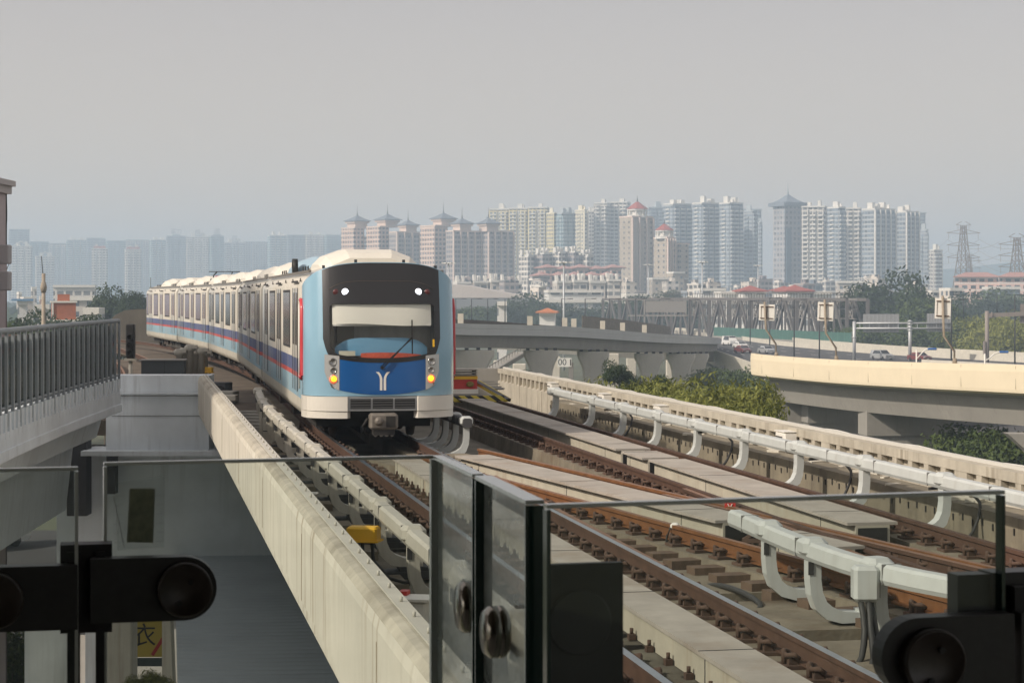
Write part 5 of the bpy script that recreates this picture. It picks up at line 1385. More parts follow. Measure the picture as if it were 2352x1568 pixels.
def crown_mesh(seed, n, leaf, nblob=16, flat=.75, m=None, elong=2.0):
    """leaf-sized faces through a clumpy unit crown (radius about 1, base at z = 0)"""
    rs = np.random.RandomState(seed)
    blobs = []
    for i in range(nblob):
        a = rs.uniform(0, 2 * np.pi); r = .68 * np.sqrt(rs.uniform(0, 1)); z = rs.uniform(.15, .95) * flat * 1.5
        k = 1 - .45 * (z / (flat * 1.5)); blobs.append((r * k * np.cos(a), r * k * np.sin(a), z, rs.uniform(.24, .42)))
    blobs = np.array(blobs); w = blobs[:, 3] ** 2; w /= w.sum()
    bi = rs.choice(nblob, n, p=w); d = rs.normal(size=(n, 3)); d /= np.linalg.norm(d, axis=1)[:, None]
    rad = np.clip(rs.normal(.9, .16, n), .3, 1.18)[:, None]
    c = blobs[bi, :3] + d * rad * blobs[bi, 3:4] * np.array([1, 1, .8])
    nrm = d + rs.normal(size=(n, 3)) * .55 + np.array([0, 0, .35]); nrm /= np.linalg.norm(nrm, axis=1)[:, None]
    t = np.cross(nrm, rs.normal(size=(n, 3))); t /= np.linalg.norm(t, axis=1)[:, None]; t[:, 2] -= .25
    c[:, 2] *= 1.25 / np.percentile(c[:, 2], 98.5); c[:, :2] *= .95 / np.percentile(np.hypot(c[:, 0], c[:, 1]), 96)
    u = np.cross(nrm, t); sz = leaf * rs.uniform(.6, 1.3, n)[:, None]
    P_ = np.stack([c - t * sz * elong * .5, c + u * sz * .5 - t * sz * .1, c + t * sz * elong * .5, c - u * sz * .5 - t * sz * .1], 1).reshape(-1, 3)
    me = bpy.data.meshes.new("crown"); me.vertices.add(4 * n); me.vertices.foreach_set("co", P_.ravel().astype(np.float32))
    me.loops.add(4 * n); me.loops.foreach_set("vertex_index", np.arange(4 * n, dtype=np.int32)); me.polygons.add(n)
    me.polygons.foreach_set("loop_start", np.arange(0, 4 * n, 4, dtype=np.int32)); me.polygons.foreach_set("loop_total", np.full(n, 4, dtype=np.int32))
    me.materials.append(m); me.update(calc_edges=True); me.validate()
    return me
def trunk_mesh(seed):
    rr = random.Random(seed); b = MB()
    b.tube([(0, 0, 0), (.03, .02, .5), (0, 0, 1)], .05, 7, r2=.032)
    for k in range(5):
        a = k * 1.26 + rr.uniform(-.3, .3); b.tube([(0, 0, .75 + .04 * k), (.25 * math.cos(a), .25 * math.sin(a), 1.15), (.5 * math.cos(a), .5 * math.sin(a), 1.6)], .022, 5, r2=.008)
    o = b.build("trunk", bark); me = o.data; bpy.data.objects.remove(o); return me
CR = {"dark": [crown_mesh(s, 7000, .050, 22, .72, leaf_dark) for s in (1, 2, 3)],
      "mid": [crown_mesh(s, 7000, .050, 22, .72, leaf_mid) for s in (4, 5, 6)],
      "bright": [crown_mesh(s, 15000, .030, 26, .62, leaf_bright, 3.4) for s in (7, 8, 9)]}
TK = [trunk_mesh(s) for s in (1, 2)]
tn = [0]
def tree(u, vtop, y, width, kind, label, zbase=-13, name="tree", group=None, cat="tree", crown_h=None):
    zt_ = Z_at(vtop, y); ht = zt_ - zbase; i = tn[0]; tn[0] += 1
    ch = crown_h or min(ht * .85, width * .75)
    o = empty(name, (X_at(u, y), y, zbase), 0, label, cat, group)
    t = bpy.data.objects.new("trunk", TK[i % 2]); col.objects.link(t); t.parent = o; t.scale = (width * .26, width * .26, max(ht - ch * .35, .5) / 1.6)
    c = bpy.data.objects.new("crown", CR[kind][i % 3]); col.objects.link(c); c.parent = o
    c.location.z = ht - ch; c.scale = (width / 2 / .95, width / 2 / .95, ch / 1.28); c.rotation_euler.z = (i * 2.4) % 6.28
    return o
# leafy trees just behind the pocketed wall
for u, vt, y, w, l in ((1390, 896, 82, 3.0, "leafy green tree top at the left end of the clump behind the pocketed wall"), (1455, 882, 80, 3.8, "leafy tree top second from the left in the clump behind the pocketed wall"),
                       (1530, 888, 77, 4.2, "leafy tree top below the last ramp pier behind the pocketed wall"), (1610, 892, 74, 4.6, "leafy tree top in the middle of the clump behind the pocketed wall"),
                       (1690, 892, 71, 3.8, "dense leafy tree top near the grey abutment"), (1745, 932, 66, 2.2, "lowest leafy tree top at the right end of the clump, against the abutment"), (1560, 935, 68, 3.6, "low leafy tree top in front of the clump's left half"), (1650, 950, 64, 3.4, "low leafy tree top in front of the clump's right half")):
    tree(u, vt, y, w, "bright", l, group="leafy trees behind the pocketed wall", crown_h=3.6)
for u, vt, y, w, l in ((1418, 832, 130, 2.0, "dark bushy tree between two flared piers"), (1452, 856, 140, 2.4, "smaller dark tree right of the flared pier behind the leafy clump"), (1205, 852, 120, 1.2, "small dark bush beside the flared pier left of the number board"), (1292, 874, 90, 1.0, "low bush under the number board"), (1525, 864, 110, 1.8, "small bush at the foot of the fourth flared pier")):
    tree(u, vt, y, w, "dark", l, group="bushes among the ramp piers")
# trees under and right of the cream viaduct
for u, vt, y, w, l in ((2230, 985, 128, 7, "green tree under the cream viaduct right of the front pier cap"), (2290, 995, 118, 6, "green tree under the cream viaduct near the right edge"), (2200, 1010, 140, 6, "dark tree in shadow behind the front pier cap"), (1800, 870, 200, 4, "small tree in the gap left of the cream viaduct's girder"), (1650, 850, 260, 9, "tree in the shade under the highway edge wall, left one"), (1715, 850, 240, 8, "tree in the shade under the highway edge wall, right one"), (1760, 880, 210, 8, "dark tree behind the abutment under the highway")):
    tree(u, vt, y, w, "mid", l, group="trees around the cream viaduct")
# far trees along the highway
ft = [(2020, 638, 480, 20, "dark", "big dark tree with a rounded crown right of the truss bridge"), (2075, 668, 470, 17, "dark", "dark tree shoulder just right of the big dark tree"), (1960, 690, 470, 13, "dark", "dark tree left of the big dark tree at the truss end"),
      (2130, 690, 460, 17, "mid", "mid green tree behind the left gantry panel"), (2050, 735, 430, 16, "mid", "mid green tree behind the silver gantry's left post"), (2110, 745, 420, 15, "mid", "mid green tree between the two gantry panels"), (1985, 745, 440, 13, "mid", "mid green tree at the green fence's right end"),
      (2175, 735, 420, 14, "mid", "mid green tree behind the largest sign back"), (2215, 745, 400, 14, "mid", "tree left of the brown gantry post"), (2255, 735, 400, 15, "bright", "light green tree behind the brown gantry post"), (2310, 730, 390, 16, "bright", "bright green tree under the brown gantry beam"), (2350, 745, 380, 13, "bright", "bright green tree at the right picture edge"),
      (2265, 680, 640, 24, "dark", "bluish tree behind the brown gantry beam"), (2320, 674, 660, 26, "mid", "pale rounded tree before the long white and pink block"), (2190, 695, 600, 18, "dark", "bluish tree between the sign back and the white block"),
      (1205, 684, 640, 22, "dark", "bluish rounded tree under the white curved roof"), (1155, 700, 620, 14, "dark", "bluish tree left of the rounded one behind the ramp"), (1250, 702, 620, 14, "dark", "bluish tree left of the orange pavilion"), (1110, 708, 620, 16, "mid", "bluish green tree above the ramp near the train"), (1062, 712, 620, 14, "mid", "bluish tree next to the train's right edge"),
      (1310, 706, 640, 18, "dark", "bluish tree right of the orange pavilion"), (1370, 700, 640, 18, "dark", "bluish tree at the first truss posts"), (1430, 690, 660, 18, "dark", "tree above the left part of the truss"), (1475, 684, 680, 14, "dark", "tree below the red roofed tower's foot"), (1520, 680, 700, 16, "dark", "tree behind the grey panel gantry"), (1580, 688, 700, 15, "dark", "tree left of the white low buildings"), (1546, 668, 760, 7, "dark", "narrow pointed tree in front of the shorter red roofed tower"),
      (270, 668, 330, 9.5, "dark", "large dark tree left of the train's tail, taller crown"), (315, 674, 320, 6.5, "dark", "dark tree touching the train's tail"), (235, 690, 330, 6, "dark", "dark tree left shoulder beside the large one"), (130, 724, 240, 7, "dark", "dark bushes left of the brick tower"), (70, 742, 210, 8, "dark", "dark bush near the left edge behind the railing"), (190, 738, 200, 6, "dark", "dark bush right of the brick tower behind the railing"), (240, 735, 190, 5, "dark", "dark bush behind the end of the railing"), (30, 748, 170, 6, "mid", "bush behind the railing at the left edge")]
for u, vt, y, w, kd, l in ft: tree(u, vt, y, w * 1.12, kd, l, group="trees beyond the tracks", zbase=-13)
tree(22, 1440, 62, 3.2, "mid", "green tree at the lower left corner beside the round column", group="trees below the left viaduct")
tree(350, 1545, 47, 1.0, "bright", "small bright shrub tip in front of the shop sign", group="trees below the left viaduct")
tree(310, 1556, 47, .7, "bright", "smaller shrub tip left of the sign's shrub", group="trees below the left viaduct")

# ---------------------------------------------------------------- buildings
def facade(name, wall, glass=(.07, .085, .10), bw=3.2, a=.22, b_=.78, fh=3.0, z0=.28, z1=.78, band=None, var=.12):
    if name in MATS: return MATS[name]
    m = bpy.data.materials.new(name); m.use_nodes = True; nt = m.node_tree; P = nt.nodes["Principled BSDF"]; P.inputs["Roughness"].default_value = .8
    def math_(op, i0, i1=None, i2=None):
        n = nt.nodes.new("ShaderNodeMath"); n.operation = op
        for k, v in enumerate((i0, i1, i2)):
            if v is None: continue
            if isinstance(v, (int, float)): n.inputs[k].default_value = v
            else: nt.links.new(v, n.inputs[k])
        return n.outputs[0]
    tc = nt.nodes.new("ShaderNodeTexCoord"); so = nt.nodes.new("ShaderNodeSeparateXYZ"); nt.links.new(tc.outputs["Object"], so.inputs[0])
    sn = nt.nodes.new("ShaderNodeSeparateXYZ"); nt.links.new(tc.outputs["Normal"], sn.inputs[0])
    side = math_('GREATER_THAN', math_('ABSOLUTE', sn.outputs[0]), .7)
    up = math_('LESS_THAN', math_('ABSOLUTE', sn.outputs[2]), .5)
    u = math_('ADD', math_('MULTIPLY', so.outputs[0], math_('SUBTRACT', 1.0, side)), math_('MULTIPLY', so.outputs[1], side))
    uu = math_('DIVIDE', math_('ADD', u, 500.0), bw); zz = math_('DIVIDE', math_('ADD', so.outputs[2], 300.0), fh)
    fu, fz = math_('FRACT', uu), math_('FRACT', zz)
    w = math_('MULTIPLY', math_('MULTIPLY', math_('GREATER_THAN', fu, a), math_('LESS_THAN', fu, b_)), math_('MULTIPLY', math_('GREATER_THAN', fz, z0), math_('LESS_THAN', fz, z1)))
    w = math_('MULTIPLY', w, up)
    cv = nt.nodes.new("ShaderNodeCombineXYZ"); nt.links.new(math_('FLOOR', uu), cv.inputs[0]); nt.links.new(math_('FLOOR', zz), cv.inputs[1]); nt.links.new(side, cv.inputs[2])
    wnn = nt.nodes.new("ShaderNodeTexWhiteNoise"); nt.links.new(cv.outputs[0], wnn.inputs["Vector"])
    gm = nt.nodes.new("ShaderNodeMix"); gm.data_type = 'RGBA'; gm.inputs[6].default_value = (*[c * .5 for c in glass], 1); gm.inputs[7].default_value = (*[min(1, c * 1.9) for c in glass], 1); nt.links.new(wnn.outputs[0], gm.inputs[0])
    n1 = nt.nodes.new("ShaderNodeTexNoise"); n1.inputs["Scale"].default_value = .12; n1.inputs["Detail"].default_value = 5; nt.links.new(tc.outputs["Object"], n1.inputs["Vector"])
    mr = nt.nodes.new("ShaderNodeMapRange"); mr.inputs[1].default_value = .3; mr.inputs[2].default_value = .7; mr.inputs[3].default_value = 1 - var; mr.inputs[4].default_value = 1 + var; nt.links.new(n1.outputs[0], mr.inputs[0])
    wl = nt.nodes.new("ShaderNodeMix"); wl.data_type = 'RGBA'; wl.blend_type = 'MULTIPLY'; wl.inputs[0].default_value = 1; wl.inputs[6].default_value = (*wall, 1); nt.links.new(mr.outputs[0], wl.inputs[7])
    fin = nt.nodes.new("ShaderNodeMix"); fin.data_type = 'RGBA'; nt.links.new(w, fin.inputs[0]); nt.links.new(wl.outputs[2], fin.inputs[6]); nt.links.new(gm.outputs[2], fin.inputs[7])
    last = fin.outputs[2]
    if band:
        bd = math_('MULTIPLY', math_('LESS_THAN', fz, .16), up); bm_ = nt.nodes.new("ShaderNodeMix"); bm_.data_type = 'RGBA'; nt.links.new(bd, bm_.inputs[0]); nt.links.new(last, bm_.inputs[6]); bm_.inputs[7].default_value = (*band, 1); last = bm_.outputs[2]
    nt.links.new(last, P.inputs["Base Color"])
    MATS[name] = m; return m
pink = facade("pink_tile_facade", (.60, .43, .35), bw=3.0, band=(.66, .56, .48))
pink_shaded = facade("shaded_pink_facade", (.34, .29, .28), bw=2.4, a=.15, b_=.85, band=(.42, .38, .35))  # darker copy of the pink facade, shade put into the wall colour
white_f = facade("white_facade", (.66, .62, .56), bw=3.4, a=.12, b_=.88, z0=.34, z1=.9, glass=(.11, .11, .11))
cream_f = facade("cream_facade", (.68, .62, .46), bw=3.0, a=.25, b_=.8)
yellow_f = facade("yellow_facade", (.70, .60, .33), bw=3.2, a=.2, b_=.8, z0=.2, z1=.8)
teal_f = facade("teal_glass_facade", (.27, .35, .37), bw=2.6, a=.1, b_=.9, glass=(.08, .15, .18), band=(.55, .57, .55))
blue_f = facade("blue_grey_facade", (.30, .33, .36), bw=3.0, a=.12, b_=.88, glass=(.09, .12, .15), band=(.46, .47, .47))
brown_f = facade("brown_stone_facade", (.40, .35, .285), bw=4.5, a=.35, b_=.62, z0=.3, z1=.7)
office_f = facade("office_grid_facade", (.36, .35, .36), bw=3.4, a=.22, b_=.72, fh=3.6, glass=(.10, .13, .16))
white_low = facade("white_low_facade", (.70, .69, .66), bw=5.0, a=.2, b_=.85, fh=5, z0=.25, z1=.6, glass=(.2, .22, .24))
stucco = facade("plain_stucco", (.60, .55, .49), bw=3.6, a=.3, b_=.7)
pink_low = facade("pink_low_facade", (.66, .47, .41), bw=3.6, a=.2, b_=.8, band=(.7, .66, .62))
red_roof = mat("red_roof_tiles", (.33, .085, .068), .8, var=.15, vscale=.5)
dull_roof = mat("dull_pink_roof", (.40, .22, .19), .85, var=.15, vscale=.5)
orange_roof = mat("orange_roof_tiles", (.50, .17, .06), .8, var=.15, vscale=.5)
blue_roof = mat("blue_grey_roof", (.17, .20, .24), .7, var=.1, vscale=.3)
slab_white = mat("balcony_white", (.68, .66, .61), .8, var=.06, vscale=.2)
slab_cream = mat("balcony_cream", (.72, .66, .50), .8, var=.06, vscale=.2)
slab_pink = mat("balcony_pink", (.62, .50, .43), .8, var=.06, vscale=.2)
slab_blue = mat("balcony_blue", (.38, .42, .44), .8, var=.06, vscale=.2)
recess = mat("recess_dark", (.17, .18, .19), .9, var=.2, vscale=.3)
def hip(b, c, w, d, h, m=0, over=1.0, ridge=0.0):
    x, y = w / 2 + over, d / 2 + over; r = ridge * x
    v = [(c[0] - x, c[1] - y, c[2]), (c[0] + x, c[1] - y, c[2]), (c[0] + x, c[1] + y, c[2]), (c[0] - x, c[1] + y, c[2])]
    m1 = [(c[0] + (p[0] - c[0]) * .5, c[1] + (p[1] - c[1]) * .5, c[2] + h * .42) for p in v]
    t = [(c[0] - .15 - r, c[1] - .15, c[2] + h), (c[0] + .15 + r, c[1] - .15, c[2] + h), (c[0] + .15 + r, c[1] + .15, c[2] + h), (c[0] - .15 - r, c[1] + .15, c[2] + h)]
    b.loft([[(p[0], p[1], p[2] - .4) for p in v], v, m1, t] if ridge == 0 else [[(p[0], p[1], p[2] - .4) for p in v], v, t], m=m)
bn = [0]
def tower(label, uL, uR, vt, Y, rot, fm, slab, nb=3, style="balcony", depth=None, base=-13.0, roof="flat", roofm=None, group=None, side_bal=True, spire=0, name="tower_block", cat="tower", rr=None, crown_u=None):
    """apartment tower: body with recessed bays, balcony tiers, rooftop blocks"""
    i = bn[0]; bn[0] += 1; rg = random.Random(i)
    Wp = (uR - uL) / F * Y; a = R(rot); d = depth or min(20, max(9, Wp * .55)); d = min(d, Wp * .8 / max(.2, abs(math.sin(a))))
    w = (Wp - d * abs(math.sin(a))) / math.cos(a); h = Z_at(vt, Y) - base
    o = empty(name, (X_at((uL + uR) / 2, Y), Y + d / 2, base), a, label, cat, group)
    b = MB(); nf = int(h / 3.0)
    bwid = w / nb
    b.box((0, .6, h / 2), (w, d - 1.2, h))
    for k in range(nb):
        x = -w / 2 + bwid * (k + .5)
        if style != "plain": b.box((x, -d / 2 + .75, h / 2 - .6), (bwid * .74, 1.7, h - 1.2 - (k % 2) * 1.5))
    b.build("facade", fm, o)
    if style in ("balcony", "mixed"):
        s = MB()
        for f in range(1, nf):
            z = f * 3.0
            for k in range(nb):
                x = -w / 2 + bwid * (k + .5)
                if style == "mixed" and k % 2: continue
                s.box((x, -d / 2 - .45, z + .35), (bwid * .62, 1.1, 1.0))
            if side_bal:
                s.box((-w / 2 - .4 if rot >= 0 else w / 2 + .4, d * .05, z + .3), (.9, d * .3, .95))
        s.box((0, -d / 2 + 1.2, h / 2), (w * .9, .3, h - 3)); s.box((-w / 2 + .3 if rot >= 0 else w / 2 - .3, d * .05, h / 2), (.3, .5, h - 3))
        s.build("balcony_pattern", slab, o)
    r_ = MB()
    if style == "fins" or style == "mixed":
        fn = MB()
        for k in range(nb + 1): fn.box((-w / 2 + bwid * k, -d / 2 - .1, h / 2), (bwid * .16, 1.4, h))
        fn.build("vertical_fins", slab, o)
    r_.box((0, .2, h + .5), (w * 1.02, d * 1.0, 1.0))
    if roof == "flat":
        for k in range(max(1, nb - 1)):
            x = -w / 2 + w * (k + .7) / max(1, nb - 1) * .85; hh = rg.uniform(2.5, 5.0); r_.box((x, rg.uniform(-.1, .2) * d, h + 1 + hh / 2), (w / nb * rg.uniform(.35, .6), d * .4, hh))
            if rg.random() < .5: r_.box((x + w / nb * .35, 0, h + 1 + 1.2), (.6, d * .5, 3.0))
        r_.build("rooftop_blocks", slab, o)
    else: r_.build("parapet", slab, o)
    if roof == "pagoda":
        # lantern storey with curved hip roof and spire
        cx = 0 if crown_u is None else ((crown_u - (uL + uR) / 2) / F * Y)
        pw = min(w, d) * .0 + (rr or w * .55); p1 = MB()
        p1.box((cx, 0, h + 2.2), (pw * .76, pw * .76, 4.0)); p1.box((cx, 0, h + 4.7), (pw * .92, pw * .92, 1.6)); p1.build("roof_lantern", slab, o)
        p2 = MB(); hip(p2, (cx, 0, h + 5.6), pw * .98, pw * .98, pw * .30, 0, .6); p2.build("roof", roofm or blue_roof, o)
        p3 = MB(); zz = h + 5.6 + pw * .28; p3.lathe([(.5, 0), (.3, 1.8), (.2, 2.6), (.08, 7.0)], (cx, 0, zz), 6); p3.build("spire", dark_iron, o)
    return o
# --- pink towers with pavilion roofs
gp_ = "pink towers with pavilion roofs"
tower("leftmost pink tower behind the train roof, left half lit", 780, 838, 525, 1350, 38, pink, slab_pink, 2, "plain", 17, group=gp_, roof="pagoda", rr=13, crown_u=820)
tower("second pink tower behind the train roof with two lit bays", 838, 895, 522, 1340, 38, pink, slab_pink, 2, "plain", 17, group=gp_, roof="pagoda", rr=13.5, crown_u=893)
tower("shaded pink tower third from the left with a pavilion roof above the train roof", 893, 963, 535, 1330, 36, pink_shaded, slab_pink, 3, "fins", 10, group=gp_, roof="pagoda", rr=11, crown_u=938)
tower("tall lit pink tower right of the gap above the train roof", 963, 1030, 520, 1290, 36, pink, slab_pink, 2, "plain", 18, group=gp_, roof="pagoda", rr=13, crown_u=1022)
tower("wide shaded pink tower in front, right of the train's top corner", 1024, 1106, 533, 1250, 35, pink_shaded, slab_pink, 4, "fins", 9, group=gp_, roof="pagoda", rr=11, crown_u=1060)
tower("rightmost shaded pink tower beside the yellow topped block", 1104, 1180, 533, 1255, 35, pink_shaded, slab_pink, 4, "fins", 9, group=gp_, roof="pagoda", rr=11.5, crown_u=1118)
# --- yellow topped and white towers behind
gq = "tall pale towers behind the pink ones"
tower("yellow topped tower, left bay of the wide rounded block", 1122, 1172, 482, 1600, -8, yellow_f, slab_white, 2, "balcony", 14, group=gq)
tower("yellow topped tower, middle bay of the wide rounded block", 1168, 1216, 480, 1590, -8, yellow_f, slab_white, 2, "balcony", 14, group=gq)
tower("yellow topped tower, right bay of the wide rounded block", 1212, 1262, 478, 1580, -8, yellow_f, slab_white, 2, "balcony", 14, group=gq)
tower("narrow bright yellow tower edge between rounded block and teal block", 1256, 1278, 490, 1560, 30, yellow_f, slab_cream, 1, "plain", 12, group=gq)
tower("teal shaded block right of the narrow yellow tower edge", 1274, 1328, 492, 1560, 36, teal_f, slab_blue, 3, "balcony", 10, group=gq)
tower("narrow cream tower with one window column right of the teal block", 1322, 1350, 484, 1550, 32, cream_f, slab_cream, 1, "mixed", 13, group=gq)
tower("slim shaded tower between the narrow cream one and white one", 1346, 1368, 488, 1600, 10, white_f, slab_white, 1, "balcony", 10, group=gq)
tower("tall white tower with horizontal balconies, left of pair", 1364, 1404, 468, 1560, -14, white_f, slab_white, 2, "balcony", 14, group=gq)
tower("tall white tower with horizontal balconies, right of pair behind the brown tower", 1402, 1450, 466, 1570, -14, white_f, slab_white, 2, "balcony", 14, group=gq)
tower("bluish tower peeping out right of the red roofed tower", 1484, 1530, 478, 1750, 12, blue_f, slab_blue, 2, "balcony", 12, group=gq)
# --- brown towers with red roofs
def red_tower(label, uL, uR, vt, Y, rot, uc, rw, vapex, spire_v):
    o = tower(label, uL, uR, vt, Y, rot, brown_f, slab_pink, 3, "fins", 12, group="brown towers with red roofs", roof="none")
    k = Y / F; h = Z_at(vt, Y) + 13; pw = rw * k; cx = (uc - (uL + uR) / 2) * k; ha = Z_at(vapex, Y) + 13
    b = MB(); b.lathe([(pw * .52, h), (pw * .52, h + 1.5), (pw * .36, h + 1.6), (pw * .36, ha - pw * .45), (pw * .5, ha - pw * .43), (pw * .5, ha - pw * .36)], (cx, 0, 0), 12, smooth=False)
    for q in range(8): b.box((cx + pw * .44 * math.cos(q * .785), pw * .44 * math.sin(q * .785), (h + ha - pw * .4) / 2 + .6), (.7, .7, ha - pw * .4 - h - 1))
    b.build("roof_lantern", slab_white, o)
    b = MB(); b.lathe([(pw * .54, ha - pw * .36), (pw * .3, ha - pw * .18), (pw * .1, ha - pw * .03), (.3, ha)], (cx, 0, 0), 8, smooth=False); b.build("roof", red_roof, o)
    b = MB(); b.lathe([(.5, ha - .5), (.2, ha + 2), (.06, Z_at(spire_v, Y) + 13)], (cx, 0, 0), 6); b.build("spire", dark_iron, o)
    return o
red_tower("tall brown tower with red domed roof and spire", 1424, 1502, 500, 1150, 36, 1466, 48, 462, 448)
red_tower("shorter brown tower with red roof beside the tall one", 1504, 1552, 548, 1080, 35, 1528, 42, 513, 505)
tower("plain brown annex block right of the shorter red roofed tower", 1540, 1586, 562, 1090, 35, brown_f, slab_pink, 2, "plain", 10, roof="none", group="low parts of the brown complex")
tower("low brown podium block with white roof band", 1490, 1582, 642, 1050, 10, brown_f, slab_white, 3, "plain", 12, roof="none", group="low parts of the brown complex")
tower("stepped brown block beneath the annex", 1534, 1574, 628, 1045, 18, brown_f, slab_white, 1, "plain", 10, roof="none", group="low parts of the brown complex")
# --- blue grey slab group
gs = "blue grey slab towers right of the red roofs"
tower("blue grey slab tower, first from the left with lit edge", 1526, 1592, 470, 1500, 34, blue_f, slab_white, 3, "balcony", 12, group=gs)
tower("blue grey slab tower, second from the left", 1592, 1655, 468, 1480, 34, blue_f, slab_white, 3, "balcony", 12, group=gs)
tower("blue grey slab tower, third from the left", 1655, 1710, 468, 1460, 34, blue_f, slab_white, 3, "balcony", 12, group=gs)
tower("darker blue grey slab tower at the right end of the group", 1708, 1742, 486, 1500, 38, blue_f, slab_blue, 2, "balcony", 12, group=gs)
tower("shorter blue grey tower edge beside the open sky gap", 1736, 1752, 512, 1560, 20, blue_f, slab_blue, 1, "balcony", 10, group=gs)
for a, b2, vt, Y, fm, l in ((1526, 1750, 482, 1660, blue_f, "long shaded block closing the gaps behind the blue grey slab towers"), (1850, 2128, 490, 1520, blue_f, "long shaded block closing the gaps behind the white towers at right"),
                            (1352, 1528, 486, 1800, white_f, "pale block behind the white tower pair and the brown tower"), (1118, 1345, 500, 1780, teal_f, "shaded block behind the yellow topped and teal towers"), (786, 1110, 545, 1480, pink_shaded, "shaded block filling the gaps behind the pink towers")):
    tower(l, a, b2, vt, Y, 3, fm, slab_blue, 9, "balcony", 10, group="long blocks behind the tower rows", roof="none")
rg = random.Random(21); pb_ = None
for i in range(46):
    u = 1030 + i * 24 + rg.uniform(-8, 8); Y = rg.uniform(880, 1250); w = rg.uniform(20, 36); vt = rg.uniform(640, 672); ht = Z_at(vt, Y) + 13; wm = w / F * Y
    b = MB(); b.box((0, 0, ht / 2), (wm, 9, ht)); b.box((wm * rg.uniform(-.3, .3), 0, ht + 1.2), (wm * .3, 4, 2.4)); b.box((0, 0, ht + .3), (wm * 1.03, 9.3, .6))
    tag(b.build("small_block", (white_f, stucco, pink_shaded, blue_f)[i % 4], None, (X_at(u, Y), Y, -13), R(rg.uniform(10, 34))), "small pale block packed among others at the foot of the towers", "building", "small blocks packed at the foot of the towers")
# --- office tower with blue pagoda roof
o = tower("grey office tower with a wide blue pagoda roof and window grid", 1780, 1846, 474, 1350, 30, office_f, slab_blue, 2, "plain", 14, roof="none")
k = 1350 / F; b = MB(); h = Z_at(474, 1350) + 13; b.box((0, 0, h + 1.4), (66 * k * 1.02, 18, 2.6)); hip(b, (0, 0, h + 2.7), 46 * k, 14, 6.0, 0, 1); b.build("roof", blue_roof, o)
b = MB(); b.lathe([(.8, h + 8), (.5, h + 10.5), (.12, h + 16)], (0, 0, 0), 6); b.build("spire", slab_blue, o)
b = MB(); b.box((-66 * k * .26, -7.4, h * .5), (66 * k * .2, .5, h * .62)); b.build("glass_strip", mat("blue_curtain_glass", (.10, .15, .20), .25), o)
gw = "white towers right of the pagoda roof"
tower("white tower with bright balconies next to the pagoda roofed office", 1842, 1906, 476, 1320, -16, white_f, slab_white, 3, "balcony", 14, group=gw)
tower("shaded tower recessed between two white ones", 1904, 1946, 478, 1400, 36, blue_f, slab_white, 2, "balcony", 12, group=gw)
tower("narrow white tower with a bright vertical edge", 1944, 1986, 480, 1330, -12, white_f, slab_white, 2, "balcony", 14, group=gw)
tower("grey white tower with framed window panels, wide one", 1984, 2062, 482, 1310, 34, blue_f, slab_white, 4, "fins", 12, group=gw)
tower("grey white tower with framed panels, narrower right one", 2058, 2114, 488, 1340, 34, blue_f, slab_white, 3, "fins", 12, group=gw)
tower("lower grey tower at the right end of the white group", 2112, 2134, 530, 1400, 34, blue_f, slab_blue, 1, "balcony", 10, group=gw)
tower("small separate tower standing alone left of the pylon", 2133, 2168, 576, 1500, 24, white_f, slab_white, 2, "balcony", 10, group=gw)
# --- hazy far towers at left
gh = "hazy far towers behind the train"
hz = [(16, 64, 528, 2250, "hazy tower with square top beside the left edge building"), (20, 70, 566, 2000, "hazy tower with a peaked frame in front of the square topped one"), (62, 108, 556, 2300, "hazy far tower second from the left edge group"), (76, 122, 590, 2050, "hazy tower with a peaked frame behind the utility pole"),
      (106, 150, 560, 2350, "hazy far tower right of the utility pole"), (148, 196, 552, 2350, "hazy far tower above the brick tower"), (194, 240, 548, 2350, "hazy far tower between brick tower and dark tree"), (206, 244, 572, 1950, "paler hazy tower with reddish cap, left of two alike"), (238, 288, 554, 2350, "hazy far tower above the large dark tree"),
      (282, 322, 574, 1950, "paler hazy tower with reddish cap, right of two alike"), (286, 342, 552, 2350, "hazy far tower above the train's tail"), (340, 380, 552, 2300, "hazy far tower just right of the train's tail"), (378, 424, 543, 2250, "hazy tower carrying two roof characters"), (424, 478, 545, 2250, "hazy tower carrying the middle roof character"),
      (476, 512, 543, 2250, "hazy tower carrying the right roof character"), (510, 560, 558, 2350, "hazy lower tower right of the roof characters"), (556, 612, 556, 2380, "hazy lower tower before the taller right group"), (612, 656, 542, 2150, "hazy tower at the left of the group beside the train roof"), (654, 700, 541, 2150, "hazy tower above the light blue roof unit"), (698, 742, 540, 2150, "hazy tower above the front car's white roof unit"), (740, 784, 541, 2150, "hazy tower touching the leftmost pink tower")]
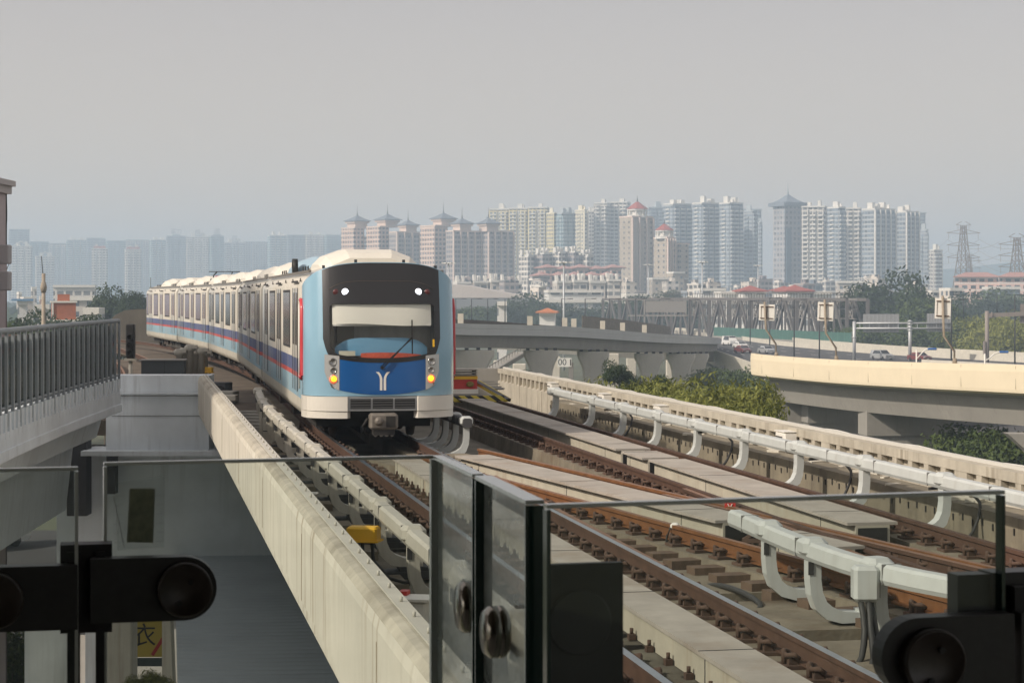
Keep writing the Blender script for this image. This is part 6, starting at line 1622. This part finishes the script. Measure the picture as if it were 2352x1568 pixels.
for i, (a, b2, vt, Y, l) in enumerate(hz):
    fm = (blue_f, white_f, teal_f)[i % 3] if "paler" not in l and "peaked" not in l else white_f
    Y *= 1.15
    o = tower(l, a, b2 + 2, vt, Y, (16, 10, 20)[i % 3], fm, slab_white if i % 2 else slab_blue, 3, "balcony", 14, group=gh, side_bal=(i % 2 == 0), roof="flat" if i % 2 else "none")
    if "paler" in l:
        kk = Y / F; q = MB(); hh = Z_at(vt, Y) + 13; q.box((0, 0, hh + 2), ((b2 - a) * kk * .7, 8, 3)); q.build("roof_cap", red_roof, o)
    if "peaked" in l:
        kk = Y / F; q = MB(); hh = Z_at(vt, Y) + 13; wv = (b2 - a) * kk * .8
        q.bar((-wv / 2, -7, hh), (0, -7, hh + 6), 1.2, 1.0); q.bar((wv / 2, -7, hh), (0, -7, hh + 6), 1.2, 1.0); q.build("peaked_frame", slab_white, o)
    if "roof character" in l:
        hh = Z_at(vt, Y) + 13; cm = mat("roof_letter_grey", (.14, .14, .15), .8)
        tx = {"two": "富力", "mid": "桃", "rig": "园"}["two" if "two roof" in l else ("mid" if "middle" in l else "rig")]
        t = text("roof_character", tx, 7.5, cm, o, (0, -4, hh + 6.5), ext=.2); t.rotation_euler = (R(90), 0, -o.rotation_euler.z)
        q = MB(); q.box((0, -3, hh + 1.6), (10, .5, 3.2)); q.build("sign_frame", slab_blue, o)
# --- middle and low buildings
def low(label, uL, uR, vt, Y, rot, fm, roofm=None, roof="flat", depth=12, base=-13, slab=None, group=None, name="building", nb=3):
    o = tower(label, uL, uR, vt, Y, rot, fm, slab or slab_white, nb, "plain", depth, base, "none", group=group, name=name, cat="building")
    k = Y / F; w = (uR - uL) * k; h = Z_at(vt, Y) - base
    if roof == "hip":
        b = MB(); hip(b, (0, 0, h + 1.0), w * .9, depth, 1.8 if roofm is dull_roof else min(w * .2, 4.2), 0, .8, .0 if w < 18 else .45); b.build("roof", roofm, o)
    if roof == "tanks":
        b = MB(); rg = random.Random(int(uL))
        for q in range(3): b.box((w * (-.3 + .3 * q), rg.uniform(-2, 2), h + 2.2), (w * .13, 3, rg.uniform(2.5, 4)))
        b.build("roof_tanks", slab_white, o)
    return o
gst = "stepped white apartment rows in the middle distance"
for i, (a, b2, vt) in enumerate(((1192, 1228, 588), (1226, 1266, 584), (1264, 1300, 582), (1298, 1332, 580), (1328, 1366, 588))):
    low(["stepped white apartment block, first from the left under the yellow topped block", "stepped white apartment block, second with a cube on its roof", "stepped white apartment block, third below the teal block", "stepped white apartment block, fourth below the narrow cream tower", "stepped white apartment block, last one left of the white tower pair"][i],
        a, b2, vt, 1180, 30, pink_shaded if i % 2 else white_f, roof="tanks", group=gst)
gr = "red roofed apartment rows in the middle distance"
for i in range(5):
    a = 1236 + i * 38
    low("red roofed pink apartment block, " + ["first from the left", "second from the left", "third from the left", "fourth from the left", "last beside the tall brown tower"][i], a, a + 42, 618 + (i % 2) * 3, 1080, 26, pink_low, dull_roof, "hip", 10, group=gr)
    low("lower pink apartment block in front, " + ["leftmost of five", "second of five", "middle of five", "fourth of five", "rightmost of five"][i], a - 10 + 4 * (i % 2), a + 26, 636, 1000, 26, pink_shaded, dull_roof, "hip", 9, group="lower pink blocks in front of the red roofs")
ga = "pale low houses above the market roof"
for i, (a, b2, vt) in enumerate(((1040, 1082, 652), (1078, 1122, 650), (1118, 1160, 648), (1156, 1200, 653), (1270, 1312, 650), (1308, 1350, 648), (1346, 1392, 650), (1388, 1426, 646))):
    low("pale low house row, " + ["first right of the train", "second right of the train", "third right of the train", "fourth, left of the white roof frame", "first right of the grey tower house", "second right of the grey tower house", "third right of the grey tower house", "last before the tall brown tower"][i], a, b2, vt, 900, 12, white_f if i % 2 else stucco, roof="tanks", group=ga, depth=10)
low("grey square tower house carrying a white lattice frame", 1218, 1258, 660, 760, 28, stucco, depth=8)
b = MB(); kk = 760 / F
for (p, q) in (((1221, 646), (1246, 646)), ((1221, 659), (1246, 659)), ((1221, 646), (1221, 659)), ((1246, 646), (1246, 659)), ((1221, 646), (1246, 659)), ((1221, 659), (1246, 646)), ((1228, 641), (1236, 641)), ((1250, 648), (1256, 658)), ((1256, 648), (1256, 658))):
    b.bar((X_at(p[0], 758), 758, Z_at(p[1], 758)), (X_at(q[0], 758), 758, Z_at(q[1], 758)), .35, .35)
tag(b.build("lattice_frame", white_paint), "white lattice advertising frame on the grey tower house", "frame")
b = MB(); y = 740; q = [(1000, 662), (1035, 654), (1080, 657), (1120, 666), (1180, 676), (1222, 680)]
b.loft([[(X_at(u, y), y, Z_at(v, y)), (X_at(u, y), y + 40, Z_at(v, y) + .5), (X_at(u, y), y + 40, -10), (X_at(u, y), y, Z_at(684, y))] for u, v in q])
tag(b.build("market_hall", mat("pale_curved_roof", (.52, .47, .43), .7, var=.06, vscale=.1)), "long pale hall with a curved roof right of the train", "hall")
b = MB(); b.box((X_at(1120, 735), 736, Z_at(697, 735)), (220 * 735 / F, 3, 4)); tag(b.build("hall_front", mat("hall_shade", (.20, .21, .22), .9)), "dark shaded front under the curved hall roof", "hall")  # shade below the hall roof is put into this grey
low("white flat building with a row of windows left of the floodlight mast", 1252, 1384, 672, 720, 4, white_low, depth=20)
low("white lower wing with thin eaves right of the curved hall", 1240, 1400, 695, 690, 4, white_low, depth=14)
low("small white block above the truss left end", 1430, 1490, 680, 720, 8, white_low, depth=10)
low("white low building right of the pointed tree", 1600, 1668, 668, 700, 6, white_low, depth=12)
low("long white low building under the left red hipped roof", 1650, 1760, 676, 660, 4, white_low, depth=14)
low("white building with one red hipped roof above the truss", 1700, 1758, 674, 650, 6, white_low, red_roof, "hip", 14)
low("white building with the rear one of two overlapping red hipped roofs", 1786, 1830, 672, 690, 6, white_low, red_roof, "hip", 14)
low("white building with the front one of two overlapping red hipped roofs", 1800, 1864, 674, 640, 6, white_low, red_roof, "hip", 14)
low("grey white block right of the red hipped roofs", 1862, 1912, 676, 640, 6, white_low, depth=12)
low("cream rooftop building with small windows left of the big dark tree", 1924, 2000, 650, 900, -6, stucco, depth=14)
low("beige low block behind the big dark tree's left side", 1838, 1884, 660, 1000, 14, stucco, depth=10)
low("long white and pink block at the right edge, left part", 2196, 2300, 640, 850, -10, pink_low, dull_roof, "hip", 9, group="white and pink block at right")
low("long white and pink block at the right edge, right part", 2298, 2400, 640, 840, -10, pink_low, dull_roof, "hip", 9, group="white and pink block at right")
low("small grey block left of the white and pink block", 2130, 2180, 672, 760, 10, stucco, depth=10)
low("blue grey block in front of the white and pink block", 2270, 2345, 664, 780, 0, blue_f, depth=10)
low("beige shed block below the pylon", 2170, 2215, 668, 640, 12, stucco, depth=9)
low("cream small house right of the big dark tree", 2092, 2132, 668, 560, 6, white_low, depth=7)
o = low("small white pavilion with orange roof behind the ramp", 1238, 1278, 724, 520, -6, white_low, orange_roof, "hip", 5, slab=white_paint, nb=2)
low("small white shelter roof near the fourth faint lamp", 1142, 1164, 702, 450, 0, white_low, depth=3)
gl = "low houses at the far left"
lows = [(20, 62, 700, 480, 14, "white_low", "white house with blue roof by the left edge"), (26, 50, 676, 800, 20, "stucco", "small sunlit house above the blue roof"), (60, 84, 664, 850, 16, "white_f", "white house block with a sunlit right end near the left edge"), (84, 104, 664, 850, 16, "white_f", "white house block just left of the utility pole"),
        (116, 216, 660, 780, 8, "white_f", "long white two-storey block behind the brick tower"), (30, 76, 690, 560, 20, "stucco", "beige house in the group left of the utility pole"), (72, 100, 688, 520, 14, "pink_low", "pinkish house touching the utility pole"), (140, 225, 690, 560, 6, "stucco", "pale house behind the brick tower's right side"), (176, 226, 722, 300, 6, "white_low", "flat roofed pale shed right of the brick tower"), (60, 112, 710, 420, 12, "stucco", "grey house between blue roof and brick tower")]
for a, b2, vt, Y, rt, fm, l in lows:
    o = low(l, a, b2, vt, Y, rt, {"white_low": white_low, "stucco": stucco, "white_f": white_f, "pink_low": pink_low}[fm], depth=9, group=gl)
    if "blue roof" in l and "white house with" in l:
        q = MB(); h = Z_at(vt, Y) + 13; q.box((0, 0, h + 1.2), (5.2, 10, .5)); q.build("roof", mat("blue_sheet_roof", (.10, .24, .42), .6), o)
# brick tower
Y = 250; o = empty("brick_tower", (X_at(146, Y), Y, -13), R(14), "orange brick stair tower with white ledges behind the railing", "building")
k = Y / F; h = Z_at(694, Y) + 13; brick = mat("orange_brick", (.38, .135, .075), .9, var=.15, vscale=3, bump=.1); w = 54 * k
b = MB(); b.box((0, 0, h / 2), (w, w, h)); b.box((0, 0, h + .5), (w * .5, w * .5, 1.0)); b.build("wall", brick, o)
b = MB(); b.box((0, 0, h + .05), (w + .3, w + .3, .22)); b.box((0, 0, h - 42 * k), (w + .7, w + .7, .28)); b.box((-w * .46, -w * .52, h - 20 * k), (.2, .12, 38 * k)); b.build("ledges", white_paint, o)
b = MB()
for x in (-.22, .22): b.box((x * w, -w / 2 - .01, h - 52 * k), (w * .24, .06, 16 * k))
b.build("window", car_glass, o)
# utility pole
Y = 170; o = empty("utility_pole", (X_at(100, Y), Y, -13), 0, "tall weathered concrete pole with a thin rod above the railing", "pole")
b = MB(); b.lathe([(.22, 0), (.16, Z_at(628, Y) + 13)], (0, 0, 0), 8); b.lathe([(.2, 0), (.3, .4), (.2, .9)], (0, 0, Z_at(672, Y) + 13), 8); b.build("pole_shaft", mat("weathered_pole", (.33, .28, .22), .9, var=.2, vscale=2), o)
b = MB(); b.tube([(-.05, 0, Z_at(630, Y) + 13), (-.18, 0, Z_at(588, Y) + 13)], .035, 5); b.build("rod", dark_iron, o)
# apartment block at the left edge, continuing out of the picture towards the station
fm = facade("mauve_tile_facade", (.47, .40, .40), bw=2.6, a=.25, b_=.55, fh=3.2, z0=.1, z1=.75, glass=(.10, .07, .07))
Y = 58; xr = X_at(16, Y); o = empty("edge_building", (xr, Y, -13), 0, "mauve tiled building with cornice and air conditioners at the left edge", "building")
h = Z_at(446, Y) + 13
b = MB(); b.box((-3, -1.6, h / 2), (6, 3.2, h)); b.build("wall", fm, o)
b = MB(); b.box((-2.97, -1.6, h + .12), (6.2, 3.3, .24)); b.box((-2.94, -1.6, h + .3), (6.35, 3.4, .16)); b.build("cornice", mat("mauve_trim", (.5, .46, .45), .8), o)
for v in (586, 646): 
    b = MB(); b.bbox((.1, -1.0, Z_at(v, Y) + 13), (.5, .4, .55), .03); b.build("air_conditioner", mat("ac_casing", (.40, .38, .38), .6), o)
b = MB(); b.tube(spline([(.0, -.05, h), (.02, -.1, h - .8), (-.05, -.1, h - 1.6), (.1, -.1, h - 2.0), (.02, -.1, h - 2.2)], .2), .012, 5); b.build("loose_cable", cable_m, o)

b = MB(); b.box((0, 0, 24.7), (12, 25, 49.4)); ob = b.build("shade_block", fm, None, (-56, 28, -13)); tag(ob, "unseen mauve block added on the sunny side to shade the train", "building")  # out-of-view block added to cast the shadow band along the train
# ---------------------------------------------------------------- pylons and power lines
py = mat("pylon_steel", (.22, .19, .18), .7)
def pylon(u, vt, Y, base_w, label):
    z = Z_at(vt, Y) + 13; o = empty("power_pylon", (X_at(u, Y), Y, -13), R(12), label, "pylon", "lattice power pylons")
    b = MB(); L = 9
    def hw(t): return base_w / 2 * (1 - t) ** 1.25 + 1.0
    for i in range(L):
        t0, t1 = i / L, (i + 1) / L; a, c = hw(t0), hw(t1); z0, z1 = z * t0, z * t1
        for sx in (-1, 1):
            for sy in (-1, 1): b.bar((sx * a, sy * a, z0), (sx * c, sy * c, z1), .34, .34)
        for s in (-1, 1):
            b.bar((-a, s * a, z0), (c, s * c, z1), .22, .22); b.bar((a, s * a, z0), (-c, s * c, z1), .22, .22); b.bar((s * a, -a, z0), (s * c, c, z1), .22, .22); b.bar((-c, s * c, z1), (c, s * c, z1), .2, .2)
    b.build("lattice_mast", py, o)
    b = MB()
    for f, w in ((.68, 9), (.80, 9), (.92, 9), (1.0, 4)):
        zz = z * f; c = hw(f)
        for s in (-1, 1):
            b.bar((s * c, 0, zz), (s * w, 0, zz + .4), .26, .26); b.bar((s * c, 0, zz + 2.0), (s * w, 0, zz + .4), .22, .22); b.bar((s * (w - 1), 0, zz), (s * (w - 1), 0, zz - 2.6), .12, .12)
    b.build("cross_arms", py, o); return o
pylon(2213, 518, 1000, 11, "tall lattice pylon left of the right edge")
pylon(2336, 546, 900, 10, "lattice pylon at the right picture edge")
pylon(2226, 588, 1400, 9, "smaller pylon behind the tall lattice pylon")
b = MB()
for dz, s in ((0, -8), (0, 8), (5.8, -8), (5.8, 8), (-5.5, 8)):
    p0 = Vector((X_at(2213, 1000) + s, 1000, Z_at(590, 1000) + dz + 3)); p1 = Vector((X_at(2336, 900) + s, 900, Z_at(590, 900) + dz + 1)); p2 = Vector((X_at(2120, 1700) + s, 1700, Z_at(600, 1700) + dz))
    for a, c in ((p0, p1), (p0, p2)):
        b.tube([a.lerp(c, t / 10) - Vector((0, 0, 4 * (1 - (2 * t / 10 - 1) ** 2))) for t in range(11)], .06, 4)
tag(b.build("power_lines", py), "thin sagging power lines between the pylons", "power lines")
# hills
b = MB(); rows = []
rs = np.random.RandomState(5)
hx = np.linspace(250, 1400, 40); hh = 20 + 55 * np.exp(-((hx - 900) / 260) ** 2) + 25 * np.exp(-((hx - 620) / 90) ** 2) + rs.uniform(-3, 3, 40)
b.loft([[(x, 3200, -13) for x in hx] and [(x, 3000, -13), (x, 3150, -13 + z * .6), (x, 3300, -13 + z), (x, 3600, -13)] for x, z in zip(hx, hh)], smooth=True)
struct(b.build("hills", mat("hill_green", (.05, .08, .04), 1, var=.2, vscale=.02)))
# far-off wooded belt at the foot of the towers
n = 9000; rs = np.random.RandomState(8)
yy = rs.uniform(700, 1900, n); uu = rs.uniform(-80, 2450, n); cx = (uu - U0) / F * yy
c = np.stack([cx, yy, -13 + rs.uniform(0, 1, n) ** .7 * 9.5], 1); nr = rs.normal(size=(n, 3)) + [0, -.3, .5]; nr /= np.linalg.norm(nr, axis=1)[:, None]
t = np.cross(nr, rs.normal(size=(n, 3))); t /= np.linalg.norm(t, axis=1)[:, None]; w_ = np.cross(nr, t); sz = rs.uniform(2.0, 4.5, n)[:, None]
P_ = np.stack([c - t * sz, c + w_ * sz * .7, c + t * sz, c - w_ * sz * .7], 1).reshape(-1, 3)
me = bpy.data.meshes.new("wooded_belt"); me.from_pydata(P_.tolist(), [], np.arange(4 * n).reshape(n, 4).tolist()); me.materials.append(leaf_dark)
wb = bpy.data.objects.new("woods", me); col.objects.link(wb); tag(wb, "far-off belt of trees and scrub at the foot of the towers", "woods", kind="stuff")
# ---------------------------------------------------------------- glass barrier at the platform end
clear = glass_mat("barrier_glass", (.76, .815, .79), .02, 1.5, .07, (.45, .50, .475))
clear_side = glass_mat("barrier_glass_oblique", (.62, .68, .66), .06, 1.42, .5, (.40, .44, .42))
edge_g = mat("glass_edge_green", (.012, .035, .028), .15, coat=.5)
edge_p = mat("glass_edge_pale", (.52, .55, .50), .2, coat=.5)
steel_dark = mat("dark_bracket_metal", (.024, .025, .023), .45, spec=.5, var=.3, vscale=40)
steel_disc = mat("dark_disc_metal", (.034, .026, .020), .38, spec=.5, var=.4, vscale=30)
steel_button = mat("polished_button", (.30, .28, .24), .2, metal=1.0)
TOP, LOW = 2.45, 1.20
def pane(p, q, label, gm, thick=.012, edges=(edge_p, edge_p, edge_p)):
    """upright glass sheet from p to q (x, y); top, start and end edges are ground glass"""
    p, q = Vector((*p, 0)), Vector((*q, 0)); d = (q - p); L = d.length; rz = math.atan2(d.y, d.x)
    o = empty("glass_barrier", (p.x, p.y, LOW), rz, label, "glass panel", "glass panels of the platform end barrier")
    h = TOP - LOW
    b = MB(); b.idx([(0.002, 0, 0), (L - .002, 0, 0), (L - .002, 0, h - .003), (.002, 0, h - .003)], [(0, 1, 2, 3)]); b.build("sheet", gm, o)
    b = MB(); b.box((L / 2, 0, h - .002), (L, thick, .005)); b.build("top_edge", edges[0], o)
    b = MB(); b.box((.002, 0, h / 2 - .003), (.005, thick, h - .006)); b.build("start_edge", edges[1], o)
    b = MB(); b.box((L - .002, 0, h / 2 - .003), (.005, thick, h - .006)); b.build("end_edge", edges[2], o)
    return o
pane((-.98, 2.82), (-.636, 2.907), "clear glass panel at the far left edge of the barrier", clear)
pane((-.614, 2.985), (-.124, 3.12), "clear glass panel with the taped paper, left of the central glass corner", clear)
pane((-.118, 3.118), (-.048, 2.79), "farther of the two oblique panels at the central glass corner", clear_side, .016, (edge_p, edge_p, edge_g))
pane((-.040, 2.765), (.028, 2.43), "nearer of the two oblique panels at the central glass corner", clear_side, .024, (edge_p, edge_g, edge_g))
pane((.040, 2.385), (.632, 2.561), "wide clear glass panel on the right of the central corner", clear, .016, (edge_p, edge_g, edge_g))
# taped paper
y = 3.03; o = empty("taped_paper", (X_at(322, y), y, Z_at(1183, y)), R(15), "small dull paper taped in clear film to the left glass panel", "paper")
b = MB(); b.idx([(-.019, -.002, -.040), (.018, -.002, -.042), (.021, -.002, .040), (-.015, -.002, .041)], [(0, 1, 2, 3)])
pp = mat("backlit_paper", (.30, .29, .18), .8, var=.4, vscale=60); b.build("paper", pp, o)  # dull sheet colour carries its backlit tone
b = MB()
for p, q in (((-.0195, -.041), (-.0155, .042)), ((.0185, -.043), (.0215, .041)), ((-.0155, .042), (.0215, .041))): b.bar((p[0], -.003, p[1]), (q[0], -.003, q[1]), .002, .001)
b.build("paper_border", mat("paper_border", (.45, .44, .36), .8), o)
b = MB(); b.idx([(-.034, 0, -.052), (.036, 0, -.050), (.037, 0, .060), (-.038, 0, .050)], [(0, 1, 2, 3)]); b.build("clear_film", glass_mat("tape_film", (.93, .94, .93), .25, 1.3, .10, (.35, .36, .34)), o)
b = MB(); b.bar((-.040, -.003, .03), (-.024, -.003, -.048), .002, .001)
for k in range(6): b.bar((-.038, -.003, .03 - k * .014), (-.026, -.003, .032 - k * .014), .0007, .0005); b.bar((.024, -.003, .03 - k * .014), (.036, -.003, .031 - k * .014), .0007, .0005)
b.build("tape_creases", mat("tape_crease", (.30, .31, .30), .5), o)
def arm_mb(L, hh, side, depth=.03, n=14):
    """flat arm with a round end at x = side * L"""
    b = MB(); pts = [(0, -hh), (side * (L - hh), -hh)] + [(side * (L - hh) + side * hh * math.sin(math.pi * k / n), -hh * math.cos(math.pi * k / n)) for k in range(1, n)] + [(side * (L - hh), hh), (0, hh)]
    b.loft([[(x, -depth / 2, z) for x, z in pts], [(x, depth / 2, z) for x, z in pts]]); return b
def disc_mb(r, c, d=.018):
    b = MB(); b.lathe([(r, 0), (r, -d), (r * .93, -d - .003), (r * .9, -d - .001), (.001, -d - .002)], c, 28, axis='y')
    return b
# left clamp: two arms, post bars between
y = 2.93; zc = Z_at(1350, y); k = y / F; o = empty("glass_clamp", (X_at(198, y), y, zc), R(12), "black twin-arm glass clamp with round discs at the lower left", "glass clamp", "black glass clamps of the barrier")
b = arm_mb(.183, 73 * k, 1); b.build("right_arm", steel_dark, o, (.006, -.02, .0))
b = arm_mb(.155, 73 * k, -1); b.build("left_arm", steel_dark, o, (-.012, -.02, -.008))
b = disc_mb(62 * k, (0, 0, 0)); b.build("right_disc", steel_disc, o, (.142, -.035, .0))
b = disc_mb(62 * k, (0, 0, 0)); b.build("left_disc", steel_disc, o, (-.128, -.035, -.008))
b = MB()
for x in (-.05, .0): 
    for z in (0, 0): pass
b.lathe([(.004, 0), (.004, -.004)], (.15, -.054, .012), 8, axis='y'); b.lathe([(.004, 0), (.004, -.004)], (.134, -.054, -.018), 8, axis='y'); b.build("disc_holes", black_m, o)
b = MB(); b.box((.0, .015, 0), (.075, .04, .130)); b.build("centre_block", black_m, o)
b = MB(); b.box((-.018, -.004, -.19), (.019, .02, .49)); b.box((.020, -.004, -.19), (.013, .02, .49)); b.build("upright_bars", black_m, o)
# right clamp
y = 2.56; k = y / F; zc = Z_at(1487, y); o = empty("glass_clamp", (X_at(2300, y), y, zc), R(14), "black glass clamp with a large disc at the lower right", "glass clamp", "black glass clamps of the barrier")
b = arm_mb(.183, 88 * k, -1); b.build("left_arm", steel_dark, o, (0, -.02, 0))
b = arm_mb(.12, 88 * k, 1); b.build("right_arm", steel_dark, o, (.01, -.02, 0))
b = disc_mb(74 * k, (0, 0, 0)); b.build("disc", steel_disc, o, (-.118, -.035, -.004))
b = MB(); b.lathe([(.0042, 0), (.0042, -.004)], (-.112, -.056, .012), 8, axis='y'); b.lathe([(.0042, 0), (.0042, -.004)], (-.126, -.056, -.026), 8, axis='y'); b.build("disc_holes", black_m, o)
b = MB(); b.box((-.030, .03, .066), (.048, .03, .055)); b.box((.028, .03, .058), (.07, .04, .075)); b.build("upper_block", steel_dark, o)
b = MB(); b.box((.024, -.004, -.18), (.024, .02, .52)); b.build("upright_bar", black_m, o)
# corner plate behind the glass and two buttons
y = 2.46; k = y / F; o = empty("corner_plate", (X_at(1340, y), y + .02, Z_at(1450, y)), R(14), "dark square plate with a round recess behind the glass at the central corner", "plate")
b = MB(); b.box((0, 0, -.051), (188 * k, .012, 310 * k + .10)); b.build("plate_body", mat("olive_dark_plate", (.022, .022, .018), .5, var=.2, vscale=8), o)
b = MB(); b.lathe([(.040, 0), (.041, -.004), (.038, -.004)], (-.006, -.006, .01), 24, axis='y'); b.build("round_recess", mat("recess_ring", (.03, .03, .026), .4), o)
for u, v, yy, lab in ((1078, 1392, 2.86, "upper polished steel button on the farther oblique glass panel"), (1141, 1450, 2.58, "lower polished steel button on the nearer oblique glass panel")):
    # the button is a round disc lying on the oblique panel
    r = 60 * yy / F
    b = MB(); b.lathe([(r, .0), (r, -.010), (r * .8, -.018), (.001, -.020)], (0, 0, 0), 24, axis='y'); b.lathe([(r, .0), (r, .008), (r * .8, .014), (.001, .015)], (0, 0, 0), 24, axis='y'); o = b.build("steel_button", steel_button, None, (X_at(u, yy), yy, Z_at(v, yy)), math.atan2(-.34, .07)); tag(o, lab, "steel button", "steel buttons on the oblique glass")

# ---------------------------------------------------------------- haze
hz_ = MB(); hz_.box((0, 1700, 48), (5400, 4300, 126)); haze = hz_.build("haze", None)
haze.data.materials.clear()
hm = bpy.data.materials.new("haze_air"); hm.use_nodes = True; nt = hm.node_tree; nt.nodes.clear()
out = nt.nodes.new("ShaderNodeOutputMaterial"); pv = nt.nodes.new("ShaderNodeVolumePrincipled")
pv.inputs["Color"].default_value = (.64, .81, 1.0, 1); pv.inputs["Density"].default_value = .00052; pv.inputs["Anisotropy"].default_value = 0.0
nt.links.new(pv.outputs[0], out.inputs["Volume"]); haze.data.materials.append(hm)
haze["kind"] = "stuff"; haze["label"] = "pale even haze filling the air over the city"; haze["category"] = "haze"; haze.display_type = 'WIRE'
